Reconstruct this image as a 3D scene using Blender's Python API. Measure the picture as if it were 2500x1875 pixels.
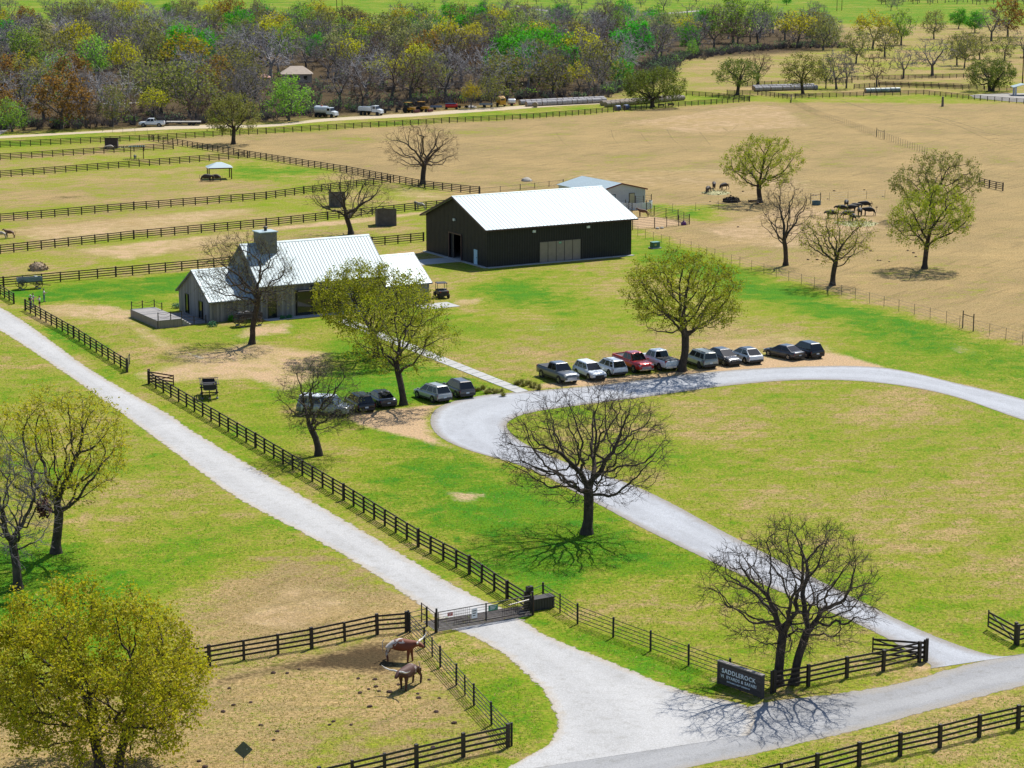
import bpy, bmesh, math, random
import numpy as np
from mathutils import Vector, Matrix

for o in list(bpy.data.objects):
    bpy.data.objects.remove(o)
SC = bpy.context.scene
COL = SC.collection
R = math.radians

# ------------------------------------------------------------------ camera
F_PX, Y_HOR, CAM_H = 5200.0, -165.0, 48.0          # in pixels of the 2500 px wide photograph
PITCH = math.atan((937.5 - Y_HOR) / F_PX)
cam = bpy.data.cameras.new('camera')
cam.sensor_fit = 'HORIZONTAL'; cam.sensor_width = 36.0
cam.lens = 36.0 * F_PX / 2500.0
cam.clip_start = 1.0; cam.clip_end = 20000.0
camo = bpy.data.objects.new('camera', cam); COL.objects.link(camo)
camo.location = (0, 0, CAM_H); camo.rotation_euler = (R(90) - PITCH, 0, 0)
SC.camera = camo

# ------------------------------------------------------------------ sky, sun, exposure
SUN_EL = 54.0
SUN_DIR = Vector((0.53, 0.85, 0)).normalized()       # horizontal direction towards the sun
SUN_AZ = math.degrees(math.atan2(SUN_DIR.x, SUN_DIR.y))
w = bpy.data.worlds.new('World'); SC.world = w; w.use_nodes = True
nt = w.node_tree; nt.nodes.clear()
sky = nt.nodes.new('ShaderNodeTexSky'); sky.sky_type = 'NISHITA'; sky.sun_disc = False
sky.sun_elevation = R(SUN_EL); sky.sun_rotation = R(SUN_AZ)
sky.air_density = 1.0; sky.dust_density = 0.6; sky.ozone_density = 3.0
bg = nt.nodes.new('ShaderNodeBackground'); bg.inputs[1].default_value = 0.10
wo = nt.nodes.new('ShaderNodeOutputWorld')
nt.links.new(sky.outputs[0], bg.inputs[0]); nt.links.new(bg.outputs[0], wo.inputs[0])
sl = bpy.data.lights.new('sun', 'SUN'); sl.energy = 4.8; sl.angle = R(0.53); sl.color = (1.0, 0.96, 0.88)
so = bpy.data.objects.new('sun', sl); COL.objects.link(so)
sd = Vector((SUN_DIR.x * math.cos(R(SUN_EL)), SUN_DIR.y * math.cos(R(SUN_EL)), math.sin(R(SUN_EL))))
so.rotation_euler = sd.to_track_quat('Z', 'Y').to_euler(); so.location = (60, 300, 200)
SC.view_settings.view_transform = 'Standard'; SC.view_settings.look = 'None'
SC.view_settings.exposure = 0.36; SC.view_settings.gamma = 1.0
SC.view_settings.use_curve_mapping = False
SC.render.engine = 'CYCLES'
SC.cycles.max_bounces = 4; SC.cycles.diffuse_bounces = 1; SC.cycles.glossy_bounces = 2
SC.cycles.transmission_bounces = 3; SC.cycles.transparent_max_bounces = 12
SC.render.resolution_x = 1024; SC.render.resolution_y = 768

# ------------------------------------------------------------------ pixel -> place
def ray(px, py):
    X = (px - 1250) / F_PX; Y = -(py - 937.5) / F_PX
    c, s = math.cos(PITCH), math.sin(PITCH)
    return Vector((X, c + s * Y, -s + c * Y))
CAMP = Vector((0, 0, CAM_H))
def G(px, py, z=0.0):
    d = ray(px, py); p = CAMP + d * ((z - CAM_H) / d.z); p.z = z
    return p
def WALL(o, u, px, py):
    n = Vector((-u.y, u.x, 0)); d = ray(px, py)
    q = CAMP + d * (((o - CAMP).dot(n)) / d.dot(n))
    return (q - o).dot(u), q.z
def HGT(bx, by, ty):
    b = G(bx, by); d = ray(bx, ty); q = CAMP + d * (b.y / d.y); return q.z
def PPM(py):
    return F_PX / (G(1250, py) - CAMP).length

# ------------------------------------------------------------------ materials
MATS = {}
def nodes_of(name):
    m = bpy.data.materials.new(name); m.use_nodes = True
    t = m.node_tree
    return m, t, t.nodes['Principled BSDF'], t.nodes['Material Output']
def N(t, typ, **kw):
    n = t.nodes.new('ShaderNode' + typ)
    for k, v in kw.items():
        setattr(n, k, v)
    return n
def noise(t, vec, scale, detail=3.0, rough=0.55, dist=0.0):
    n = N(t, 'TexNoise'); n.inputs['Scale'].default_value = scale; n.inputs['Detail'].default_value = detail
    n.inputs['Roughness'].default_value = rough; n.inputs['Distortion'].default_value = dist
    if vec is not None: t.links.new(vec, n.inputs['Vector'])
    return n.outputs['Fac']
def ramp(t, fac, a, b, ca=(0, 0, 0, 1), cb=(1, 1, 1, 1)):
    n = N(t, 'ValToRGB'); e = n.color_ramp.elements
    e[0].position = a; e[1].position = b; e[0].color = ca; e[1].color = cb
    t.links.new(fac, n.inputs[0]); return n.outputs[0]
def mixc(t, fac, a, b, blend='MIX'):
    n = N(t, 'Mix'); n.data_type = 'RGBA'; n.blend_type = blend
    for i, s in ((0, fac), (6, a), (7, b)):
        if isinstance(s, (int, float)): n.inputs[i].default_value = s
        elif isinstance(s, tuple): n.inputs[i].default_value = s if len(s) == 4 else s + (1,)
        else: t.links.new(s, n.inputs[i])
    return n.outputs[2]
def mth(t, op, a, b=None, clamp=False):
    n = N(t, 'Math', operation=op); n.use_clamp = clamp
    for i, s in ((0, a), (1, b)):
        if s is None: continue
        if isinstance(s, (int, float)): n.inputs[i].default_value = s
        else: t.links.new(s, n.inputs[i])
    return n.outputs[0]
def pos(t):
    return N(t, 'NewGeometry').outputs['Position']
def scaled(t, vec, s):
    n = N(t, 'Mapping'); n.inputs['Scale'].default_value = s
    t.links.new(vec, n.inputs[0]); return n.outputs[0]
def bump(t, bsdf, h, dist=0.02, strength=0.6):
    b = N(t, 'Bump'); b.inputs['Strength'].default_value = strength; b.inputs['Distance'].default_value = dist
    t.links.new(h, b.inputs['Height']); t.links.new(b.outputs[0], bsdf.inputs['Normal'])
def PM(name, c1, c2=None, scale=3.0, rough=0.7, metal=0.0, stretch=(1, 1, 1), bmp=0.0, coat=0.0, local=False, rnd=0.0, spec=0.5):
    "a plain procedural material: two tones broken up by noise"
    if name in MATS: return MATS[name]
    m, t, b, o = nodes_of(name)
    if c2 is None: c2 = tuple(x * 0.72 for x in c1)
    p = N(t, 'TexCoord').outputs['Object'] if local else pos(t)
    v = scaled(t, p, stretch)
    f = noise(t, v, scale, 4.0, 0.6)
    c = mixc(t, ramp(t, f, 0.32, 0.68), c1, c2)
    if rnd:
        oi = N(t, 'ObjectInfo').outputs['Random']
        c = mixc(t, mth(t, 'MULTIPLY', oi, rnd), c, tuple(x * 0.45 for x in c1))
    t.links.new(c, b.inputs['Base Color'])
    b.inputs['Roughness'].default_value = rough; b.inputs['Metallic'].default_value = metal
    b.inputs['Coat Weight'].default_value = coat; b.inputs['Coat Roughness'].default_value = 0.05
    b.inputs['Specular IOR Level'].default_value = spec
    if bmp: bump(t, b, f, bmp)
    MATS[name] = m; return m

# ------------------------------------------------------------------ meshes and objects
def link(o, parent=None):
    COL.objects.link(o)
    if parent is not None: o.parent = parent
    return o
def tag(o, label=None, cat=None, group=None, kind=None):
    if label: o['label'] = label
    if cat: o['category'] = cat
    if group: o['group'] = group
    if kind: o['kind'] = kind
    return o
def thing(name, label, cat, loc=(0, 0, 0), rz=0.0, group=None):
    o = bpy.data.objects.new(name, None); o.empty_display_size = 0.2; link(o)
    o.location = loc; o.rotation_euler = (0, 0, rz)
    return tag(o, label, cat, group)
def copy_tree(o, parent=None, loc=None, rz=None, label=None, scale=None):
    c = o.copy(); link(c, parent)
    for k in list(o.children): copy_tree(k, c)
    if loc is not None: c.location = loc
    if rz is not None: c.rotation_euler = (0, 0, rz)
    if label: c['label'] = label
    if scale is not None: c.scale = (scale,) * 3 if not hasattr(scale, '__len__') else scale
    return c
def mesh_np(name, V, Fa, mat=None, smooth=False):
    "V (n,3), Fa (m,k) of one polygon size"
    V = np.asarray(V, dtype=np.float32); Fa = np.asarray(Fa, dtype=np.int32)
    me = bpy.data.meshes.new(name)
    me.vertices.add(len(V)); me.vertices.foreach_set('co', V.ravel())
    n, k = Fa.shape
    me.loops.add(n * k); me.loops.foreach_set('vertex_index', Fa.ravel())
    me.polygons.add(n)
    me.polygons.foreach_set('loop_start', np.arange(0, n * k, k, dtype=np.int32))
    me.polygons.foreach_set('loop_total', np.full(n, k, dtype=np.int32))
    if smooth: me.polygons.foreach_set('use_smooth', np.ones(n, dtype=bool))
    me.update(calc_edges=True); me.validate()
    if mat:
        for q in (mat if isinstance(mat, (list, tuple)) else [mat]): me.materials.append(q)
    return me

class MB:
    "collects shapes, builds one mesh object"
    def __init__(s): s.v = []; s.f = []; s.m = []; s.cur = 0
    def add(s, vs, fs):
        n = len(s.v); s.v += [tuple(x) for x in vs]
        for f in fs: s.f.append([i + n for i in f]); s.m.append(s.cur)
        return s
    def box(s, c, d, rz=0.0, ry=0.0, rx=0.0):
        M = Matrix.Translation(c) @ Matrix.Rotation(rz, 4, 'Z') @ Matrix.Rotation(ry, 4, 'Y') @ Matrix.Rotation(rx, 4, 'X')
        vs = [M @ Vector((x * d[0] / 2, y * d[1] / 2, z * d[2] / 2)) for x in (-1, 1) for y in (-1, 1) for z in (-1, 1)]
        return s.add(vs, [(0, 1, 3, 2), (4, 6, 7, 5), (0, 4, 5, 1), (2, 3, 7, 6), (0, 2, 6, 4), (1, 5, 7, 3)])
    def bar(s, a, b, w_, h=None, up=(0, 0, 1)):
        a = Vector(a); b = Vector(b); h = h or w_; d = (b - a)
        x = d.normalized(); y = Vector(up).cross(x)
        if y.length < 1e-4: y = Vector((0, 1, 0)).cross(x)
        y.normalize(); z = x.cross(y)
        vs = [p + y * (i * w_ / 2) + z * (j * h / 2) for p in (a, b) for i in (-1, 1) for j in (-1, 1)]
        return s.add(vs, [(0, 1, 3, 2), (4, 6, 7, 5), (0, 4, 5, 1), (2, 3, 7, 6), (0, 2, 6, 4), (1, 5, 7, 3)])
    def tube(s, a, b, r0, r1=None, n=8, cap=True):
        a = Vector(a); b = Vector(b); r1 = r0 if r1 is None else r1
        x = (b - a).normalized(); y = x.orthogonal().normalized(); z = x.cross(y)
        vs = []
        for p, r in ((a, r0), (b, r1)):
            for i in range(n):
                q = 2 * math.pi * i / n; vs.append(p + y * (math.cos(q) * r) + z * (math.sin(q) * r))
        fs = [(i, (i + 1) % n, n + (i + 1) % n, n + i) for i in range(n)]
        if cap: fs += [tuple(range(n))[::-1], tuple(range(n, 2 * n))]
        return s.add(vs, fs)
    def path(s, pts, r, n=6):
        for i in range(len(pts) - 1): s.tube(pts[i], pts[i + 1], r, r, n)
        return s
    def lathe(s, prof, c=(0, 0, 0), n=16, axis='Z', cap=True):
        vs = []; c = Vector(c)
        for r, h in prof:
            for i in range(n):
                q = 2 * math.pi * i / n; a, b_ = r * math.cos(q), r * math.sin(q)
                vs.append(c + (Vector((a, b_, h)) if axis == 'Z' else Vector((h, a, b_)) if axis == 'X' else Vector((a, h, b_))))
        k = len(prof)
        fs = [(j * n + i, j * n + (i + 1) % n, (j + 1) * n + (i + 1) % n, (j + 1) * n + i) for j in range(k - 1) for i in range(n)]
        if cap: fs += [tuple(range(n)), tuple(range((k - 1) * n, k * n))]
        return s.add(vs, fs)
    def prism(s, poly, a, b, axis='X'):
        "poly in the plane across the axis, extruded from a to b"
        def P(q, h): return (h, q[0], q[1]) if axis == 'X' else (q[0], h, q[1]) if axis == 'Y' else (q[0], q[1], h)
        n = len(poly); vs = [P(q, a) for q in poly] + [P(q, b) for q in poly]
        fs = [tuple(range(n)), tuple(range(n, 2 * n))[::-1]] + [(i, n + i, n + (i + 1) % n, (i + 1) % n) for i in range(n)]
        return s.add(vs, fs)
    def hexa(s, p):
        return s.add(p, [(0, 1, 2, 3), (4, 7, 6, 5), (0, 4, 5, 1), (1, 5, 6, 2), (2, 6, 7, 3), (3, 7, 4, 0)])
    def pane(s, q, th=0.012, shrink=0.0, lift=0.006):
        q = [Vector(x) for x in q]; c = sum(q, Vector()) / 4
        q = [x + (c - x).normalized() * shrink for x in q]
        n = (q[1] - q[0]).cross(q[3] - q[0]).normalized()
        return s.hexa([x + n * lift for x in q] + [x - n * th for x in q])
    def mesh(s, name, mats, smooth=False):
        me = bpy.data.meshes.new(name); me.from_pydata(s.v, [], s.f)
        for q in (mats if isinstance(mats, (list, tuple)) else [mats]): me.materials.append(q)
        me.polygons.foreach_set('material_index', s.m)
        bm = bmesh.new(); bm.from_mesh(me); bmesh.ops.recalc_face_normals(bm, faces=bm.faces[:]); bm.to_mesh(me); bm.free()
        if smooth: me.polygons.foreach_set('use_smooth', [True] * len(s.f))
        me.update(); return me
    def build(s, name, mats, parent=None, loc=None, rz=None, smooth=False, bevel=0.0):
        o = bpy.data.objects.new(name, s.mesh(name, mats, smooth)); link(o, parent)
        if loc is not None: o.location = loc
        if rz is not None: o.rotation_euler = (0, 0, rz)
        if bevel:
            md = o.modifiers.new('bevel', 'BEVEL'); md.width = bevel; md.segments = 2; md.limit_method = 'ANGLE'
        return o
UNIT = {}
def unit(kind, mat):
    k = (kind, mat.name)
    if k not in UNIT:
        b = MB()
        if kind == 'post': b.box((0, 0, .5), (1, 1, 1))
        elif kind == 'rail': b.box((0, 0, 0), (1, 1, 1))
        elif kind == 'pipe_post': b.tube((0, 0, 0), (0, 0, 1), .5, n=8)
        elif kind == 'pipe_rail': b.tube((-.5, 0, 0), (.5, 0, 0), .5, n=6)
        UNIT[k] = b.mesh(kind, mat)
    return UNIT[k]
def inst(name, me, parent, loc, scale=(1, 1, 1), rot=(0, 0, 0)):
    o = bpy.data.objects.new(name, me); link(o, parent)
    o.location = loc; o.scale = scale; o.rotation_euler = rot
    return o
def resample(pts, n):
    P = np.array([tuple(p)[:2] for p in pts], dtype=float)
    # Catmull-Rom then even spacing
    Q = np.vstack([2 * P[0] - P[1], P, 2 * P[-1] - P[-2]]); out = []
    for i in range(1, len(Q) - 2):
        t = np.linspace(0, 1, 12, endpoint=False)[:, None]
        a, b, c, d = Q[i - 1], Q[i], Q[i + 1], Q[i + 2]
        out.append(.5 * ((2 * b) + (c - a) * t + (2 * a - 5 * b + 4 * c - d) * t ** 2 + (3 * b - a - 3 * c + d) * t ** 3))
    out.append(Q[-2][None]); P = np.vstack(out)
    s = np.r_[0, np.cumsum(np.linalg.norm(np.diff(P, axis=0), axis=1))]
    x = np.linspace(0, s[-1], n)
    return np.c_[np.interp(x, s, P[:, 0]), np.interp(x, s, P[:, 1])]
# ================================================================== ground
POLYS = [
 # (channel, value, feather m, polygon in photo pixels)
 ('g', 0.55, 1, None),
 ('g', 0.70, 25, [(-900, 95), (3400, 95), (3400, -120), (-900, -120)]),
 ('g', 0.30, 25, [(-900, 330), (300, 318), (900, 285), (1500, 240), (1660, 150), (1900, 120), (2600, 110), (3400, 100), (3400, 60), (-900, 60)]),
 ('g', 0.34, 8, [(1640, 155), (1900, 125), (3300, 110), (3300, 250), (2500, 240), (2250, 228), (1930, 238), (1690, 232)]),
 ('g', 0.60, 6, [(-900, 345), (0, 322), (700, 318), (1300, 268), (1700, 238), (1830, 245), (1428, 281), (925, 309), (364, 343), (-900, 395)]),
 ('g', 0.13, 4, [(364, 343), (925, 311), (1428, 281), (1830, 249), (2500, 254), (3400, 290), (3400, 1100), (2500, 846), (2088, 732), (1895, 678), (1690, 613), (1545, 560), (1300, 480), (1170, 474), (1037, 459), (650, 392)]),
 ('g', 0.40, 5, [(-900, 395), (0, 360), (364, 343), (650, 392), (1037, 459), (1170, 474), (1090, 507), (1034, 589), (908, 601), (560, 650), (0, 703), (-900, 770)]),
 ('g', 0.72, 6, [(560, 395), (800, 410), (760, 445), (560, 440)]),
 ('g', 0.75, 5, [(1560, 500), (1760, 500), (1750, 540), (1600, 530)]),
 ('g', 0.85, 3, [(0, 715), (560, 655), (560, 700), (300, 730), (60, 745)]),
 ('g', 0.85, 3, [(60, 790), (160, 800), (300, 890), (290, 905), (180, 850)]),
 ('g', 0.82, 7, [(1200, 670), (1300, 690), (1380, 735), (1330, 760), (1180, 740)]),
 ('g', 0.85, 6, [(1560, 560), (1700, 620), (1900, 690), (2300, 795), (2560, 870), (2560, 960), (2300, 880), (2050, 780), (1800, 720), (1600, 640)]),
 ('g', 0.42, 6, [(1240, 780), (1500, 790), (1900, 770), (2050, 840), (1600, 880), (1330, 900), (1160, 800)]),
 ('g', 0.52, 5, [(1300, 1000), (1600, 950), (1978, 932), (2300, 965), (2700, 1080), (2700, 1800), (2300, 1560), (1800, 1310), (1390, 1130), (1260, 1060)]),
 ('g', 0.75, 3, [(820, 830), (960, 850), (1240, 960), (1060, 985), (760, 990), (780, 900)]),
 ('g', 0.50, 4, [(370, 950), (760, 990), (900, 1060), (900, 1170), (640, 1090)]),
 ('g', 0.80, 4, [(950, 1050), (1130, 1110), (1412, 1215), (1700, 1370), (1700, 1480), (1330, 1470), (1150, 1380), (900, 1220)]),
 ('g', 0.52, 4, [(1310, 1480), (1500, 1400), (2000, 1500), (2150, 1560), (1900, 1690), (1500, 1555)]),
 ('g', 0.56, 6, [(-600, 850), (0, 815), (271, 1010), (542, 1212), (780, 1345), (600, 1560), (-600, 1730)]),
 ('g', 0.85, 5, [(-400, 1330), (200, 1320), (360, 1470), (330, 1560), (-400, 1600)]),
 ('g', 0.16, 4, [(420, 1540), (560, 1420), (700, 1350), (850, 1385), (985, 1470), (985, 1535), (700, 1590), (430, 1630)]),
 ('g', 0.33, 2, [(-600, 1810), (0, 1711), (992, 1544), (1249, 1821), (780, 1935), (0, 2150), (-600, 2150)]),
 ('g', 0.60, 2, [(1040, 1575), (1130, 1560), (1300, 1690), (1340, 1770), (1320, 1812), (1255, 1830)]),
 ('g', 0.80, 2, [(1290, 1500), (1560, 1600), (1780, 1680), (1730, 1690), (1520, 1605), (1300, 1520)]),
 ('g', 0.55, 3, [(1700, 1880), (2144, 1790), (2600, 1690), (2700, 2100), (1500, 2100)]),
 ('d', 0.0, 1, None),
 ('d', 0.55, 5, [(-20, 560), (500, 510), (640, 505), (640, 520), (450, 560), (100, 600)]),
 ('d', 0.55, 4, [(130, 612), (460, 575), (640, 560), (620, 590), (300, 640)]),
 ('d', 0.6, 3, [(640, 555), (1020, 516), (1090, 508), (1090, 516), (900, 545), (640, 568)]),
 ('d', 0.5, 6, [(950, 448), (1150, 478), (1120, 500), (940, 480)]),
 ('d', 0.5, 6, [(1490, 300), (1840, 252), (1930, 260), (2000, 310), (1700, 330)]),
 ('d', 0.42, 10, [(1180, 420), (1900, 400), (2100, 470), (1800, 490), (1500, 460)]),
 ('d', 0.75, 2, [(1545, 562), (1683, 549), (1655, 537), (1597, 527), (1540, 530)]),
 ('d', 0.5, 4, [(1690, 560), (1900, 500), (2160, 500), (2180, 560), (1950, 610), (1780, 600)]),
 ('d', 0.62, 3, [(60, 745), (180, 738), (340, 760), (300, 790), (110, 775)]),
 ('d', 0.62, 3, [(230, 745), (270, 745), (470, 860), (620, 830), (820, 860), (840, 900), (700, 960), (600, 930), (470, 935), (350, 940), (310, 912), (420, 885)]),
 ('d', 0.55, 2, [(600, 790), (720, 785), (720, 815), (560, 830)]),
 ('d', 0.85, 2.0, [(800, 1000), (880, 1005), (1080, 985), (1045, 1023), (1062, 1068), (1140, 1105), (1010, 1072), (880, 1040)]),
 ('d', 0.85, 2.0, [(1290, 952), (1330, 935), (1700, 900), (1850, 860), (2000, 850), (2190, 905), (2147, 898), (1921, 897), (1695, 914), (1469, 942)]),
 ('d', 0.5, 4, [(1700, 830), (1950, 800), (2060, 850), (1900, 880), (1700, 890)]),
 ('d', 0.55, 2, [(2310, 830), (2400, 850), (2400, 875), (2310, 860)]),
 ('d', 0.35, 4, [(1270, 780), (1500, 800), (1460, 830), (1260, 815)]),
 ('d', 0.6, 1.5, [(1080, 1195), (1190, 1205), (1170, 1235), (1090, 1225)]),
 ('d', 0.6, 1.5, [(1100, 730), (1190, 725), (1180, 745), (1100, 750)]),
 ('d', 0.6, 1.2, [(1728, 1650), (1765, 1652), (1760, 1672), (1715, 1672)]),
 ('d', 0.8, 1.0, [(2225, 1625), (2262, 1618), (2280, 1630), (2262, 1642), (2230, 1640)]),
 ('d', 0.7, 1.0, [(2425, 1545), (2470, 1560), (2476, 1572), (2440, 1560)]),
 ('d', 0.45, 4, [(460, 1530), (700, 1400), (860, 1430), (960, 1500), (700, 1570)]),
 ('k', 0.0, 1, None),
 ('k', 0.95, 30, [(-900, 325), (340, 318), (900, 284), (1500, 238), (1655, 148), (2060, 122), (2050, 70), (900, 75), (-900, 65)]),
 ('k', 0.85, 2.2, [(560, 1648), (760, 1600), (920, 1562), (1005, 1562), (1020, 1600), (945, 1650), (850, 1640), (690, 1640), (480, 1690)]),
 ('k', 0.5, 4, [(110, 478), (215, 474), (215, 486), (110, 492)]),
 ('k', 0.45, 5, [(1350, 800), (1490, 792), (1470, 806), (1330, 815)]),
]
def sdist(P, poly):
    "signed distance of points to polygon (positive inside)"
    q = np.array(poly); n = len(q); d = np.full(len(P), 1e9); ins = np.zeros(len(P), bool)
    for i in range(n):
        a, b = q[i], q[(i + 1) % n]; e = b - a; w_ = P - a
        t = np.clip((w_ @ e) / max(e @ e, 1e-9), 0, 1)
        d = np.minimum(d, np.linalg.norm(w_ - t[:, None] * e, axis=1))
        c = (a[1] > P[:, 1]) != (b[1] > P[:, 1])
        if abs(e[1]) > 1e-9: ins ^= c & (P[:, 0] < a[0] + (P[:, 1] - a[1]) * e[0] / e[1])
    return np.where(ins, d, -d)
def field(P):
    out = {}
    for ch, v, fe, poly in POLYS:
        if poly is None: out[ch] = np.full(len(P), v); continue
        w_ = [tuple(G(*q))[:2] for q in poly]
        a = np.array(w_); lo = a.min(0) - fe; hi = a.max(0) + fe
        k = np.where(((P > lo) & (P < hi)).all(1))[0]
        if not len(k): continue
        s = np.clip(sdist(P[k], w_) / (2 * fe) + .5, 0, 1); s = s * s * (3 - 2 * s)
        out[ch][k] = out[ch][k] * (1 - s) + v * s
    return out
dist = np.r_[np.linspace(5, 95, 10), np.geomspace(98, 1700, 560), np.geomspace(1800, 9000, 14)]
tx = np.r_[-3.5, -2, -1.2, -.7, -.45, np.linspace(-.32, .32, 250), .45, .7, 1.2, 2, 3.5]
DD, TT = np.meshgrid(dist, tx, indexing='ij')
GP = np.c_[(DD * TT).ravel(), DD.ravel()]
fl = field(GP)
ii = np.arange(len(dist) * len(tx)).reshape(len(dist), len(tx))
GF = np.c_[ii[:-1, :-1].ravel(), ii[:-1, 1:].ravel(), ii[1:, 1:].ravel(), ii[1:, :-1].ravel()]

def diag(t, p):
    r = N(t, 'VectorRotate'); r.rotation_type = 'Z_AXIS'; r.inputs['Angle'].default_value = R(35); t.links.new(p, r.inputs['Vector'])
    return scaled(t, r.outputs[0], (.9, .09, 1))
def ground_mat():
    m, t, b, o = nodes_of('pasture ground')
    p = pos(t)
    def at(n): a = N(t, 'Attribute'); a.attribute_name = n; return a.outputs['Fac']
    g, d, k = at('green'), at('dirt'), at('soil')
    n0 = noise(t, p, .018, 3); n1 = noise(t, p, .06, 4, .6, .4); n2 = noise(t, p, .42, 4, .65, .6); n3 = noise(t, p, 2.6, 3, .7); n4 = noise(t, p, 11, 2, .7)
    st = noise(t, scaled(t, p, (.10, 1.1, 1)), 1.0, 3, .6, .5)     # drag and mowing streaks across
    sd_ = noise(t, diag(t, p), 1.0, 3, .6, .4)
    def cen(x, a): return mth(t, 'MULTIPLY', mth(t, 'SUBTRACT', x, .5), a)
    s = g
    for x, a in ((n0, .60), (n1, 1.05), (n2, .95), (n3, .60), (n4, .42), (st, .45), (sd_, .40)): s = mth(t, 'ADD', s, cen(x, a))
    lime = mixc(t, ramp(t, n2, .35, .68), (.120, .225, .006), (.250, .285, .008))
    deep = mixc(t, ramp(t, n1, .3, .7), (.028, .165, .005), (.080, .225, .007))
    green = mixc(t, ramp(t, mth(t, 'ADD', mth(t, 'ADD', g, cen(n1, .9)), mth(t, 'ADD', cen(n2, 1.3), cen(n3, .5))), .56, .94), lime, deep)
    straw = mixc(t, ramp(t, n1, .35, .65), (.470, .325, .145), (.300, .215, .105))
    straw = mixc(t, ramp(t, st, .4, .7), straw, (.33, .25, .115))
    straw = mixc(t, ramp(t, sd_, .52, .75), straw, (.24, .175, .085))
    dry = mixc(t, ramp(t, n3, .45, .8), straw, (.22, .155, .055))
    dry = mixc(t, ramp(t, n2, .56, .8), dry, (.46, .33, .15))
    mid_ = mixc(t, ramp(t, n3, .35, .7), (.310, .295, .040), (.205, .228, .028))
    gm_lo = ramp(t, s, .26, .50); gm = ramp(t, s, .48, .74)
    col = mixc(t, gm, mixc(t, gm_lo, dry, mid_), green)
    dd = mth(t, 'ADD', mth(t, 'ADD', d, cen(n2, .8)), mth(t, 'ADD', cen(n1, .5), mth(t, 'ADD', cen(n3, .45), cen(n4, .25))))
    dirt = mixc(t, ramp(t, n3, .3, .7), (.55, .36, .20), (.47, .34, .21))
    col = mixc(t, ramp(t, dd, .40, .66), col, dirt)
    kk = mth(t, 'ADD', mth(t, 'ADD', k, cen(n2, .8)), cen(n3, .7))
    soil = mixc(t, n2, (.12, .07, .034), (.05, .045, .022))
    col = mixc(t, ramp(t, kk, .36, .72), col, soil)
    fine = mth(t, 'ADD', mth(t, 'MULTIPLY', n4, .45), mth(t, 'MULTIPLY', noise(t, p, 4.5, 3, .75), .65))
    col = mixc(t, 1.0, col, ramp(t, fine, .36, .70, (.36, .37, .36, 1), (1.32, 1.32, 1.30, 1)), 'MULTIPLY')
    t.links.new(col, b.inputs['Base Color'])
    b.inputs['Roughness'].default_value = 0.95; b.inputs['Specular IOR Level'].default_value = 0.08
    bump(t, b, mth(t, 'ADD', mth(t, 'MULTIPLY', n3, 1.0), mth(t, 'MULTIPLY', n4, .5)), 0.16, 0.75)
    return m
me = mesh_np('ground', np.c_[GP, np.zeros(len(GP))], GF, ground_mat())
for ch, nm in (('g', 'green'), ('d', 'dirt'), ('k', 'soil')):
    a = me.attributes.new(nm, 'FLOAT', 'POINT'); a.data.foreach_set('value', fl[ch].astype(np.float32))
tag(link(bpy.data.objects.new('ground', me)), kind='structure')

# ------------------------------------------------------------------ roads: ribbons with ragged edges
def road_mat(name, ca, cb, cc, track=0.35, rag=1.0, stones=26.0, edgecol=None):
    m, t, b, o = nodes_of(name)
    p = pos(t)
    def at(n): a = N(t, 'Attribute'); a.attribute_name = n; return a.outputs['Fac']
    e, u = at('edge'), at('across')
    n1 = noise(t, p, .16, 4, .6, .5); n2 = noise(t, p, 1.3, 4, .65); n3 = noise(t, p, 7, 3, .7); n4 = noise(t, p, stones, 2, .7)
    c = mixc(t, ramp(t, n1, .35, .65), ca, cb)
    c = mixc(t, ramp(t, n2, .5, .78), c, cc)
    # wheel tracks: packed, paler lanes along the road
    wv = mth(t, 'SINE', mth(t, 'MULTIPLY', mth(t, 'ADD', u, mth(t, 'MULTIPLY', n1, .08)), 6.2832 * 2.0))
    c = mixc(t, mth(t, 'MULTIPLY', ramp(t, mth(t, 'ADD', wv, mth(t, 'MULTIPLY', n2, .8)), .2, 1.0), track), c, tuple(min(1, x * 1.14) for x in ca))
    if edgecol:
        c = mixc(t, ramp(t, mth(t, 'ADD', e, mth(t, 'MULTIPLY', n2, -1.2)), .0, 1.1, (1, 1, 1, 1), (0, 0, 0, 1)), c, edgecol)
    sp = ramp(t, mth(t, 'ADD', mth(t, 'MULTIPLY', n4, .6), mth(t, 'MULTIPLY', n3, .4)), .36, .64, (.70, .70, .70, 1), (1.14, 1.14, 1.14, 1))
    c = mixc(t, 1.0, c, sp, 'MULTIPLY')
    t.links.new(c, b.inputs['Base Color'])
    b.inputs['Roughness'].default_value = 0.9; b.inputs['Specular IOR Level'].default_value = 0.2
    bump(t, b, mth(t, 'ADD', n3, n4), 0.03, 0.5)
    al = ramp(t, mth(t, 'SUBTRACT', e, mth(t, 'MULTIPLY', mth(t, 'ADD', mth(t, 'MULTIPLY', n2, 1.1), mth(t, 'MULTIPLY', n3, .5)), rag)), -.42 * rag, .10)
    t.links.new(al, b.inputs['Alpha'])
    return m
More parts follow.
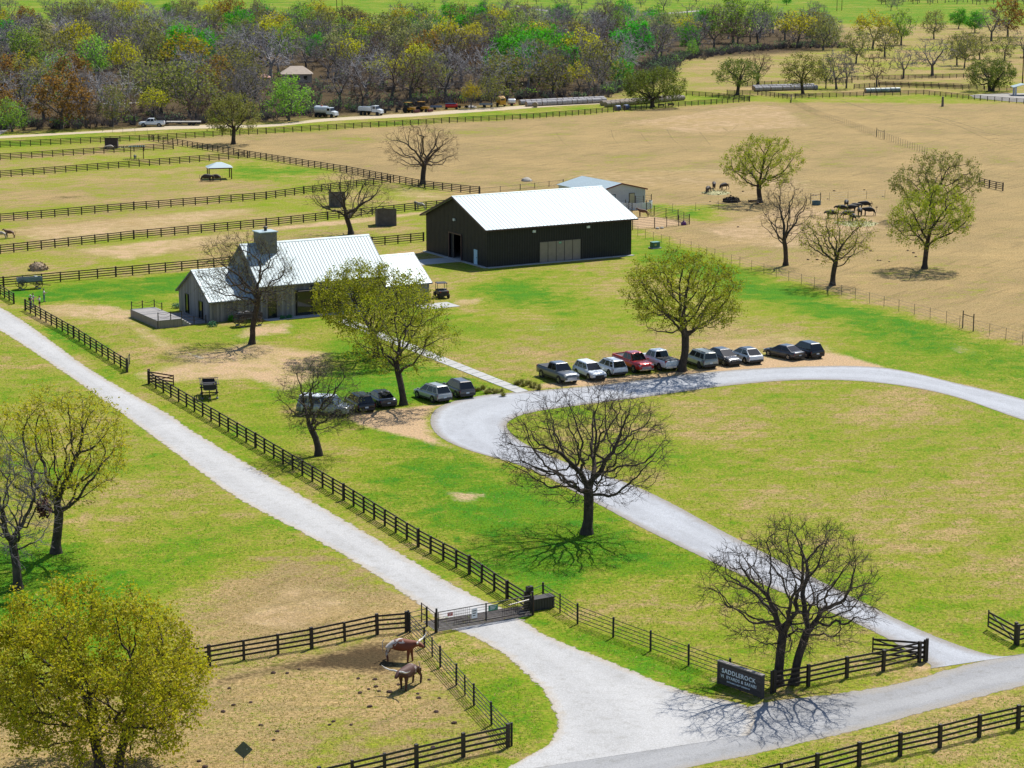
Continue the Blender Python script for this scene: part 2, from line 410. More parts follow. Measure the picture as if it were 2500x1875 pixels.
def ribbon(name, left, right, mat, z, n=160):
    A = resample([G(*q) for q in left], n); B = resample([G(*q) for q in right], n)
    us = np.r_[0, .03, .07, .12, .2, .3, .4, .5, .6, .7, .8, .88, .93, .97, 1]
    V = (A[:, None] * (1 - us[None, :, None]) + B[:, None] * us[None, :, None])
    wd = np.linalg.norm(A - B, axis=1)[:, None]
    edge = np.minimum(us, 1 - us)[None] * wd
    nn = len(us); idx = np.arange(n * nn).reshape(n, nn)
    Fa = np.c_[idx[:-1, :-1].ravel(), idx[:-1, 1:].ravel(), idx[1:, 1:].ravel(), idx[1:, :-1].ravel()]
    me = mesh_np(name, np.c_[V.reshape(-1, 2), np.full(n * nn, z)], Fa, mat)
    bm = bmesh.new(); bm.from_mesh(me); bmesh.ops.recalc_face_normals(bm, faces=bm.faces[:])
    if bm.faces[0].normal.z < 0: bmesh.ops.reverse_faces(bm, faces=bm.faces[:])
    bm.to_mesh(me); bm.free()
    a = me.attributes.new('edge', 'FLOAT', 'POINT'); a.data.foreach_set('value', edge.ravel().astype(np.float32))
    a = me.attributes.new('across', 'FLOAT', 'POINT'); a.data.foreach_set('value', np.tile(us, n).astype(np.float32))
    return tag(link(bpy.data.objects.new(name, me)), kind='structure')
M_WHITE = road_mat('white caliche gravel', (.47, .465, .46), (.41, .405, .40), (.335, .325, .305), .30, 1.0, 22, (.43, .36, .27))
M_GREY = road_mat('grey crushed gravel', (.425, .44, .47), (.37, .38, .405), (.32, .325, .34), .34, .35, 26, (.30, .275, .25))
M_ASPH = road_mat('worn pale asphalt', (.345, .345, .35), (.285, .285, .29), (.25, .245, .235), .45, .6, 30, (.33, .30, .26))
M_DIRT = road_mat('dirt lane', (.52, .42, .28), (.46, .38, .27), (.38, .33, .20), .4, 1.4, 8)
M_PALE = road_mat('far pale lane', (.36, .34, .31), (.32, .30, .27), (.28, .26, .22), .2, 1.0, 6)

ribbon('gravel_road', [(-260, 660), (0, 818), (130, 905), (271, 1006), (410, 1110), (542, 1209), (670, 1280), (791, 1345), (900, 1412), (983, 1469), (1040, 1512), (1068, 1540)],
       [(-160, 660), (0, 742), (68, 780), (150, 838), (226, 893), (330, 955), (430, 1010), (509, 1062), (723, 1187), (920, 1300), (1130, 1424), (1290, 1500)], M_WHITE, .012)
ribbon('gravel_apron', [(1066, 1538), (1130, 1560), (1200, 1600), (1266, 1660), (1305, 1700), (1330, 1760), (1318, 1815), (1240, 1862), (1180, 1895)],
       [(1288, 1502), (1363, 1549), (1504, 1607), (1613, 1651), (1681, 1677), (1754, 1698), (1830, 1712), (1870, 1740), (1860, 1790)], M_WHITE, .016)
ribbon('asphalt_road', [(900, 1960), (1150, 1895), (1350, 1850), (1500, 1806), (1700, 1752), (1850, 1711), (1938, 1699), (2026, 1689), (2144, 1671), (2232, 1651), (2300, 1630), (2400, 1605), (2500, 1588), (2800, 1530)],
       [(1350, 1985), (1500, 1935), (1620, 1900), (1707, 1876), (1850, 1847), (1950, 1825), (2050, 1802), (2144, 1780), (2240, 1753), (2320, 1732), (2379, 1715), (2440, 1698), (2500, 1683), (2800, 1600)], M_ASPH, .008)
ribbon('gravel_drive', [(2262, 1634), (2249, 1616), (2090, 1526), (1808, 1407), (1582, 1300), (1412, 1209), (1277, 1141), (1130, 1096), (1062, 1062), (1045, 1023), (1074, 989), (1164, 966), (1277, 955), (1469, 938), (1695, 910), (1921, 895), (2147, 896), (2350, 938), (2500, 974), (2800, 1060)],
       [(2520, 1595), (2430, 1599), (2260, 1540), (2034, 1430), (1808, 1316), (1582, 1198), (1390, 1130), (1300, 1090), (1262, 1066), (1243, 1040), (1262, 1022), (1300, 1009), (1380, 996), (1582, 970), (1808, 940), (1978, 929), (2147, 936), (2317, 966), (2500, 1028), (2800, 1130)], M_GREY, .02, 260)
ribbon('dirt_lane', [(-300, 348), (0, 331), (250, 318), (450, 305), (650, 303), (800, 288), (1000, 276), (1200, 262), (1400, 250), (1600, 243)],
       [(-300, 356), (0, 339), (250, 325), (450, 316), (650, 311), (800, 297), (1000, 286), (1200, 272), (1400, 258), (1600, 249)], M_DIRT, .012)
ribbon('dirt_track', [(214, 740), (262, 752), (340, 800), (410, 850), (470, 880)], [(240, 738), (290, 752), (370, 800), (440, 846), (520, 870)], M_DIRT, .009)
ribbon('far_lane', [(55, 205), (75, 196), (88, 186), (82, 176), (66, 171)], [(72, 205), (97, 195), (104, 185), (94, 173), (70, 166)], M_PALE, .02)
ribbon('far_lane', [(60, 203), (105, 196), (130, 185)], [(60, 208), (110, 200), (135, 188)], M_PALE, .024)
ribbon('far_lane', [(170, 220), (280, 217), (420, 212)], [(170, 222.5), (280, 219), (420, 214)], M_PALE, .02)
ribbon('far_lane', [(238, 252), (300, 251), (380, 246)], [(238, 255), (300, 254), (380, 249)], M_PALE, .02)
ribbon('far_lane', [(-30, 330), (10, 312), (30, 305)], [(-30, 345), (15, 322), (34, 309)], M_PALE, .02)
ribbon('far_lane', [(1255, 12), (1300, 20), (1340, 25)], [(1255, 15), (1300, 23), (1335, 28)], M_PALE, .02)
ribbon('far_lane', [(1560, 35), (1630, 31), (1720, 24)], [(1560, 38), (1630, 34), (1720, 27)], M_PALE, .02)
ribbon('concrete_yard', [(2365, 231), (2450, 228), (2700, 222)], [(2380, 240), (2500, 250), (2700, 258)], M_PALE, .02)
M_FUR = road_mat('dark furrow', (.17, .125, .055), (.14, .10, .05), (.20, .15, .07), .0, .5, 9)
for A_ in ([(1355, 325), (1375, 350), (1400, 365), (1416, 374)], [(1490, 318), (1494, 335), (1505, 350), (1514, 358)], [(1562, 326), (1575, 343), (1590, 358)], [(1625, 315), (1640, 340), (1668, 362), (1685, 375)], [(1705, 322), (1720, 340), (1732, 355)], [(1798, 306), (1780, 322), (1755, 336), (1745, 337)], [(1762, 312), (1776, 322)], [(2050, 246), (2120, 268), (2180, 280)], [(2010, 283), (2060, 300)], [(2180, 270), (2300, 290), (2400, 320)], [(2260, 288), (2360, 315), (2500, 345)], [(2320, 300), (2420, 345), (2500, 372)], [(1930, 345), (2000, 375), (2060, 410)], [(2330, 372), (2400, 410), (2450, 440)], [(2270, 365), (2330, 400)]):
    ribbon('furrow', A_, [(x + 5, y - .8) for x, y in A_], M_FUR, .005, 40)
# footpath worn into the near lawn
for A_ in ([(160, 1235), (230, 1290), (300, 1370), (370, 1440), (410, 1480)], [(300, 1200), (380, 1265), (440, 1330), (500, 1380), (560, 1420)]):
    ribbon('worn_path', A_, [(x + 7, y - 2) for x, y in A_], M_DIRT, .006, 60)
# concrete walk from the house to the drive: separate slabs
M_CONC = PM('pale concrete', (.43, .43, .42), (.37, .365, .355), .8, .85, bmp=.01)
def strip_slabs(name, a0, a1, b0, b1, n, z=.05):
    "slabs between edge a0->a1 and edge b0->b1"
    e = bpy.data.objects.new(name, None); link(e); tag(e, kind='structure')
    a0, a1, b0, b1 = [G(*q) for q in (a0, a1, b0, b1)]
    for i in range(n):
        f, g = i / n + .0012, (i + 1) / n - .0012
        q = [a0.lerp(a1, f), a0.lerp(a1, g), b0.lerp(b1, g), b0.lerp(b1, f)]
        MB().hexa([p + Vector((0, 0, z)) for p in q] + [p + Vector((0, 0, -.05)) for p in q]).build('slab', M_CONC, e)
    return e
strip_slabs('concrete_walk', (826, 786), (1262, 960), (848, 778), (1290, 955), 26)
# ================================================================== trees
def bark_mat(name, ca, cb):
    m, t, b, o = nodes_of(name); p = pos(t)
    f = noise(t, scaled(t, p, (1, 1, .35)), 5.0, 4, .7)
    g = noise(t, p, .9, 3)
    c = mixc(t, ramp(t, f, .35, .65), ca, cb)
    c = mixc(t, ramp(t, g, .55, .8), c, tuple(min(1, x * 1.6) for x in ca))
    t.links.new(c, b.inputs['Base Color']); b.inputs['Roughness'].default_value = .9; b.inputs['Specular IOR Level'].default_value = .15
    bump(t, b, f, .05, .8); return m
def leaf_mat(name, ca, cb, cc):
    m, t, b, o = nodes_of(name); p = pos(t)
    n1 = noise(t, p, .45, 3); n2 = noise(t, p, 4.0, 2)
    c = mixc(t, ramp(t, n1, .35, .65), ca, cb); c = mixc(t, ramp(t, n2, .5, .75), c, cc)
    oi = N(t, 'ObjectInfo').outputs['Random']
    h = N(t, 'HueSaturation'); t.links.new(c, h.inputs['Color'])
    t.links.new(mth(t, 'ADD', mth(t, 'MULTIPLY', oi, .035), .4825), h.inputs['Hue']); t.links.new(mth(t, 'ADD', mth(t, 'MULTIPLY', oi, .35), .82), h.inputs['Value'])
    c = h.outputs[0]
    t.links.new(c, b.inputs['Base Color']); b.inputs['Roughness'].default_value = .6; b.inputs['Specular IOR Level'].default_value = .25
    tr = N(t, 'BsdfTranslucent'); t.links.new(c, tr.inputs[0])
    mx = N(t, 'MixShader'); mx.inputs[0].default_value = .5
    t.links.new(b.outputs[0], mx.inputs[1]); t.links.new(tr.outputs[0], mx.inputs[2]); t.links.new(mx.outputs[0], o.inputs[0]); return m
BARK = bark_mat('oak bark', (.085, .068, .055), (.045, .036, .032))
BARKG = bark_mat('grey bark', (.16, .14, .125), (.075, .064, .06))
BARKS = bark_mat('silver bark', (.36, .34, .33), (.20, .19, .19))
TWIG = PM('oak twigs', (.085, .066, .056), (.05, .04, .036), 2, .9, spec=.15)
TWIGG = PM('grey twigs', (.23, .21, .21), (.14, .125, .128), .5, .9, spec=.15)
TWIGS = PM('silver twigs', (.42, .40, .40), (.27, .255, .26), .5, .9, spec=.15)
TWIGB = PM('brown twigs', (.17, .115, .08), (.10, .07, .055), .5, .9, spec=.15)
TWIGK = PM('dark brush stems', (.13, .115, .115), (.07, .06, .062), .5, .9, spec=.15)
LEAF = {
 'bud': leaf_mat('new oak leaves', (.31, .33, .014), (.22, .27, .012), (.38, .29, .02)),
 'lime': leaf_mat('lime leaves', (.50, .50, .018), (.38, .44, .014), (.55, .38, .02)),
 'olive': leaf_mat('olive leaves', (.19, .215, .04), (.26, .25, .045), (.15, .18, .035)),
 'live': leaf_mat('evergreen oak leaves', (.11, .17, .022), (.17, .21, .028), (.075, .125, .018)),
 'green': leaf_mat('bright green leaves', (.06, .36, .014), (.12, .42, .012), (.03, .24, .015)),
 'spring': leaf_mat('spring green leaves', (.20, .40, .03), (.29, .44, .05), (.14, .32, .03)),
 'yellow': leaf_mat('yellow green leaves', (.52, .47, .015), (.42, .43, .02), (.45, .30, .02)),
 'gold': leaf_mat('golden brown leaves', (.33, .19, .03), (.26, .17, .03), (.20, .10, .025)),
 'pale': leaf_mat('pale sage leaves', (.27, .31, .09), (.33, .34, .13), (.22, .25, .08)),
 'teal': leaf_mat('sage bushes', (.10, .19, .085), (.15, .23, .10), (.07, .13, .06)),
}
def nrm(a): return a / np.maximum(np.linalg.norm(a, axis=-1, keepdims=True), 1e-9)
def grow(rng, Ht, W, th, n_att=900, D=.45, limbs=6, lean=(0, 0), shape=1.0, wig=.22, low=.0, starts=None, gaps=7):
    "space colonisation inside a dome crown. returns nodes, parents"
    zc0 = th * (1 - low); cz = zc0 + (Ht - zc0) * .45; rz_up = Ht - cz; rz_dn = cz - zc0
    u = rng.normal(size=(n_att * 3, 3)); u = nrm(u) * (rng.random((len(u), 1)) ** (1 / 3.6))
    pts = np.c_[u[:, 0] * W / 2, u[:, 1] * W / 2, cz + np.where(u[:, 2] > 0, u[:, 2] * rz_up, u[:, 2] * rz_dn)]
    pts[:, 0] += lean[0] * (pts[:, 2] - th); pts[:, 1] += lean[1] * (pts[:, 2] - th)
    keep = np.ones(len(pts), bool)
    for _ in range(gaps):
        d = nrm(rng.normal(size=3)); c = np.array([d[0] * W / 2, d[1] * W / 2, cz + d[2] * (rz_up if d[2] > 0 else rz_dn)]) * 1.0
        keep &= np.linalg.norm((pts - c) / np.array([1, 1, .9]), axis=1) > W * (.09 + .07 * rng.random())
    A = pts[keep][:n_att]
    nodes = []; par = []
    for (sx, sy, tl) in (starts or [(0, 0, (0, 0))]):
        base = len(nodes); p = np.array([sx, sy, 0.]); d = np.array([tl[0], tl[1], 1.])
        nodes.append(p); par.append(-1)
        k = max(3, int(th / D))
        for i in range(k):
            d = nrm(d + rng.normal(size=3) * .06); p = p + d * th / k
            nodes.append(p); par.append(len(nodes) - 2)
        top = len(nodes) - 1
        a0 = rng.random() * 6.28
        for j in range(limbs):
            el = .25 + .95 * ((j + .5) / limbs) + rng.normal() * .1
            az = a0 + j * 2.4 + rng.normal() * .25
            d = np.array([math.cos(az) * math.cos(el), math.sin(az) * math.cos(el), math.sin(el)])
            q = top - int((1 - j / limbs) * .28 * k); pr = q; p = nodes[q]
            for i in range(3):
                d = nrm(d + rng.normal(size=3) * .2 + np.array([0, 0, .06])); p = p + d * D * 1.1
                nodes.append(p); par.append(pr); pr = len(nodes) - 1
    Nn = np.zeros((9000, 3)); Nn[:len(nodes)] = nodes; cnt = len(nodes)
    alive = np.ones(len(A), bool)
    dm = np.linalg.norm(A[:, None] - Nn[None, :cnt], axis=2); near = dm.argmin(1); nd = dm.min(1)
    pdir = np.zeros((9000, 3)); pa = np.array(par)
    pdir[1:cnt] = nrm(Nn[1:cnt] - Nn[np.maximum(pa[1:], 0)])
    par = list(par)
    for it in range(110):
        al = np.where(alive)[0]
        if len(al) == 0 or cnt > 8200: break
        acc = np.zeros((cnt, 3)); np.add.at(acc, near[al], nrm(A[al] - Nn[near[al]]))
        act = np.unique(near[al])
        d = nrm(nrm(acc[act]) + pdir[act] * .35 + rng.normal(size=(len(act), 3)) * wig)
        new = Nn[act] + d * D
        k = len(new); Nn[cnt:cnt + k] = new; pdir[cnt:cnt + k] = d; par += list(act)
        dm = np.linalg.norm(A[al][:, None] - new[None], axis=2); j = dm.argmin(1); md = dm[np.arange(len(al)), j]
        b = md < nd[al]; near[al[b]] = cnt + j[b]; nd[al[b]] = md[b]
        cnt += k
        alive &= nd > D * 1.55
        # drop attractors whose branch no longer gets nearer
        if it > 60: alive &= rng.random(len(A)) > .05
    return Nn[:cnt].copy(), np.array(par)
def radii(nodes, par, R0, tip, e=2.75):
    r = np.zeros(len(nodes)); ch = np.zeros(len(nodes), int)
    for i in range(len(nodes) - 1, -1, -1):
        if r[i] == 0: r[i] = tip ** e
        if par[i] >= 0: r[par[i]] += r[i]; ch[par[i]] += 1
    r = r ** (1 / e); rb = r[0]
    r = tip + (r - tip) * (R0 - tip) / max(rb - tip, 1e-6)
    return np.maximum(r, tip), ch
def tubes(a, b, ra, rb, n):
    d = nrm(b - a); ref = np.where(np.abs(d[:, 2:3]) < .9, np.array([[0, 0, 1.]]), np.array([[1., 0, 0]]))
    x = nrm(np.cross(d, ref)); y = np.cross(d, x); q = np.arange(n) * 2 * np.pi / n
    ring = np.cos(q)[None, :, None] * x[:, None] + np.sin(q)[None, :, None] * y[:, None]
    V = np.concatenate([a[:, None] + ring * ra[:, None, None], b[:, None] + ring * rb[:, None, None]], 1)
    base = np.arange(len(a))[:, None] * 2 * n; i = np.arange(n)
    Fq = np.stack([base + i, base + (i + 1) % n, base + n + (i + 1) % n, base + n + i], -1)
    return V.reshape(-1, 3), Fq.reshape(-1, 4)
def merge(parts):
    V = []; Fq = []; o = 0
    for v, f in parts: V.append(v); Fq.append(f + o); o += len(v)
    return np.concatenate(V), np.concatenate(Fq)
def leaves(rng, P, per, spread, size, flat=.35):
    c = np.repeat(P, per, 0) + rng.normal(size=(len(P) * per, 3)) * spread
    n = nrm(rng.normal(size=c.shape) + np.array([0, 0, flat])); x = nrm(np.cross(n, rng.normal(size=c.shape))); y = np.cross(n, x)
    s = size * (.6 + .8 * rng.random((len(c), 1)))
    V = np.stack([c - x * s * .5, c - y * s * .34, c + x * s * .5, c + y * s * .34], 1).reshape(-1, 3)
    return V, np.arange(len(V)).reshape(-1, 4)
TREE_TRIS = [0]
def make_tree(seed, Ht, W, th, R0, kind='bare', dens=1.0, D=.45, n_att=900, tip=.013, leaf=None, per=3, lsize=.16, lspread=.22, twig_n=3, twig_len=.8,
              twig_r=.011, bark=None, twig=None, thick=.055, leaf_from=0.0, **kw):
    rng = np.random.default_rng(seed)
    nodes, par = grow(rng, Ht, W, th, n_att, D, **kw)
    r, ch = radii(nodes, par, R0, tip)
    # root flare
    r = r * (1 + .55 * np.exp(-nodes[:, 2] / .35))
    i = np.where(par >= 0)[0]; a = nodes[par[i]]; b = nodes[i]; ra = np.minimum(r[par[i]], r[i] * 1.35); rb = r[i]
    ra = np.where(ra < rb, rb, ra)
    big = rb > .11; mid = (~big) & (rb > thick); sm = ~big & ~mid
    def ext(a_, b_, k): return b_ + nrm(b_ - a_) * k[:, None]
    T = []
    if big.any(): T.append(tubes(a[big], ext(a[big], b[big], rb[big] * .3), ra[big], rb[big], 8))
    if mid.any(): T.append(tubes(a[mid], ext(a[mid], b[mid], rb[mid] * .2), ra[mid], rb[mid], 5))
    trunk = mesh_np('trunk', *merge(T), bark or BARK, smooth=True)
    C = []
    if sm.any(): C.append(tubes(a[sm], b[sm], ra[sm], rb[sm], 3))
    # twigs
    cand = np.where((r < thick * .75) & (par >= 0))[0]
    w_ = np.where(ch[cand] == 0, 1.0, .33) * dens
    cand = cand[rng.random(len(cand)) < w_]
    o = np.repeat(nodes[cand], twig_n, 0); pd = np.repeat(nrm(nodes[cand] - nodes[par[cand]]), twig_n, 0)
    cen = np.array([0, 0, th * .8]); out = nrm(o - cen)
    d = nrm(pd * .7 + out * .35 + rng.normal(size=o.shape) * .62)
    L = twig_len * (.5 + .9 * rng.random((len(o), 1)))
    m1 = o + d * L * .5; d2 = nrm(d + rng.normal(size=d.shape) * .4); e1 = m1 + d2 * L * .5
    R1 = np.full(len(o), twig_r)
    C.append(tubes(o, m1, R1 * 1.25, R1, 3)); C.append(tubes(m1, e1, R1, R1 * .6, 3))
    d3 = nrm(d + rng.normal(size=d.shape) * .7); e2 = m1 + d3 * L * .45; C.append(tubes(m1, e2, R1 * .8, R1 * .5, 3))
    v, f = merge(C); tw = len(f)
    mats = [twig or TWIG]; mi = np.zeros(len(f), np.int32)
    if leaf:
        P = np.concatenate([e1, e2, m1]); P = P[P[:, 2] > th * .7 + (Ht - th * .7) * leaf_from]
        lv, lf = leaves(rng, P, per, lspread, lsize)
        f = np.concatenate([f, lf + len(v)]); v = np.concatenate([v, lv]); mats.append(LEAF[leaf]); mi = np.r_[mi, np.ones(len(lf), np.int32)]
    crown = mesh_np('crown', v, f, mats); crown.polygons.foreach_set('material_index', mi)
    TREE_TRIS[0] += 2 * (len(f) + len(trunk.polygons))
    return trunk, crown
def place_tree(name, label, meshes, loc, rz=0.0, scale=1.0, group=None, cat='tree'):
    t = thing(name, label, cat, loc, rz, group); t.scale = (scale,) * 3 if not hasattr(scale, '__len__') else scale
    for nm, me in zip(('trunk', 'crown'), meshes): inst(nm, me, t, (0, 0, 0))
    return t
def hero(seed, name, label, base, x0, x1, top, th_f=.3, R0=None, **kw):
    "base pixel, crown extent in pixels, top pixel"
    b = G(*base); s = PPM(base[1]); Ht = HGT(base[0], base[1], top); W = (x1 - x0) / s
    off = ((x0 + x1) / 2 - base[0]) / s
    kw.setdefault('lean', (off / max(Ht * .5, 1), 0))
    ms = make_tree(seed, Ht, W * .93, Ht * th_f, R0 or Ht * .027, **kw)
    return place_tree(name, label, ms, b)
BARE = dict(n_att=1500, D=.40, twig_n=4, twig_len=.95, low=.4, wig=.30, gaps=12)
BUDK = dict(n_att=1000, D=.45, twig_n=3, twig_len=.8, leaf='bud', per=4, lsize=.17, lspread=.2, low=.2)
hero(11, 'oak_tree', 'large bare oak standing on the verge beside the curving grey drive', (1432, 1303), 1190, 1655, 935, .32, .40, **{**BARE, 'n_att': 2000})
hero(12, 'oak_tree', 'bare twin-trunked oak rising behind the entrance sign and fence corner', (1920, 1672), 1690, 2165, 1278, .36, .30, starts=[(-.55, 0, (-.05, 0)), (.5, .1, (.12, 0))], limbs=4, **{**BARE, 'n_att': 1700})
hero(13, 'oak_tree', 'tall budding oak beside the parked white pickup and silver SUV', (1665, 906), 1508, 1825, 612, .36, .42, **{**BUDK, 'n_att': 1300, 'lsize': .2, 'per': 4, 'leaf_from': .2, 'D': .45, 'twig_n': 3})
hero(14, 'oak_tree', 'dense yellow-green tree filling the bottom left corner', (268, 1893), -60, 512, 1440, .26, .30, starts=[(-.5, 0, (-.08, 0)), (.5, -.1, (.08, 0))], limbs=5, n_att=1500, D=.42, twig_n=4, twig_len=.8, leaf='lime', per=6, lsize=.18, lspread=.22, low=.6, gaps=16)
hero(15, 'oak_tree', 'leafing yellow-green oak on the left lawn behind the bare oak', (137, 1350), -20, 342, 948, .33, .36, **{**BUDK, 'leaf': 'yellow', 'n_att': 1200, 'lsize': .17, 'per': 3, 'leaf_from': .15})
hero(16, 'oak_tree', 'grey bare oak at the left edge carrying a dark nest clump', (43, 1438), -120, 128, 1045, .3, .32, bark=BARK, twig=TWIGG, **BARE)
hero(17, 'oak_tree', 'small twisted bare oak in front of the parked silver van', (778, 1112), 672, 900, 878, .36, .30, **{**BARE, 'n_att': 700, 'D': .38, 'wig': .34, 'leaf': 'olive', 'per': 1, 'lsize': .10})
hero(18, 'oak_tree', 'budding oak beside the concrete walk, nearest the parked cars', (985, 988), 835, 1125, 705, .36, .33, **{**BUDK, 'n_att': 900, 'lsize': .18, 'leaf': 'bud', 'per': 3})
hero(19, 'oak_tree', 'leafing oak in front of the wooden house wall', (918, 872), 745, 1065, 645, .30, .36, **{**BUDK, 'n_att': 1200, 'lsize': .2, 'per': 5})
hero(20, 'oak_tree', 'gnarled bare oak standing over the barrel wagon at the house', (615, 840), 458, 728, 560, .45, .33, **{**BARE, 'n_att': 800, 'D': .42, 'wig': .36, 'leaf': 'olive', 'per': 1, 'lsize': .11})
hero(21, 'oak_tree', 'bare spreading oak behind the wooden house near the grey sheds', (857, 572), 742, 968, 418, .33, .40, n_att=700, D=.5, twig_n=3, twig_len=1.0, low=.3, twig_r=.014)
hero(22, 'oak_tree', 'lone bare round-crowned oak by the fence in the tan field', (1032, 450), 922, 1128, 300, .33, .48, n_att=900, D=.55, twig_n=3, twig_len=1.1, low=.3, twig_r=.015, twig=TWIGB)
hero(23, 'oak_tree', 'budding oak in the tan pasture near the brush pile', (1855, 495), 1757, 1970, 332, .30, .42, **{**BUDK, 'n_att': 800, 'D': .55, 'lsize': .24, 'leaf': 'bud', 'twig_r': .014})
hero(24, 'oak_tree', 'slim bare oak by the wire fence in the right pasture', (1918, 648), 1843, 1990, 438, .33, .33, n_att=750, D=.45, twig_n=3, twig_len=.9, low=.2, twig_r=.013)
hero(25, 'oak_tree', 'open sparse oak by the wire fence beside the slim bare one', (2032, 697), 1940, 2142, 515, .36, .35, **{**BUDK, 'n_att': 620, 'wig': .34, 'leaf': 'bud', 'per': 2, 'lsize': .18, 'low': .1})
hero(26, 'oak_tree', 'yellow-green oak with a long trunk alone in the right pasture', (2257, 656), 2165, 2388, 456, .36, .36, **{**BUDK, 'n_att': 850, 'leaf': 'bud', 'lsize': .2, 'low': .25})
hero(27, 'oak_tree', 'broad olive oak at the back of the right pasture', (2278, 540), 2172, 2408, 374, .3, .42, **{**BUDK, 'n_att': 800, 'D': .55, 'leaf': 'olive', 'per': 3, 'lsize': .26, 'low': .3, 'twig_r': .014})
hero(28, 'oak_tree', 'rounded olive oak at the far end of the left paddocks', (570, 352), 502, 642, 228, .32, .45, n_att=550, D=.65, twig_n=3, twig_len=1.0, twig_r=.02, leaf='olive', per=4, lsize=.32, lspread=.35, low=.35)
hero(29, 'live_oak_tree', 'dark spreading evergreen oak beside the long hay rows', (1593, 262), 1515, 1678, 166, .2, .55, n_att=600, D=.7, twig_n=3, twig_len=1.1, twig_r=.02, leaf='live', per=6, lsize=.38, lspread=.45, low=.3)
hero(30, 'live_oak_tree', 'green oak leaning over the far fence junction', (1800, 232), 1740, 1868, 146, .35, .5, n_att=420, D=.7, twig_n=3, twig_len=1.1, twig_r=.02, leaf='live', per=4, lsize=.36, lspread=.4, low=.2)
hero(31, 'live_oak_tree', 'low round evergreen oak near the white carport', (2420, 223), 2353, 2482, 140, .2, .5, n_att=450, D=.75, twig_n=3, twig_len=1.1, twig_r=.02, leaf='live', per=6, lsize=.38, lspread=.45, low=.4, starts=[(-.4, 0, (-.15, 0)), (.4, 0, (.15, 0))], limbs=4)
FARB = dict(D=.75, n_att=420, twig_n=3, twig_len=1.3, twig_r=.03, thick=.09, tip=.025, low=.3)
hero(32, 'oak_tree', 'bare oak beside the leaning green oak at the far junction', (1850, 208), 1812, 1892, 124, .3, .45, twig=TWIGB, **FARB)
hero(33, 'oak_tree', 'olive oak in front of the right-hand hay rows', (1960, 229), 1900, 2012, 132, .34, .45, leaf='olive', per=3, lsize=.4, lspread=.4, **FARB)

# ------------------------------------------------------------------ the wood behind: trees of a few kinds, each one placed
PROTO = {}
def proto(kind, var):
    k = (kind, var)
    if k in PROTO: return PROTO[k]
    sd_ = 900 + hash_kind(kind) * 10 + var
    base = dict(D=1.0, n_att=300, twig_n=4, twig_len=1.7, twig_r=.042, tip=.04, thick=.13, limbs=5, gaps=8)
    H, Wd = 11 + var * .8, 9.5 + var * .9
    cfg = {
     'bare':   dict(twig=TWIGG, bark=BARKG, low=.35), 'brown': dict(twig=TWIGB, bark=BARKG, low=.35),
     'silver': dict(twig=TWIGS, bark=BARKS, low=.35, wig=.35),
     'olive':  dict(twig=TWIGG, bark=BARKG, leaf='olive', per=2, lsize=.50, lspread=.5, low=.35),
     'yellow': dict(twig=TWIGG, bark=BARKG, leaf='yellow', per=3, lsize=.5, lspread=.5, leaf_from=.35, low=.3),
     'spring': dict(twig=TWIGG, bark=BARKG, leaf='spring', per=3, lsize=.5, lspread=.55, low=.4),
     'green':  dict(twig=TWIGG, bark=BARKG, leaf='green', per=5, lsize=.5, lspread=.55, low=.5),
     'gold':   dict(twig=TWIGB, bark=BARKG, leaf='gold', per=3, lsize=.5, lspread=.5, low=.4),
     'pale':   dict(twig=TWIGG, bark=BARKG, leaf='pale', per=3, lsize=.5, lspread=.5, low=.35),
    }[kind]
    PROTO[k] = make_tree(sd_, H, Wd, H * .26, .30, **{**base, **cfg}); return PROTO[k]
KINDS = ['bare', 'brown', 'silver', 'olive', 'yellow', 'spring', 'green', 'gold', 'pale']
def hash_kind(k): return KINDS.index(k)
KLAB = {'bare': 'bare grey tree in the wood behind the dirt lane', 'brown': 'bare brown-twigged tree in the wood behind the dirt lane', 'silver': 'bare silvery white tree in the wood behind the dirt lane',
        'olive': 'thin olive-leaved tree in the wood behind the dirt lane', 'yellow': 'yellow-green topped tree in the wood behind the dirt lane', 'spring': 'pale spring green tree in the wood behind the dirt lane',
        'green': 'bright green leafy tree in the wood behind the dirt lane', 'gold': 'golden brown tree in the wood behind the dirt lane', 'pale': 'pale sage green tree in the wood behind the dirt lane'}
random.seed(5)
PLACED = []
def where(x, y):
    px = 1250 + F_PX * x / (y / math.cos(PITCH)); py = next(q for q in range(340, -40, -4) if G(1250, q).y >= y)
    zx = ['at its left end', 'behind the far white pickup', 'left of the tank truck', 'behind the white trucks', 'behind the yellow machinery', 'behind the hay rows', 'above the evergreen oak', 'towards its right end'][sum(px > k for k in (210, 500, 700, 950, 1250, 1480, 1660))]
    zy = ['on the front edge of the wood', 'in the front half of the wood', 'in the middle of the wood', 'at the back of the wood'][sum(py < k for k in (235, 170, 110))]
    return zy + ' ' + zx
def wood_label(kind, x, y): return KLAB[kind].replace('in the wood behind the dirt lane', where(x, y))
def wood_tree(kind, px, py, hpx=None, wide=1.0, label=None, group=None, name='tree'):
    var = random.randint(0, 1); p = G(px, py); H = 11 + var * .8
    sc = 1.0 if hpx is None else (hpx / PPM(py)) / H
    sx = sc * wide * random.uniform(.92, 1.1)
    PLACED.append((p.x, p.y))
    return place_tree(name, label or wood_label(kind, p.x, p.y), proto(kind, var), p, random.uniform(0, 6.28), (sx, sx, sc * random.uniform(.95, 1.06)), group or ('wood: ' + kind + ' trees'))
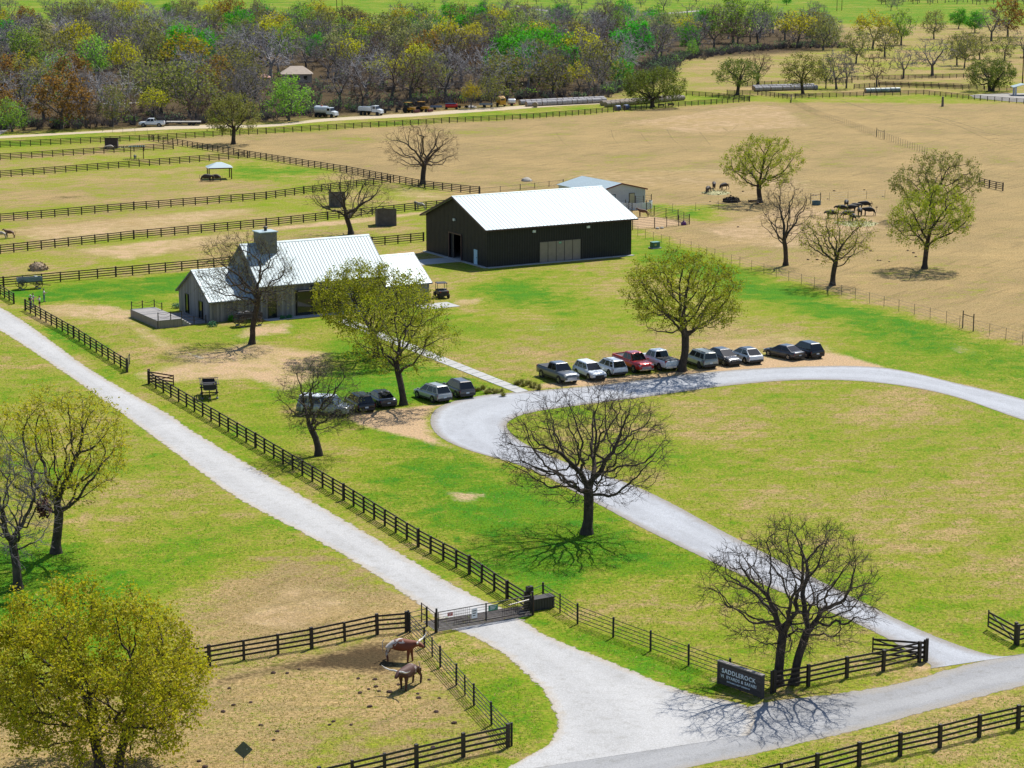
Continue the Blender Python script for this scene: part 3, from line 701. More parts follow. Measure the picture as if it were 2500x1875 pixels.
# trees that stand out in the photograph: kind, base pixel, height in pixels, breadth
for a in [('gold', 150, 315, 125, 1.15), ('gold', -10, 250, 110, 1.2), ('olive', 140, 190, 100, 1.0), ('spring', 240, 195, 105, 1.0), ('yellow', 300, 200, 95, 1.0), ('green', 152, 196, 55, .8),
          ('pale', 345, 270, 108, 1.15), ('yellow', 375, 292, 75, 1.0), ('silver', 465, 235, 115, 1.15), ('yellow', 450, 195, 110, 1.2), ('olive', 275, 310, 100, .8), ('brown', 210, 312, 100, .9),
          ('gold', 10, 315, 95, 1.0), ('spring', 30, 322, 75, 1.1), ('brown', 330, 305, 80, 1.0), ('brown', 480, 300, 85, 1.0), ('green', 20, 110, 70, 1.1), ('green', 560, 128, 48, .9), ('silver', 660, 190, 120, 1.1),
          ('spring', 705, 295, 105, 1.05), ('spring', 690, 255, 60, 1.0), ('yellow', 935, 215, 80, 1.3), ('yellow', 985, 220, 85, 1.1), ('olive', 950, 135, 100, 1.2), ('yellow', 1150, 140, 70, 1.3), ('gold', 1160, 165, 55, 1.1),
          ('green', 1240, 150, 45, 1.2), ('pale', 1215, 215, 75, 1.1), ('olive', 1200, 262, 80, .9), ('yellow', 1150, 265, 62, .8), ('yellow', 790, 70, 50, 1.3), ('gold', 880, 78, 45, 1.2), ('green', 775, 150, 65, 1.0),
          ('green', 1530, 165, 50, 1.1), ('green', 1515, 205, 60, 1.0), ('yellow', 1412, 232, 75, .9), ('yellow', 1400, 90, 40, 1.3), ('green', 1370, 60, 45, 1.4), ('green', 1680, 125, 60, 1.0), ('spring', 1790, 105, 110, 1.0), ('spring', 1690, 140, 40, .8),
          ('olive', 1350, 235, 95, 1.1), ('bare', 1450, 240, 100, 1.0), ('spring', 1580, 70, 45, 1.2), ('green', 1100, 55, 45, 1.1), ('green', 1180, 50, 40, 1.0), ('yellow', 1230, 62, 40, 1.0), ('bare', 1690, 90, 80, 1.0), ('silver', 1440, 150, 70, 1.2),
          ('yellow', 1945, 118, 88, 1.1), ('yellow', 2130, 120, 85, 1.2), ('spring', 2200, 110, 80, 1.0), ('green', 2380, 80, 50, 1.1), ('green', 2340, 70, 45, 1.0), ('gold', 2460, 90, 85, 1.1), ('bare', 2420, 100, 80, 1.1), ('olive', 2010, 122, 75, 1.0),
          ('brown', 752, 268, 58, 1.0), ('bare', 742, 240, 50, 1.1), ('green', 640, 60, 45, 1.1), ('green', 540, 50, 40, 1.3), ('green', 420, 48, 40, 1.2), ('yellow', 460, 30, 30, 1.3), ('green', 690, 82, 45, 1.2), ('yellow', 850, 68, 40, 1.1)]:
    wood_tree(*a)
# the rest of the wood
WOOD = [tuple(G(*q))[:2] for q in [(-250, 322), (330, 304), (600, 296), (760, 284), (1000, 262), (1240, 244), (1480, 232), (1650, 150), (1900, 118), (2080, 116), (2080, 78), (1700, 72), (1300, 62), (900, 82), (600, 66), (-250, 62)]]
CLEAR = [[tuple(G(*q))[:2] for q in c] for c in ([(225, 262), (400, 256), (440, 200), (250, 205)], [(40, 215), (140, 205), (150, 165), (40, 165)], [(676, 292), (772, 284), (764, 196), (684, 196)])]
rng_w = np.random.default_rng(3)
lo = np.array(WOOD).min(0); hi = np.array(WOOD).max(0)
PR = [('bare', .40), ('brown', .10), ('silver', .16), ('olive', .12), ('yellow', .07), ('spring', .04), ('green', .06), ('gold', .02), ('pale', .03)]
n_w = 0; tries = 0
while n_w < 330 and tries < 9000:
    tries += 1
    y = lo[1] * (hi[1] / lo[1]) ** rng_w.random(); x = rng_w.uniform(lo[0], hi[0]); P = np.array([[x, y]])
    if abs(x) > y * .262: continue
    if sdist(P, WOOD)[0] < 3 or any(sdist(P, c)[0] > -6 for c in CLEAR): continue
    md = min(((x - a) ** 2 + (y - b) ** 2 * .5) for a, b in PLACED) ** .5
    if md < 6.4 * (.6 + y / 1000): continue
    kind = rng_w.choice([k for k, _ in PR], p=[p for _, p in PR])
    var = int(rng_w.integers(0, 2)); sc = rng_w.uniform(.95, 1.4); PLACED.append((x, y))
    place_tree('tree', wood_label(kind, x, y), proto(kind, var), (x, y, 0), rng_w.uniform(0, 6.28), (sc * rng_w.uniform(.95, 1.2),) * 2 + (sc,), 'wood: ' + kind + ' trees'); n_w += 1
# parkland oaks on the right and far fields
def park(px, py, hpx, kind, wide=1.0, tail=None, where='far right pasture'):
    wood_tree(kind, px, py, hpx, wide, tail or {'bare': 'bare', 'brown': 'brown bare', 'olive': 'olive', 'green': 'bright green', 'yellow': 'yellow-green', 'spring': 'spring green'}[kind] + ' oak standing apart in the ' + where, 'oaks in the ' + where, 'oak_tree')
for q in [(2042, 218, 90, 'bare', 1, 'tall bare oak behind the right end of the far hay rows'), (2066, 216, 85, 'bare', .8, 'narrow bare oak just right of the tall one at the far hay'), (2016, 216, 70, 'olive', .8, 'small olive oak just behind the right end of the far hay'), (2140, 213, 82, 'brown', 1, 'brown bare oak standing above the teal-wrapped bales'), (2205, 192, 82, 'bare', 1, 'bare oak on the far fence right of the teal bales'), (2276, 185, 95, 'bare', 1.2, 'broadest dark bare oak of the parkland, above the right field'), (2336, 160, 75, 'olive', 1, 'olive oak, left of a close pair above the evergreen oak'), (2354, 167, 80, 'olive', .9, 'olive oak, right of a close pair above the evergreen oak'),
          (2090, 155, 75, 'olive', 1, 'olive oak on the wood edge behind the narrow bare oak'), (2452, 148, 62, 'olive', 1.2, 'broad olive oak behind the low round evergreen oak'), (2392, 145, 60, 'olive', 1.0, 'olive oak just left behind the low round evergreen oak'), (2280, 95, 65, 'olive', 1, 'olive oak alone at the top of the parkland'), (2160, 140, 75, 'olive', 1.1, 'olive oak behind the brown bare one above the teal bales'), (2500, 140, 70, 'bare', 1, 'bare oak at the right edge above the carport')]: park(*q)
for q in [(110, 26, 32, 'bare', 1.2), (18, 18, 30, 'bare'), (300, 12, 26, 'bare', 1.1), (330, 16, 30, 'bare'), (740, 40, 20, 'olive'), (1310, 10, 22, 'bare'), (1358, 14, 28, 'bare'), (1380, 24, 30, 'bare', 1.2), (1420, 22, 34, 'bare'), (1475, 24, 36, 'bare', 1.2),
          (1522, 20, 30, 'bare'), (1565, 18, 26, 'bare', 1.1), (1620, 25, 36, 'bare', 1.2), (1655, 8, 20, 'bare'), (1700, 10, 24, 'bare'), (1800, 8, 26, 'olive'), (1060, 6, 22, 'bare'), (1085, 16, 24, 'bare'), (1240, 18, 34, 'bare', 1.2), (1185, 14, 26, 'bare'), (1985, 45, 45, 'bare', .9), (2003, 55, 50, 'bare', .8), (2175, 26, 30, 'bare'),
          (2190, 22, 26, 'bare'), (1920, 12, 26, 'green'), (760, 6, 22, 'bare'), (640, 4, 22, 'bare'), (560, 4, 22, 'bare'), (200, 3, 22, 'bare')]: park(*q, where='far fields beyond the wood')
for i in range(34):
    park(2150 + i * 11 + random.uniform(-5, 5), random.uniform(3, 12), 26, random.choice(['bare', 'bare', 'brown', 'olive']), 1.0, None, 'far tree line beyond the green field')
for i in range(16):
    park(480 + i * 28 + random.uniform(-8, 8), random.uniform(-14, 3), 24, random.choice(['bare', 'olive', 'brown']), 1.1, None, 'tree line at the very top')

# brush under and along the wood: nobody could count it
def brush():
    rng = np.random.default_rng(77); parts = []; mi = []; edge = [(-200, 322), (150, 317), (330, 306), (480, 305), (600, 298), (760, 284), (1000, 262), (1240, 246), (1480, 234), (1600, 190), (1655, 150), (1900, 121), (2060, 119)]
    E = resample([G(*q) for q in edge], 330); P = []
    for k, e in enumerate(E):
        for j in range(3): P.append((e[0] + rng.normal() * 3, e[1] + abs(rng.normal()) * 9 + 2))
    for j in range(1500):
        y = lo[1] * (hi[1] / lo[1]) ** rng.random(); x = rng.uniform(-.27, .27) * y
        if sdist(np.array([[x, y]]), WOOD)[0] > 0 and not any(sdist(np.array([[x, y]]), c)[0] > -3 for c in CLEAR[:2]): P.append((x, y))
    for j in range(70): g_ = G(rng.uniform(690, 790), rng.uniform(212, 284)); P.append((g_.x, g_.y))
    for (x, y) in P:
        h = rng.uniform(1.0, 3.4); w_ = h * rng.uniform(.6, 1.1); n = 16
        o = np.tile([[x, y, 0.]], (n, 1)) + rng.normal(size=(n, 3)) * [.3, .3, 0]
        e = np.c_[x + rng.normal(size=n) * w_ * .55, y + rng.normal(size=n) * w_ * .55, h * rng.uniform(.45, 1, n)]
        parts.append(tubes(o, e, np.full(n, .05), np.full(n, .025), 3)); mi += [0] * (n * 3)
        d = nrm(rng.normal(size=(n, 3)) + [0, 0, .6]); m_ = o * .4 + e * .6; parts.append(tubes(m_, m_ + d * h * .35, np.full(n, .035), np.full(n, .02), 3)); mi += [0] * (n * 3)
        if rng.random() < .22:
            v, f = leaves(rng, e, 3, h * .18, .42); parts.append((v, f)); mi += [1 if rng.random() < .7 else 2] * len(f)
    V, Fq = merge(parts); me = mesh_np('underbrush', V, Fq, [TWIGK, LEAF['teal'], LEAF['spring']]); me.polygons.foreach_set('material_index', np.array(mi, np.int32))
    tag(link(bpy.data.objects.new('underbrush', me)), 'tangled grey brush and saplings under and along the wood', 'brush', kind='stuff')
brush()
# ================================================================== fences and gates
M_BOARD = PM('dark stained fence boards', (.040, .026, .021), (.022, .017, .016), 4, .6, rnd=.5)
M_PIPE = PM('black painted pipe', (.030, .027, .027), (.018, .016, .016), 4, .62, rnd=.4)
M_RUST = PM('rusty brown steel', (.075, .036, .025), (.04, .024, .02), 5, .6, rnd=.4)
M_TPOST = PM('dull green steel post', (.07, .075, .05), (.05, .05, .04), 3, .6)
M_WIRE = PM('galvanised wire', (.30, .30, .30), (.2, .2, .2), 3, .4, .8)
FRND = random.Random(9)
def seg_pts(pts, spacing):
    P = [G(*q) if not isinstance(q, Vector) else q for q in pts]; out = []
    for a, b in zip(P[:-1], P[1:]):
        n = max(1, round((b - a).length / spacing))
        out += [a.lerp(b, i / n) for i in range(n)]
    return out + [P[-1]], P
def fence(label, pts, spacing=2.44, h=1.42, rails=4, style='board', bays=True, name=None, mat=None, end=True, group='ranch fences', extra=True):
    name = name or {'board': 'board_fence', 'pipe': 'pipe_fence', 'wire': 'wire_fence'}[style]
    posts, corners = seg_pts(pts, spacing)
    o0 = posts[0]; f = thing(name, label, 'fence', o0, 0, group)
    m = mat or {'board': M_BOARD, 'pipe': M_PIPE, 'wire': M_TPOST}[style]
    pw = {'board': .15, 'pipe': .11, 'wire': .055}[style]
    pm = unit('post' if style == 'board' else 'pipe_post', m); rm = unit('rail' if style == 'board' else 'pipe_rail', m)
    dirs = []
    for i, p in enumerate(posts):
        d = (posts[min(i + 1, len(posts) - 1)] - posts[max(i - 1, 0)]).normalized(); a = math.atan2(d.y, d.x)
        corner = any((p - c).length < .05 for c in corners)
        k = 1.35 if corner and style != 'wire' else 1.0
        inst('post', pm, f, p - o0, (pw * k, pw * k, h * (1.06 if corner else 1) + FRND.uniform(-.03, .03)), (FRND.gauss(0, .008), FRND.gauss(0, .008), a))
    if style == 'wire':
        for j in range(rails):
            z = h * (.18 + .78 * j / (rails - 1)); b = MB()
            b.path([p - o0 + Vector((0, 0, z)) for p in posts], .010, 3); b.build('wire', M_WIRE, f)
        return f
    z0 = .32 if style == 'board' else .22
    hs = [z0 + (h - .10 - z0) * j / (rails - 1) for j in range(rails)]
    runs = list(zip(posts[:-1], posts[1:])) if bays else list(zip(corners[:-1], corners[1:]))
    for a, b in runs:
        d = b - a; L = d.length; an = math.atan2(d.y, d.x); nn = Vector((-d.y, d.x, 0)).normalized()
        off = nn * (pw / 2 + .022) if style == 'board' else Vector((0, 0, 0))
        for z in hs:
            q = (a + b) / 2 - o0 + off + Vector((0, 0, z + (FRND.gauss(0, .008) if bays else 0)))
            inst('rail', rm, f, q, (L - .006, .035, .135) if style == 'board' else (L, .055, .055), (0, FRND.gauss(0, .003) if bays else 0, an))
    return f
fence('dark board fence between the white gravel road and the yard, running to the gate', [(363, 938), (624, 1093), (839, 1221), (1021, 1335), (1146, 1402), (1238, 1464), (1283, 1492)])
fence('dark board fence between the gravel road and the yard, left of the drive opening', [(62, 758), (180, 825), (310, 908)])
fence('short dark board fence at the far left behind the people', [(-160, 640), (0, 721), (34, 742)])
fence('black pipe fence leading from the gate to the entrance sign', [(1326, 1470), (1410, 1523), (1497, 1556), (1588, 1590), (1681, 1625), (1781, 1661), (1883, 1693)], rails=5, style='pipe', spacing=2.6, mat=M_PIPE)
fence('dark board fence along the asphalt road beside the entrance sign', [(1890, 1690), (1973, 1676), (2067, 1655), (2156, 1638), (2244, 1617), (2258, 1614)])
fence('dark board fence at the bottom right below the asphalt road', [(1720, 1966), (1994, 1898), (2097, 1871), (2197, 1846), (2294, 1825), (2390, 1800), (2485, 1778), (2640, 1742)])
fence('dark board fence behind the two longhorns', [(-120, 1732), (0, 1711), (511, 1626), (761, 1583), (921, 1549), (992, 1543)])
fence('black pipe fence sloping beside the longhorns down to the corner', [(1001, 1545), (1036, 1581), (1075, 1629), (1114, 1673), (1157, 1723), (1200, 1770), (1249, 1821)], rails=5, style='pipe', spacing=2.6)
fence('dark board fence along the bottom edge in front of the longhorn pen', [(1240, 1824), (1131, 1848), (1017, 1875), (780, 1932), (560, 1985)])
fence('short pipe fence stub between the pen corner and the gate', [(996, 1541), (1042, 1530)], rails=4, style='pipe', spacing=1.6)
fence('short pipe fence stub between the gate post and the sign fence', [(1288, 1486), (1326, 1470)], rails=3, style='pipe', spacing=1.6)
fence('dark board fence stub at the right edge by the open gate', [(2484, 1575), (2510, 1568), (2640, 1530)])
# paddocks
fence('dark board fence along the lane at the back of the paddocks and tan field', [(-200, 374), (0, 360), (364, 343), (650, 327), (925, 310), (1097, 300), (1270, 292), (1428, 280), (1592, 265), (1736, 255), (1830, 248)], bays=False)
fence('second dark board fence from the back across the left paddocks', [(-200, 407), (0, 391), (423, 364)], bays=False)
fence('third dark board fence from the back across the left paddocks', [(-200, 452), (0, 434), (605, 386)], bays=False)
fence('fourth dark board fence from the back across the left paddocks', [(-200, 563), (0, 542), (327, 513), (650, 487), (742, 474), (953, 447)], spacing=2.44)
fence('fifth dark board fence, behind the wooden house and before the zebra', [(-200, 645), (0, 620), (327, 584), (650, 554), (800, 537), (1014, 514), (1092, 506)], spacing=2.44)
fence('dark board fence directly behind the wagon and the wooden house', [(-200, 722), (9, 701), (283, 676), (561, 650), (760, 617), (908, 601), (1034, 589)], spacing=2.6)
fence('long dark board cross fence dividing the paddocks from the tan field', [(364, 343), (650, 391), (846, 422), (1037, 459), (1170, 474)], bays=False)
fence('low pipe fence behind the big dark barn', [(1172, 473), (1270, 464), (1375, 452)], spacing=4, h=1.1, rails=2, style='pipe', bays=False)
fence('dark board fence running past the far hay to the gate', [(1675, 233), (1755, 239), (1830, 247)], bays=False)
fence('dark board fence around the far hay yard, left side', [(1775, 231), (1850, 232), (1932, 243), (1931, 251)], bays=False)
fence('dark board fence along the top of the right field', [(1941, 241), (2141, 234), (2255, 231), (2393, 245), (2500, 253), (2700, 272)], bays=False)
fence('dark board fence behind the right-hand hay rows', [(1800, 212), (1850, 209), (2032, 205), (2080, 203)], bays=False)
fence('far dark board fence below the parkland oaks', [(2079, 196), (2200, 193), (2352, 190), (2480, 186)], bays=False)
fence('dark board fence behind the low round evergreen oak', [(2085, 217), (2147, 212), (2350, 219), (2476, 223)], bays=False)
fence('dark board fence between the hay rows and the parkland oaks', [(2144, 208), (2273, 212), (2402, 218)], bays=False)
# wire
fence('wire fence on steel posts down the right side of the lawn', [(1557, 577), (1634, 601), (1687, 614), (1745, 633), (1806, 652), (1895, 678), (1988, 704), (2088, 732), (2194, 760), (2310, 790), (2376, 809), (2496, 841), (2640, 882)], spacing=3.1, h=1.5, style='wire')
fence('wire fence across the pasture behind the water tank', [(1590, 522), (1642, 518), (1754, 512), (1979, 492), (2160, 484)], spacing=4.2, h=1.5, style='wire')
fence('wire fence slanting down the right field from the far gate', [(1931, 251), (1997, 284), (2066, 307), (2144, 335), (2263, 378)], spacing=2.0, h=1.6, style='wire')
fence('thin wire fence beside the dirt lane at far left', [(250, 322), (300, 326), (360, 331)], spacing=4.5, h=1.5, style='wire')
# corral panels beside the barn
fence('brown steel corral around the brown horse beside the barn', [(1544, 561), (1598, 557), (1657, 551), (1683, 548), (1655, 537), (1597, 527), (1578, 514)], spacing=3.2, h=1.7, rails=6, style='pipe', mat=M_RUST, name='corral')
fence('rust red steel panel beside the white building', [(1551, 505), (1590, 501)], spacing=1.6, h=1.9, rails=6, style='pipe', mat=M_RUST, name='corral')
fence('short dark steel panel next to the white ring', [(1527, 512), (1543, 520)], spacing=2.2, h=1.7, rails=5, style='pipe', name='corral')
fence('dark wooden pen fence behind the broad olive oak', [(2391, 452), (2415, 459), (2448, 466)], spacing=2.4, h=1.5, name='board_fence')
# H-braces
def hbrace(label, a, b, h=1.7):
    a, b = G(*a), G(*b); t = thing('fence_brace', label, 'brace', a, 0)
    inst('post', unit('pipe_post', M_PIPE), t, (0, 0, 0), (.14, .14, h)); inst('post', unit('pipe_post', M_PIPE), t, b - a, (.14, .14, h))
    d = b - a; inst('rail', unit('pipe_rail', M_PIPE), t, d / 2 + Vector((0, 0, h * .8)), (d.length, .09, .09), (0, 0, math.atan2(d.y, d.x)))
    return t
hbrace('dark H-shaped brace in the wire fence at the right edge of the lawn', (2350, 801), (2376, 809), 2.2)
t = hbrace('dark H-shaped brace beside the water tank', (1979, 497), (2003, 494), 1.8)
t2 = hbrace('wooden brace halfway down the slanting wire fence', (2140, 334), (2158, 340), 2.2)
# wooden gates
def board_gate(label, hinge, free, h=1.35, mat=None, rails=4):
    a, b = G(*hinge), G(*free); m = mat or M_BOARD; t = thing('board_gate', label, 'gate', a, 0, 'open board gates'); d = b - a; L = d.length; an = math.atan2(d.y, d.x)
    inst('hinge_post', unit('post', m), t, (0, 0, 0), (.2, .2, h + .25), (0, 0, an))
    for k in (.10 / L, 1.0): inst('stile', unit('post', m), t, d * k + Vector((0, 0, .18)), (.10, .07, h - .12), (0, 0, an))
    for j in range(rails):
        inst('rail', unit('rail', m), t, d * .52 + Vector((0, 0, .26 + (h - .34) * j / (rails - 1))) + Vector((-d.y, d.x, 0)).normalized() * .05, (L * .94, .03, .14), (0, 0, an))
    b_ = MB(); b_.bar(d * .1 + Vector((0, 0, .26)) - Vector((-d.y, d.x, 0)).normalized() * .05, d * .98 + Vector((0, 0, h - .1)) - Vector((-d.y, d.x, 0)).normalized() * .05, .03, .1); b_.build('diagonal_brace', m, t)
    return t
board_gate('dark board gate standing open at the end of the road fence', (2262, 1614), (2130, 1604))
board_gate('dark board gate standing open at the right edge by the drive', (2479, 1573), (2412, 1536))
board_gate('reddish board gate standing open beside the black wagon', (364, 936), (424, 946), mat=PM('red brown gate boards', (.13, .035, .035), (.07, .022, .022), 4, .6))
board_gate('narrow grey gate seen edge-on at the end of the left road fence', (311, 909), (317, 893))
# ------------------------------------------------------------------ entrance gate with cattle guard
ga, gb = G(1066, 1544), G(1300, 1501); gd = gb - ga; GL = gd.length; gan = math.atan2(gd.y, gd.x)
gt = thing('entrance_gate', 'black steel double gate with small signs closing the white gravel road', 'gate', ga, gan)
for x in (0.0, GL): inst('post', unit('pipe_post', M_PIPE), gt, (x, 0, 0), (.16, .16, 1.75))
H1 = 1.45
leaf_ = MB()
for z in (.28, H1): leaf_.tube((.12, 0, z), (GL - .12, 0, z), .035, n=8)
for x in (.14, GL - .14): leaf_.tube((x, 0, .28), (x, 0, H1), .035)
leaf_.build('gate_frame', M_PIPE, gt)
mid = MB().tube((GL * .51, 0, .2), (GL * .51, 0, H1 + .05), .06); mid.build('centre_stile', M_PIPE, gt)
for k in range(5):
    z = .28 + (H1 - .28) * (k + 1) / 6
    for x0, x1 in ((.14, GL * .5), (GL * .52, GL - .14)):
        inst('bar', unit('pipe_rail', M_PIPE), gt, ((x0 + x1) / 2, 0, z), (x1 - x0, .03, .03))
for a_, b_, n in ((.18, .34, 9), (.68, .84, 9)):
    for i in range(n): inst('bar', unit('pipe_post', M_PIPE), gt, (GL * (a_ + (b_ - a_) * i / (n - 1)), 0, .28), (.028, .028, H1 - .28))
M_SIGNW = PM('white sign plate', (.75, .77, .78), (.65, .67, .68), 3, .5); M_SIGNG = PM('green sign plate', (.03, .20, .12), (.02, .15, .09), 3, .5); M_SIGNR = PM('red sign plate', (.5, .06, .07), (.4, .05, .06), 3, .5); M_INK = PM('dark print', (.03, .03, .035), None, 3, .6)
for x, z, sx, sz, m1, m2 in ((GL * .135, 1.18, .42, .28, M_SIGNR, M_SIGNW), (GL * .385, .92, .46, .72, M_SIGNW, M_INK), (GL * .58, 1.1, .78, .42, M_SIGNG, M_SIGNW)):
    s_ = MB().box((x, -.055, z), (sx, .012, sz)).build('sign_plate', m1, gt)
    pr = MB()
    for j in range(3): pr.box((x - sx * .04 * j, -.064, z + sz * (.26 - .24 * j)), (sx * (.7 - .12 * j), .004, sz * .09))
    pr.build('print', m2, s_)
MB().tube((GL - 1.9, .12, 1.0), (GL - .1, .35, 1.05), .045).build('gate_operator_arm', PM('white steel arm', (.42, .36, .32), None, 3, .4), gt)
pa = G(1283, 1489)
t = thing('gate_operator', 'dark gate motor box with control head at the right gate post', 'gate motor', G(1300, 1492), gan)
MB().box((.95, .25, .42), (1.7, .75, .84)).build('cabinet', PM('dark blue grey steel', (.05, .05, .062), (.035, .035, .045), 3, .45), t, bevel=.02)
MB().box((.95, .25, .87), (1.8, .85, .05)).build('lid', M_PIPE, t)
MB().box((-.1, .35, .9), (.2, .2, 1.8)).box((-.05, .30, 1.55), (.42, .34, .5)).build('control_post', M_PIPE, t)
for i in range(7): inst('rib', unit('rail', M_PIPE), t, (.25 + i * .23, -.135, .42), (.03, .02, .78))
# cattle guard
q = [G(1066, 1543), G(1299, 1503), G(1281, 1479), G(1033, 1518)]
cg = thing('cattle_guard', 'steel bar cattle guard grid in the road under the entrance gate', 'cattle guard', q[0], 0)
MB().hexa([p - q[0] + Vector((0, 0, .024)) for p in q] + [p - q[0] + Vector((0, 0, -.1)) for p in q]).build('pit', PM('pale gravel in the pit', (.34, .33, .31), (.24, .23, .22), 6, .9), cg)
for i in range(10):
    f_ = (i + .3) / 10; a, b = q[0].lerp(q[3], f_) - q[0], q[1].lerp(q[2], f_) - q[0]; d = b - a
    inst('bar', unit('pipe_rail', M_RUST), cg, (a + b) / 2 + Vector((0, 0, .055)), (d.length, .055, .055), (0, 0, math.atan2(d.y, d.x)))
for i, (a, b) in enumerate(((q[0], q[3]), (q[1], q[2]))):
    a, b = a - q[0], b - q[0]
    w_ = MB(); e = Vector((gd.normalized() * (-.12 if i == 0 else .12)))
    for k in (0, 1): w_.tube((a, b)[k] + e, (a, b)[k] + e + Vector((0, 0, 1.45)), .045)
    for z in (.7, 1.4): w_.tube(a + e + Vector((0, 0, z)), b + e + Vector((0, 0, z)), .03)
    w_.build('wing', M_RUST, cg)
# ------------------------------------------------------------------ entrance sign
sa, sb = G(1754, 1668), G(1862, 1706); sdv = sb - sa; SL = sdv.length; san = math.atan2(sdv.y, sdv.x)
t = thing('entrance_sign', 'big weathered plank sign lettered SADDLEROCK in front of the pipe fence', 'sign', sa, san)
M_PLANK = [PM('weathered plank %d' % i, c, tuple(x * .6 for x in c), 2.2, .8, stretch=(.25, 1, 6), bmp=.01) for i, c in enumerate([(.095, .075, .072), (.075, .062, .062), (.11, .09, .085)])]
SH = HGT(1754, 1668, 1613)
npl = 8
for i in range(npl):
    MB().box((SL / 2, 0, .06 + (i + .5) * (SH - .06) / npl), (SL - .02 * (i % 2), .16 + .012 * ((i * 5) % 3), (SH - .06) / npl - .012)).build('plank', M_PLANK[i % 3], t)
for x in (.04, SL - .04): MB().box((x, .0, SH / 2), (.14, .24, SH)).build('end_post', M_PLANK[1], t)
MB().box((SL / 2, .0, SH + .03), (SL + .05, .32, .07)).build('cap_board', PM('grey cap board', (.30, .27, .25), (.18, .16, .15), 2, .8, stretch=(.4, 2, 1)), t)
M_LET = PM('pale blue white letters', (.84, .90, .95), (.78, .84, .90), 3, .5)
def text_mesh(s, size, mat, ext=.012, space=1.12):
    cu = bpy.data.curves.new('lettering', 'FONT'); cu.body = s; cu.size = size; cu.extrude = ext; cu.align_x = 'CENTER'; cu.align_y = 'CENTER'; cu.space_character = space; cu.offset = size * .012; cu.resolution_u = 3
    o = bpy.data.objects.new('lettering_tmp', cu); link(o); me = bpy.data.meshes.new_from_object(o); bpy.data.objects.remove(o); me.materials.append(mat); return me
for s_, z, wd_ in (('SADDLEROCK', SH * .665, .76), ('VI  EYARDS & SAFARI', SH * .42, .80), ('ENTRANCE NEXT DRIVEWAY', SH * .235, .52)):
    me = text_mesh(s_, .3, M_LET); xs = [v.co.x for v in me.vertices]; k = SL * wd_ / (max(xs) - min(xs))
    o = inst('lettering', me, t, (SL * .48, -.115, z), (k, k * (1.0 if k < 1.4 else 1.0), 1), (R(90), 0, 0))
# diamond road sign seen from behind
sp = G(592, 1925); t = thing('road_sign', 'grey back of a diamond road sign on a leaning post, bottom left', 'road sign', sp, R(8))
MB().bar((0, 0, 0), (.14, 0, 2.75), .06, .03).build('post', PM('green grey steel', (.05, .06, .055), None, 3, .5), t)
dm = MB(); c = Vector((.118, -.03, 2.35)); rr = .53
pl = MB().hexa([c + Vector((a * rr, 0, b * rr)) for a, b in ((0, -1), (1, 0), (0, 1), (-1, 0))] + [c + Vector((a * rr, -.006, b * rr)) for a, b in ((0, -1), (1, 0), (0, 1), (-1, 0))])
po = pl.build('sign_plate', PM('dull aluminium', (.13, .15, .165), (.10, .115, .13), 2, .45, .6), t)
MB().hexa([c + Vector((a * .03 + .2, -.012, b * .03 + .05)) for a, b in ((0, -1), (1, 0), (0, 1), (-1, 0))] + [c + Vector((a * .03 + .2, -.02, b * .03 + .05)) for a, b in ((0, -1), (1, 0), (0, 1), (-1, 0))]).build('sticker', M_SIGNW, po)
# ================================================================== buildings
M_BARN = PM('charcoal metal siding', (.019, .020, .025), (.014, .015, .019), 1.2, .5, 0, spec=.3)
M_RIB = PM('charcoal metal rib', (.036, .036, .042), (.028, .028, .033), 1.2, .45, 0, spec=.4)
M_ROOF = PM('galvalume roof sheet', (.365, .455, .485), (.34, .42, .45), .5, .5, .1)
M_SEAM = PM('galvalume roof seam', (.13, .15, .165), (.11, .125, .14), .5, .5, .2)
M_TRIM = PM('dark red brown trim', (.07, .03, .035), (.05, .025, .03), 2, .5)
M_WOOD = [PM('grey weathered board %d' % i, c, tuple(x * .72 for x in c), 1.5, .85, stretch=(5, 5, .35), bmp=.008) for i, c in enumerate([(.26, .25, .245), (.20, .195, .195), (.33, .31, .295), (.235, .215, .20)])]
def glass_mat(name, c, rough=.06):
    m, t, b, o = nodes_of(name); f = noise(t, pos(t), .8, 2)
    t.links.new(mixc(t, f, c, tuple(x * .6 for x in c)), b.inputs['Base Color']); b.inputs['Roughness'].default_value = rough; b.inputs['Specular IOR Level'].default_value = .5; b.inputs['Coat Weight'].default_value = .15; b.inputs['Coat Roughness'].default_value = .03
    MATS[name] = m; return m
M_GLASS = glass_mat('dark window glass', (.02, .03, .03))
def frame(px0, px1):
    a, b = G(*px0), G(*px1); u = (b - a).normalized(); return a, u, Vector((-u.y, u.x, 0)), math.atan2(u.y, u.x), (b - a).length
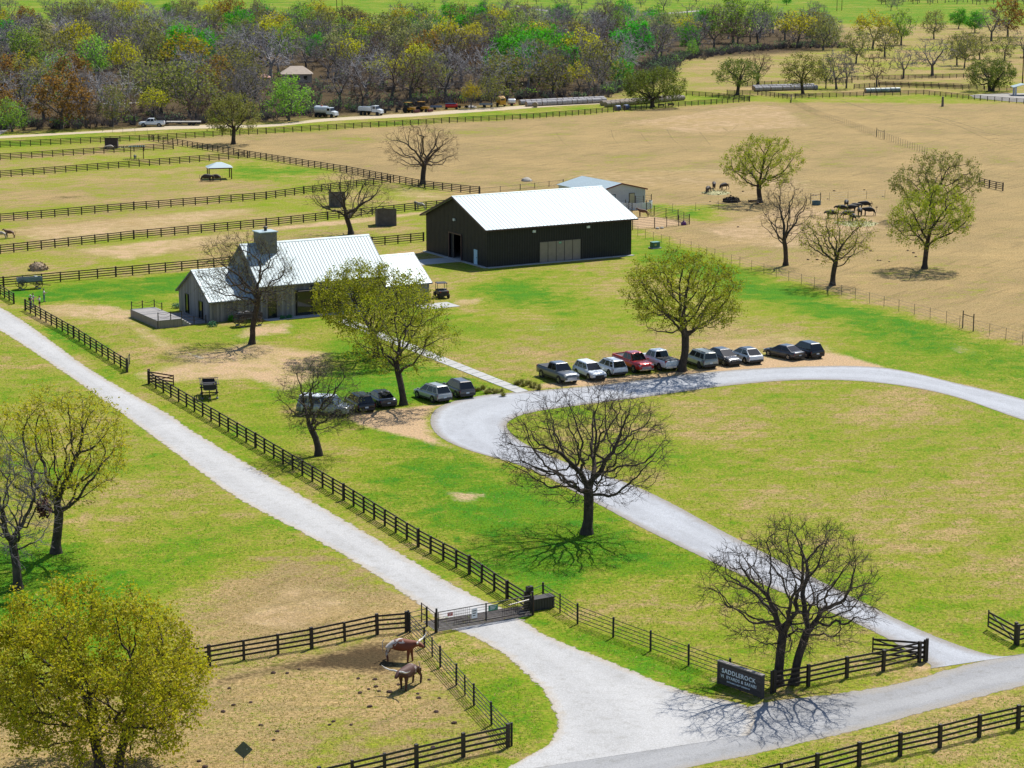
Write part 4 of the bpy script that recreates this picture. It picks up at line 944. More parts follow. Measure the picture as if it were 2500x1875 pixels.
def gable_roof(parent, s0, s1, t0, t1, ze, zr, over=.5, rake=.5, th=.10, seam=.45, name='roof'):
    "two slopes, ridge along local x; t = local y. seams stand proud"
    tm = (t0 + t1) / 2; sl = (zr - ze) / (tm - t0)
    e0, e1 = t0 - over, t1 + over; zlo = ze - over * sl
    a, b = s0 - rake, s1 + rake
    r = MB(); r.prism([(e0, zlo), (tm, zr), (e1, zlo), (e1, zlo - th), (tm, zr - th), (e0, zlo - th)], a, b, 'X'); ro = r.build(name, M_ROOF, parent)
    n = max(2, round((b - a) / seam)); L = math.hypot(tm - e0, zr - zlo); an = math.atan2(zr - zlo, tm - e0)
    key = ('seam', round(L, 3))
    me = MB().box((0, 0, 0), (.05, L, .045)).mesh('seam', M_SEAM)
    for i in range(n + 1):
        x = a + .03 + (b - a - .06) * i / n
        for sg in (1, -1):
            y = (e0 + tm) / 2 if sg == 1 else (e1 + tm) / 2
            o = inst('seam', me, ro, (x, y, (zlo + zr) / 2 + .012), (1, 1, 1), (an * sg, 0, 0))
    MB().prism([(tm - .22, zr - .22 * sl + .045), (tm, zr + .05), (tm + .22, zr - .22 * sl + .045), (tm + .22, zr - .22 * sl + .02), (tm, zr + .02), (tm - .22, zr - .22 * sl + .02)], a - .01, b + .01, 'X').build('ridge_cap', M_ROOF, ro)
    return ro, a, b, e0, e1, zlo
def fascia(parent, a, b, e0, e1, zlo, tm, zr, mat, th=.10, d=.2):
    f = MB()
    for x in (a - .02, b + .02):
        for y in (e0, e1): f.bar((x, y, zlo - d / 2 - th * .3), (x, tm, zr - d / 2 - th * .3), .05, d)
    for y in (e0 - .02, e1 + .02): f.box(((a + b) / 2, y, zlo - d / 2 - .02), (b - a, .05, d))
    return f.build('fascia', mat, parent)
# ------------------------------------------------------------------ the dark barn
bo, bu, bv, ban, BL = frame((1190, 654), (1541, 623)); BW = 19.2; BE = 5.95; BR = 9.55
barn = thing('metal_barn', 'large charcoal metal barn with pale ribbed roof behind the house', 'barn', bo, ban)
D0, D1, DH = 7.9, 11.6, 3.8                       # door opening in the gable end
def bwall(name, pts):
    return MB().hexa(pts).build(name, M_BARN, barn)
th = .12
w_ = MB()                                          # walls with the door opening left open
w_.box((BL / 2, th / 2, BE / 2), (BL, th, BE)); w_.box((BL / 2, BW - th / 2, BE / 2), (BL, th, BE))
w_.box((BL - th / 2, BW / 2, BE / 2), (th, BW - 2 * th, BE))
w_.box((th / 2, (th + D0) / 2, BE / 2), (th, D0 - th, BE)); w_.box((th / 2, (BW - th + D1) / 2, BE / 2), (th, BW - th - D1, BE)); w_.box((th / 2, (D0 + D1) / 2, (DH + BE) / 2), (th, D1 - D0, BE - DH))
for x0 in (0, BL - th): w_.prism([(0, BE), (BW, BE), (BW / 2, BR - .06)], x0, x0 + th, 'X')
w_.build('wall', M_BARN, barn)
rib = {}
def ribm(h):
    h = round(h, 2)
    if h not in rib: rib[h] = MB().box((0, 0, h / 2), (.07, .035, h)).mesh('rib', M_RIB)
    return rib[h]
for i in range(int(BL / .42)):
    x = .2 + i * .42
    if 8.7 < x < 16.1: inst('rib', ribm(BE - 3.35), barn, (x, -.016, 3.35))
    else: inst('rib', ribm(BE - .05), barn, (x, -.016, .05))
for i in range(int(BW / .42)):
    y = .2 + i * .42; top = BE + (BR - BE) * (1 - abs(y - BW / 2) / (BW / 2)) - .08
    z0 = DH + .15 if D0 - .1 < y < D1 + .1 else (2.45 if 2.9 < y < 4.05 else .05)
    inst('rib', ribm(top - z0), barn, (-.016, y, z0), (1, 1, 1), (0, 0, R(90)))
r_ = gable_roof(barn, 0, BL, 0, BW, BE, BR, .75, .7, .12, .62); fascia(barn, *r_[1:], BW / 2, BR, M_TRIM)
fl_ = MB().box((BL / 2, BW / 2, .03), (BL - .3, BW - .3, .06)).build('floor', M_CONC, barn)
MB().box((BL / 2, -.35, .045), (BL + .3, .7, .09)).build('foundation_kerb', M_CONC, barn); MB().box((-.3, BW / 2, .045), (.6, BW + .3, .09)).build('foundation_kerb', M_CONC, barn)
for y in (D0 - .1, D1 + .1): MB().box((-.05, y, DH / 2), (.2, .2, DH)).build('door_jamb', M_TRIM, barn)
MB().box((-.05, (D0 + D1) / 2, DH + .1), (.2, D1 - D0 + .4, .2)).build('door_head', M_TRIM, barn)
MB().box((.25, D1 - .45, DH / 2), (.08, .9, DH - .1)).build('sliding_door', M_RIB, barn)
dr = MB().box((-.05, 3.45, 1.17), (.08, 1.0, 2.2)).build('door', PM('pale blue door', (.42, .62, .78), (.38, .57, .72), 2, .5), barn)
MB().box((-.11, 3.1, 1.1), (.06, .12, .08)).build('handle', M_PIPE, dr)
for x, z in ((7.82, 4.86), (17.25, 4.88)): MB().box((x, -.14, z), (.5, .24, .34)).build('wall_light', PM('white lamp housing', (.75, .82, .86), None, 3, .4), barn)
MB().box((-.14, 9.93, 5.97), (.24, .4, .34)).build('wall_light', MATS['white lamp housing'], barn)
M_WPANEL = PM('dusty glass door panel', (.24, .205, .20), (.19, .165, .165), 1.4, .3, spec=.8)
gx0, gx1 = 8.84, 15.98
MB().box(((gx0 + gx1) / 2, -.02, 1.62), (gx1 - gx0 + .24, .06, 3.24)).build('door_frame', M_PIPE, barn)
for i in range(5):
    wdt = (gx1 - gx0) / 5; x = gx0 + (i + .5) * wdt
    g_ = MB().box((x, -.075, 1.62), (wdt - .10, .04, 3.0)).build('glass_door_panel', M_WPANEL, barn)
    if i == 2:
        MB().box((x - .05, -.11, 2.86), (.42, .03, .26)).build('exit_sign', PM('green exit sign', (.05, .45, .28), (.04, .38, .24), 2, .4), g_)
        inst('exit_lettering', text_mesh('EXIT', .16, M_SIGNW, .003, 1.0), g_, (x - .05, -.128, 2.86), (1, 1, 1), (R(90), 0, 0))
MB().box((16.25, -.09, 1.65), (.28, .08, 3.2)).build('door_track_post', M_PIPE, barn)
ap = MB().hexa([Vector(q) for q in ((-9, 11.9, .03), (-.6, 11.9, .03), (-.6, 7.2, .03), (-9, 7.2, .03))] + [Vector(q) for q in ((-9, 11.9, -.1), (-.6, 11.9, -.1), (-.6, 7.2, -.1), (-9, 7.2, -.1))])
o = ap.build('concrete_apron', M_CONC); o.location = bo; o.rotation_euler = (0, 0, ban); tag(o, kind='structure')
# ------------------------------------------------------------------ the wooden house
ho = G(513, 788); house = thing('wooden_house', 'grey board-clad house with pale metal roofs and chimney', 'house', ho, ban)
def boards(parent, a, b, h0, h1a, h1b=None, skip=(), w0=.24, peak=None):
    "vertical boards from a to b (local xy), top from h1a to h1b or to a gable peak"
    a, b = Vector((*a, 0)), Vector((*b, 0)); d = b - a; L = d.length; n = round(L / w0); an = math.atan2(d.y, d.x); rnd = random.Random(int(L * 100))
    for i in range(n):
        s0, s1 = i * L / n, (i + 1) * L / n; s = (s0 + s1) / 2; p = a + d * (s / L)
        top = h1a if peak is None else h1a + (peak - h1a) * (1 - abs(s - L / 2) / (L / 2)) - .07
        segs = [(h0, top)]
        for (k0, k1, z0, z1) in skip:
            if k0 - .1 < s < k1 + .1:
                segs = [q for z in segs for q in ((z[0], min(z[1], z0)), (max(z[0], z1), z[1])) if q[1] - q[0] > .05]
        for z0, z1 in segs:
            me = board_mesh(M_WOOD[rnd.randrange(4)])
            inst('board', me, parent, p + Vector((0, 0, z0)), (L / n - .014, .05 + .012 * rnd.random(), z1 - z0), (0, 0, an))
BM = {}
def board_mesh(m):
    if m.name not in BM: BM[m.name] = MB().box((0, 0, .5), (1, 1, 1)).mesh('board', m)
    return BM[m.name]
M_CORE = PM('dark sheathing', (.05, .048, .046), None, 2, .9)
def block(s0, s1, t0, t1, ze, zr, label=None):
    w_ = MB(); e = .05
    w_.box(((s0 + s1) / 2, (t0 + t1) / 2, ze / 2), (s1 - s0 - 2 * e, t1 - t0 - 2 * e, ze - .02)); w_.prism([(t0 + e, ze - .02), (t1 - e, ze - .02), ((t0 + t1) / 2, zr - .14)], s0 + e, s1 - e, 'X')
    return w_.build('wall', M_CORE, house)
def window(parent, a, u, s0, s1, z0, z1, n_out, mull=1, name='window'):
    "in the wall through a along u, facing n_out"
    a = Vector((*a, 0)); u = Vector((*u, 0)); n = Vector((*n_out, 0)); q = a + u * ((s0 + s1) / 2) + n * .03
    an = math.atan2(u.y, u.x)
    f = MB(); W_, H_ = s1 - s0, z1 - z0; z = (z0 + z1) / 2
    for x in (-W_ / 2, W_ / 2): f.box((x, 0, z), (.09, .14, H_ + .09))
    for zz in (z0, z1): f.box((0, 0, zz), (W_ - .09, .14, .09))
    for k in range(1, mull + 1): f.box((-W_ / 2 + W_ * k / (mull + 1), 0, z), (.07, .12, H_ - .09))
    wo_ = f.build(name, PM('black window frame', (.018, .018, .018), None, 3, .4), parent, q, an)
    for k in range(mull + 1):
        x0, x1 = -W_ / 2 + W_ * k / (mull + 1), -W_ / 2 + W_ * (k + 1) / (mull + 1)
        MB().box(((x0 + x1) / 2, .02, z), (x1 - x0 - .09, .02, H_ - .1)).build('pane', M_GLASS, wo_)
    return wo_
LW, LE, LR = 10.5, 2.9, 6.0        # left wing
block(0, 6.5, 0, LW, LE, LR); block(6.5, 24.2, -1.0, 10.0, 4.55, 8.95); block(24.2, 30.9, -.4, 9.4, 2.95, 6.0)
boards(house, (0, LW), (0, 0), 0, LE, peak=LR, skip=[(7.0, 8.2, 0, 2.35), (2.4, 3.4, .05, 2.6)])
boards(house, (0, 0), (6.5, 0), 0, LE)
boards(house, (6.5, 10.0), (6.5, -1.0), 0, 4.55, peak=8.95)
s_a, z_a = WALL(ho + bv * -1.0, bu, 681, 780); s_b, _ = WALL(ho + bv * -1.0, bu, 664, 780)
wins = [(1.0, 2.1, .12, 3.1), (5.0, 11.2, .12, 3.1), (13.0, 16.0, .9, 3.1)]
boards(house, (6.5, -1.0), (24.2, -1.0), 0, 4.5, skip=[(k0 - .05, k1 + .05, z0 - .1, z1 + .05) for k0, k1, z0, z1 in wins])
boards(house, (24.2, -1.0), (24.2, 10.0), 0, 4.55, peak=8.95); boards(house, (24.2, -.4), (30.9, -.4), 0, 2.9, skip=[(2.0, 4.4, .8, 2.3)]); boards(house, (30.9, -.4), (30.9, 9.4), 0, 2.95, peak=6.0)
for k0, k1, z0, z1 in wins: window(house, (6.5, -1.05), (1, 0), k0, k1, z0, z1, (0, -1), 0 if k1 - k0 < 2 else (2 if k1 - k0 > 4 else 1))
MB().box((6.5 + 8.1, -1.6, 3.3), (6.6, 1.0, .10)).build('awning', M_PIPE, house)
MB().box((6.5 + 7.2, -1.12, 3.72), (.45, .16, .14)).build('wall_lamp', M_PIPE, house)
window(house, (24.2, -.45), (1, 0), 2.05, 4.35, .85, 2.25, (0, -1), 1)
window(house, (-.04, LW), (0, -1), 2.45, 3.35, .1, 2.55, (-1, 0), 0)
d_ = window(house, (-.04, LW), (0, -1), 7.05, 8.15, .05, 2.3, (-1, 0), 0, 'glass_door')
for (s0, s1, t0, t1, ze, zr, ra_) in ((0, 6.5, 0, LW, LE, LR, .3), (6.5, 24.2, -1.0, 10.0, 4.55, 8.95, .35), (24.2, 30.9, -.4, 9.4, 2.95, 6.0, .3)):
    r_ = gable_roof(house, s0 + (0.33 if s0 == 24.2 else 0), s1 - (.37 if s1 == 6.5 else 0), t0, t1, ze, zr, .4, ra_, .10, .45); fascia(house, *r_[1:], (t0 + t1) / 2, zr, M_WOOD[1], d=.16)
ch = MB().box((9.5, 4.0, 8.6), (2.3, 2.2, 3.6)).build('chimney', PM('grey chimney boards', (.20, .19, .175), (.15, .14, .13), 2, .8, stretch=(6, 6, 1)), house)
MB().box((9.5, 4.0, 10.45), (2.6, 2.5, .12)).build('chimney_cap', M_ROOF, ch); MB().lathe([(.2, 10.5), (.2, 10.85), (.3, 10.88), (.3, 11.0), (.12, 11.1)], (9.6, 4.1, 0), 12).build('flue', M_PIPE, ch)
# paved strip along the front and back patio
def house_slab(name, x0, x1, y0, y1, z=.05, mat=None, n=1):
    e = bpy.data.objects.new(name, None); link(e); e.location = ho; e.rotation_euler = (0, 0, ban); tag(e, kind='structure')
    for i in range(n):
        a, b = x0 + (x1 - x0) * i / n, x0 + (x1 - x0) * (i + 1) / n
        MB().box(((a + b) / 2, (y0 + y1) / 2, z / 2 - .03), (b - a - .02, y1 - y0, z + .06)).build('slab', mat or M_CONC, e)
house_slab('front_walk', 6.7, 21.5, -2.75, -1.15, .05, None, 8); house_slab('side_patio', 28.0, 33.0, -5.2, -1.5, .05, None, 3)
# deck with rope rail beside the house
deck = thing('timber_deck', 'raised grey timber deck with rope railings and steps left of the house', 'deck', ho, ban)
DK = 1.0
for i in range(14):
    y = -.6 + (i + .5) * 9.6 / 14
    inst('deck_board', board_mesh(M_WOOD[(i * 7) % 3 if i % 2 else 2]), deck, (-5.55, y, DK - .06), (3.3, 9.6 / 14 - .015, .06))
M_DECKS = PM('deck skirt board', (.30, .26, .22), (.21, .18, .15), 1.5, .85, stretch=(4, 4, .4))
MB().box((-5.55, 4.2, (DK - .07) / 2), (3.2, 9.5, DK - .07)).build('skirt_core', M_CORE, deck)
sk = MB().box((0, 0, .5), (1, 1, 1)).mesh('skirt_board', M_DECKS)
for i in range(34): inst('skirt_board', sk, deck, (-7.19, -.55 + (i + .5) * 9.5 / 34, 0), (.05, 9.5 / 34 - .012, DK - .07))
for i in range(12): inst('skirt_board', sk, deck, (-7.1 + (i + .5) * 3.1 / 12, -.59, 0), (3.1 / 12 - .012, .05, DK - .07))
for i in range(5): MB().box((-3.75 + i * .3, .9, (DK - .2 * (i + 1)) / 2), (.3, 2.8, DK - .2 * (i + 1))).build('step', M_WOOD[2], deck)
low = MB()
for i in range(12): inst('terrace_board', board_mesh(M_WOOD[(1, 0, 2)[i % 3]]), deck, (-1.35 if i < 5 else -1.9, -.3 + (i + .5) * 8.6 / 12, .0), (2.2 if i < 5 else 3.6, 8.6 / 12 - .015, .12))
def rope_rail(pts):
    for i, p in enumerate(pts):
        inst('rail_post', unit('post', M_PIPE), deck, p, (.1, .1, 1.0))
        if i:
            a, b = Vector(pts[i - 1]), Vector(p)
            for z in (.92, .5):
                rp = MB(); rp.path([a.lerp(b, k / 8) + Vector((0, 0, z - .9 * (k / 8) * (1 - k / 8))) for k in range(9)], .022, 5); rp.build('rope', PM('brown rope', (.10, .06, .045), None, 8, .9), deck)
rope_rail([(-7.05, 8.9, DK), (-5.6, 8.9, DK), (-4.0, 8.9, DK), (-4.0, 6.2, DK)]); rope_rail([(-7.05, -.5, DK), (-5.4, -.5, DK), (-3.95, -.5, DK), (-2.3, -.4, .12), (-.7, -.35, .12)])
# ------------------------------------------------------------------ white metal building behind the barn
wbo = G(1575, 499); wb = thing('white_metal_building', 'low white metal building with dark red trim behind the barn', 'building', wbo, ban)
M_WHT = PM('off white siding', (.55, .56, .57), (.50, .51, .52), 1.5, .5); WBW, WBL, WBE, WBR = 10.4, 13.0, 2.9, 4.1
MB().box((-WBW / 2, WBL / 2, WBE / 2), (WBW, WBL, WBE)).prism([(-WBW, WBE), (0, WBE), (-WBW / 2, WBR - .05)], 0, WBL, 'Y').build('wall', M_WHT, wb)
e0, e1, tm = -WBW - .3, .3, -WBW / 2; sl_ = (WBR - WBE) / (WBW / 2); zl = WBE - .3 * sl_ + .06
ro = MB().prism([(e0, zl), (tm, WBR + .06), (e1, zl), (e1, zl - .08), (tm, WBR - .02), (e0, zl - .08)], -.3, WBL + .3, 'Y').build('roof', M_ROOF, wb)
LL = math.hypot(e1 - tm, WBR - zl); aa = math.atan2(WBR + .06 - zl, e1 - tm); me = MB().box((0, 0, 0), (LL, .05, .03)).mesh('seam', PM('pale roof seam', (.33, .41, .44), (.3, .37, .4), 1, .5))
for i in range(18):
    for sg in (-1, 1): inst('seam', me, ro, ((e1 + tm) / 2 if sg == 1 else (e0 + tm) / 2, -.2 + i * (WBL + .4) / 17, (zl + WBR + .06) / 2 + .01), (1, 1, 1), (0, aa * sg, 0))
M_RED = PM('dark red trim', (.16, .022, .02), (.12, .02, .02), 2, .5); f = MB()
f.bar((e0, -.33, zl - .08), (tm, -.33, WBR - .02), .05, .2); f.bar((tm, -.33, WBR - .02), (e1, -.33, zl - .08), .05, .2); f.box((e1 + .02, WBL / 2, zl - .12), (.05, WBL + .6, .2)); f.build('fascia', M_RED, wb)
MB().box((.02, WBL / 2, .35), (.05, WBL, .7)).build('base_trim', M_RED, wb)
for i in range(24): inst('rib', unit('post', PM('pale wall rib', (.45, .46, .47), None, 2, .6)), wb, (-WBW + .25 + i * .43, -.012, 0), (.05, .03, WBE - .05))
dd_ = MB().box((-2.9, -.05, 1.1), (1.0, .08, 2.1)).build('door', PM('tan door', (.55, .47, .28), (.5, .42, .25), 2, .6), wb); MB().box((-2.9, -.03, 1.1), (1.2, .06, 2.3)).build('door_frame', M_PIPE, wb)
wn = MB().box((-7.2, -.03, 1.55), (1.7, .07, 1.3)).build('window', M_PIPE, wb); MB().box((-7.2, -.075, 1.55), (1.5, .03, 1.1)).build('pane', PM('pale sky glass', (.35, .45, .5), (.3, .4, .45), 2, .15), wn)
t = thing('white_ring_wall', 'curved white panel ring between the barn and the white building', 'ring wall', wbo + bu * -4.6 + bv * -3.4, ban)
for i in range(9):
    a0, a1 = R(185 + i * 20), R(185 + (i + 1) * 20 - .6)
    q = [Vector((3.4 * math.cos(a), 2.9 * math.sin(a), z)) for a, z in ((a0, 0), (a1, 0), (a1, 1.25), (a0, 1.25))]
    MB().pane(q, .05).build('panel', PM('white steel panel', (.62, .65, .68), (.56, .6, .63), 2, .4), t)
# ------------------------------------------------------------------ sheds, shelters, far roofs
def shed(label, px, w_, d, h, rz, wall, roof, group=None, name='shed', slope=.5):
    t = thing(name, label, 'shed', G(*px), rz, group)
    n = max(6, int(w_ / .3))
    MB().prism([(-d / 2 + .03, 0), (d / 2 - .03, 0), (d / 2 - .03, h - slope), (-d / 2 + .03, h)], -w_ / 2 + .03, w_ / 2 - .03, 'X').build('wall', wall, t)
    for i in range(n):
        inst('board', board_mesh(wall), t, (-w_ / 2 + (i + .5) * w_ / n, -d / 2, 0), (w_ / n - .03, .05, h - .03)); 
    r = MB(); r.hexa([Vector(q) for q in ((-w_ / 2 - .2, -d / 2 - .25, h + .07), (w_ / 2 + .2, -d / 2 - .25, h + .07), (w_ / 2 + .2, d / 2 + .2, h - slope + .03), (-w_ / 2 - .2, d / 2 + .2, h - slope + .03))] + [Vector(q) for q in ((-w_ / 2 - .2, -d / 2 - .25, h), (w_ / 2 + .2, -d / 2 - .25, h), (w_ / 2 + .2, d / 2 + .2, h - slope - .04), (-w_ / 2 - .2, d / 2 + .2, h - slope - .04))])
    r.build('roof', roof, t); return t
M_SHD = PM('dark shed boards', (.075, .05, .05), (.05, .035, .035), 2, .8); M_SHG = PM('grey shed boards', (.14, .125, .12), (.09, .08, .075), 2, .85); M_SHR = PM('dull grey shed roof', (.17, .19, .22), (.12, .13, .15), 1, .6)
shed('small dark shed at the back of the left paddocks beside the pale animal', (273, 362), 2.9, 2.2, 2.5, R(4), M_SHD, M_SHR)
shed('small grey board shed on the grass behind the wooden house', (942, 549), 3.3, 3.0, 2.9, R(10), M_SHG, M_SHR)
shed('grey shed half hidden by the bare spreading oak', (823, 503), 2.8, 2.6, 2.7, R(10), M_SHG, M_SHR)
M_POSTW = PM('brown timber post', (.12, .065, .03), (.08, .045, .025), 4, .8)
t = thing('pavilion', 'open pavilion with pale hipped metal roof sheltering dark animals', 'pavilion', G(536, 436), R(14))
for x in (-2.2, 2.2):
    for y in (-1.7, 1.7): inst('post', unit('post', M_POSTW), t, (x, y, 0), (.2, .2, 2.35))
r = MB(); c4 = [Vector((x, y, 2.35)) for x, y in ((-2.55, -2.05), (2.55, -2.05), (2.55, 2.05), (-2.55, 2.05))]; ap_ = [Vector((-.5, 0, 3.3)), Vector((.5, 0, 3.3))]
r.add(c4 + ap_, [(0, 1, 5, 4), (1, 2, 5), (2, 3, 4, 5), (3, 0, 4), (0, 3, 2, 1)]); r.build('roof', M_ROOF, t)
MB().box((0, -1.75, 2.22), (4.6, .12, .22)).box((0, 1.75, 2.22), (4.6, .12, .22)).build('beam', M_POSTW, t)
t = thing('pergola', 'wooden pergola with dark green slatted top in the left paddocks', 'pergola', G(335, 387), R(10))
for x in (-1.35, 1.35):
    for y in (-1.2, 1.2): inst('post', unit('post', M_POSTW), t, (x, y, 0), (.17, .17, 2.5))
for i in range(9): inst('slat', unit('rail', PM('green pergola slat', (.03, .10, .085), None, 3, .7)), t, (-1.6 + i * .4, 0, 2.66), (.16, 3.0, .08))
for y in (-1.2, 1.2): inst('beam', unit('rail', M_POSTW), t, (0, y, 2.54), (3.4, .1, .14))
def roof_house(label, px, w_, d, h, rz, wallc, roofc, zr):
    t = thing('far_house', label, 'house', G(*px), rz)
    MB().box((0, 0, h / 2), (w_, d, h)).build('wall', wallc, t)
    r = MB(); c4 = [Vector((x * (w_ / 2 + .5), y * (d / 2 + .5), h)) for x, y in ((-1, -1), (1, -1), (1, 1), (-1, 1))]
    r.add(c4 + [Vector((-w_ * .22, 0, zr)), Vector((w_ * .22, 0, zr))], [(0, 1, 5, 4), (1, 2, 5), (2, 3, 4, 5), (3, 0, 4), (0, 3, 2, 1)]); r.build('roof', roofc, t)
    for x in (-w_ * .28, 0, w_ * .28):
        wi = MB().box((x, -d / 2 - .03, h * .55), (1.2, .06, 1.3)).build('window', M_PIPE, t); MB().box((x, -d / 2 - .07, h * .55), (1.05, .03, 1.15)).build('pane', M_GLASS, wi)
M_TANR = PM('tan shingle roof', (.46, .38, .30), (.38, .31, .25), 1, .9); M_TANW = PM('cream stone wall', (.42, .36, .28), (.36, .3, .24), 1, .9)
roof_house('tan hip-roofed house half hidden in the wood', (725, 200), 9.5, 8.0, 2.8, R(8), M_TANW, M_TANR, 5.2)
roof_house('small tan roof glimpsed left of the hidden house in the wood', (640, 206), 4.5, 4, 2.3, R(5), M_TANW, PM('terracotta roof', (.5, .27, .2), (.42, .23, .17), 1, .9), 3.4)
t = thing('carport', 'white metal carport at the far right edge', 'carport', G(2495, 232), R(-4)); 
for x in (-2.2, 2.2):
    for y in (-2, 2): inst('post', unit('post', M_WHT), t, (x, y, 0), (.5, .5, 2.5))
MB().prism([(-3.1, 2.5), (0, 3.4), (3.1, 2.5), (3.1, 2.35), (0, 3.25), (-3.1, 2.35)], -3, 3, 'Y').build('roof', M_ROOF, t)
# ================================================================== vehicles
M_TYRE = PM('tyre rubber', (.018, .018, .019), None, 6, .85); M_RIM = PM('alloy rim', (.38, .39, .41), (.28, .29, .31), 5, .3, .8); M_BLK = PM('black plastic trim', (.022, .022, .024), None, 5, .55)
M_CGL = glass_mat('car glass', (.012, .015, .018), .03); M_HEAD = PM('headlight lens', (.7, .74, .78), (.5, .54, .58), 8, .1, .3); M_TAIL = PM('tail light lens', (.42, .012, .015), (.3, .01, .012), 8, .15); M_PLATE = PM('licence plate', (.6, .68, .74), (.5, .56, .62), 6, .4); M_CHR = PM('chrome', (.6, .61, .63), (.45, .46, .48), 4, .15, .9)
def paint(name, c, flake=.5):
    m = PM(name, c, tuple(x * .9 for x in c), 3, .32, .2 if flake else .0, coat=.55); return m
PAINT = {'white': paint('white car paint', (.72, .76, .80), 0), 'red': paint('red car paint', (.58, .012, .014)), 'grey': paint('graphite car paint', (.10, .115, .135)), 'black': paint('black car paint', (.012, .014, .020)), 'silver': paint('silver car paint', (.36, .38, .39)), 'sage': paint('sage silver car paint', (.33, .36, .33)), 'navy': paint('dark blue grey paint', (.045, .052, .07)), 'bronze': paint('dark grey brown paint', (.085, .08, .08)), 'yellow': paint('construction yellow paint', (.55, .27, .012), 0), 'blue': paint('implement blue paint', (.03, .11, .25), 0)}
WHEEL = {}
def wheel_meshes(r, wd, dark=False):
    k = (r, wd, dark)
    if k not in WHEEL:
        ty = MB().lathe([(r * .62, -wd / 2), (r * .93, -wd / 2), (r, -wd * .32), (r, wd * .32), (r * .93, wd / 2), (r * .62, wd / 2)], n=20, axis='Y').mesh('tyre', M_TYRE)
        ri = MB().lathe([(r * .60, -wd * .40), (r * .63, -wd * .46), (r * .63, wd * .46), (r * .60, wd * .40)], n=18, axis='Y')
        for i in range(5):
            a = i * 2 * math.pi / 5
            for s in (-1, 1): ri.bar((0, s * wd * .42, 0), (r * .6 * math.cos(a), s * wd * .42, r * .6 * math.sin(a)), .06, .09)
        ri.tube((0, -wd * .45, 0), (0, wd * .45, 0), .07, n=10)
        WHEEL[k] = (ty, ri.mesh('rim', M_BLK if dark else M_RIM))
    return WHEEL[k]
def add_wheel(t, x, y, r, wd=.24, dark=False):
    w_ = bpy.data.objects.new('wheel', None); link(w_, t); w_.location = (x, y, r); w_.empty_display_size = .1
    ty, ri = wheel_meshes(r, wd, dark); inst('tyre', ty, w_, (0, 0, 0)); inst('rim', ri, w_, (0, 0, 0))
def loft(st, ring):
    b = MB(); n = None; vs = []; fs = []
    for s in st:
        rg = ring(*s); n = len(rg); vs += rg
    k = len(st)
    for j in range(k - 1):
        for i in range(n): fs.append((j * n + i, j * n + (i + 1) % n, (j + 1) * n + (i + 1) % n, (j + 1) * n + i))
    fs += [tuple(range(n))[::-1], tuple(range((k - 1) * n, k * n))]
    return b.add(vs, fs)
def body_ring(x, zb, zt, hw):
    h = zt - zb; p = [(.80, 0), (.97, .10), (1.0, .32), (1.0, .62), (.965, .84), (.88, .95), (.60, 1.0)]
    r = [(x, hw * a, zb + h * c) for a, c in p]; return r + [(x, -y, z) for _, y, z in r[::-1]]
SPEC = {  # L, W, H, belt, hood, cabin (rear base, rear top, front top, front base) as fraction of L, wheel r
 'suv':    (4.60, 1.86, 1.68, 1.00, .95, (-.485, -.385, .08, .27), .37),
 'boxy':   (4.75, 1.92, 1.78, 1.08, 1.05, (-.485, -.455, .13, .24), .38),
 'cross':  (4.72, 1.90, 1.60, .98, .92, (-.48, -.27, .05, .29), .38),
 'sedan':  (4.85, 1.84, 1.46, .93, .88, (-.40, -.20, .07, .25), .34),
 'pickup': (5.85, 2.02, 1.95, 1.22, 1.20, (-.13, -.10, .13, .235), .42),
 'van':    (5.30, 2.00, 1.92, 1.12, 1.08, (-.485, -.45, .18, .30), .38),
}
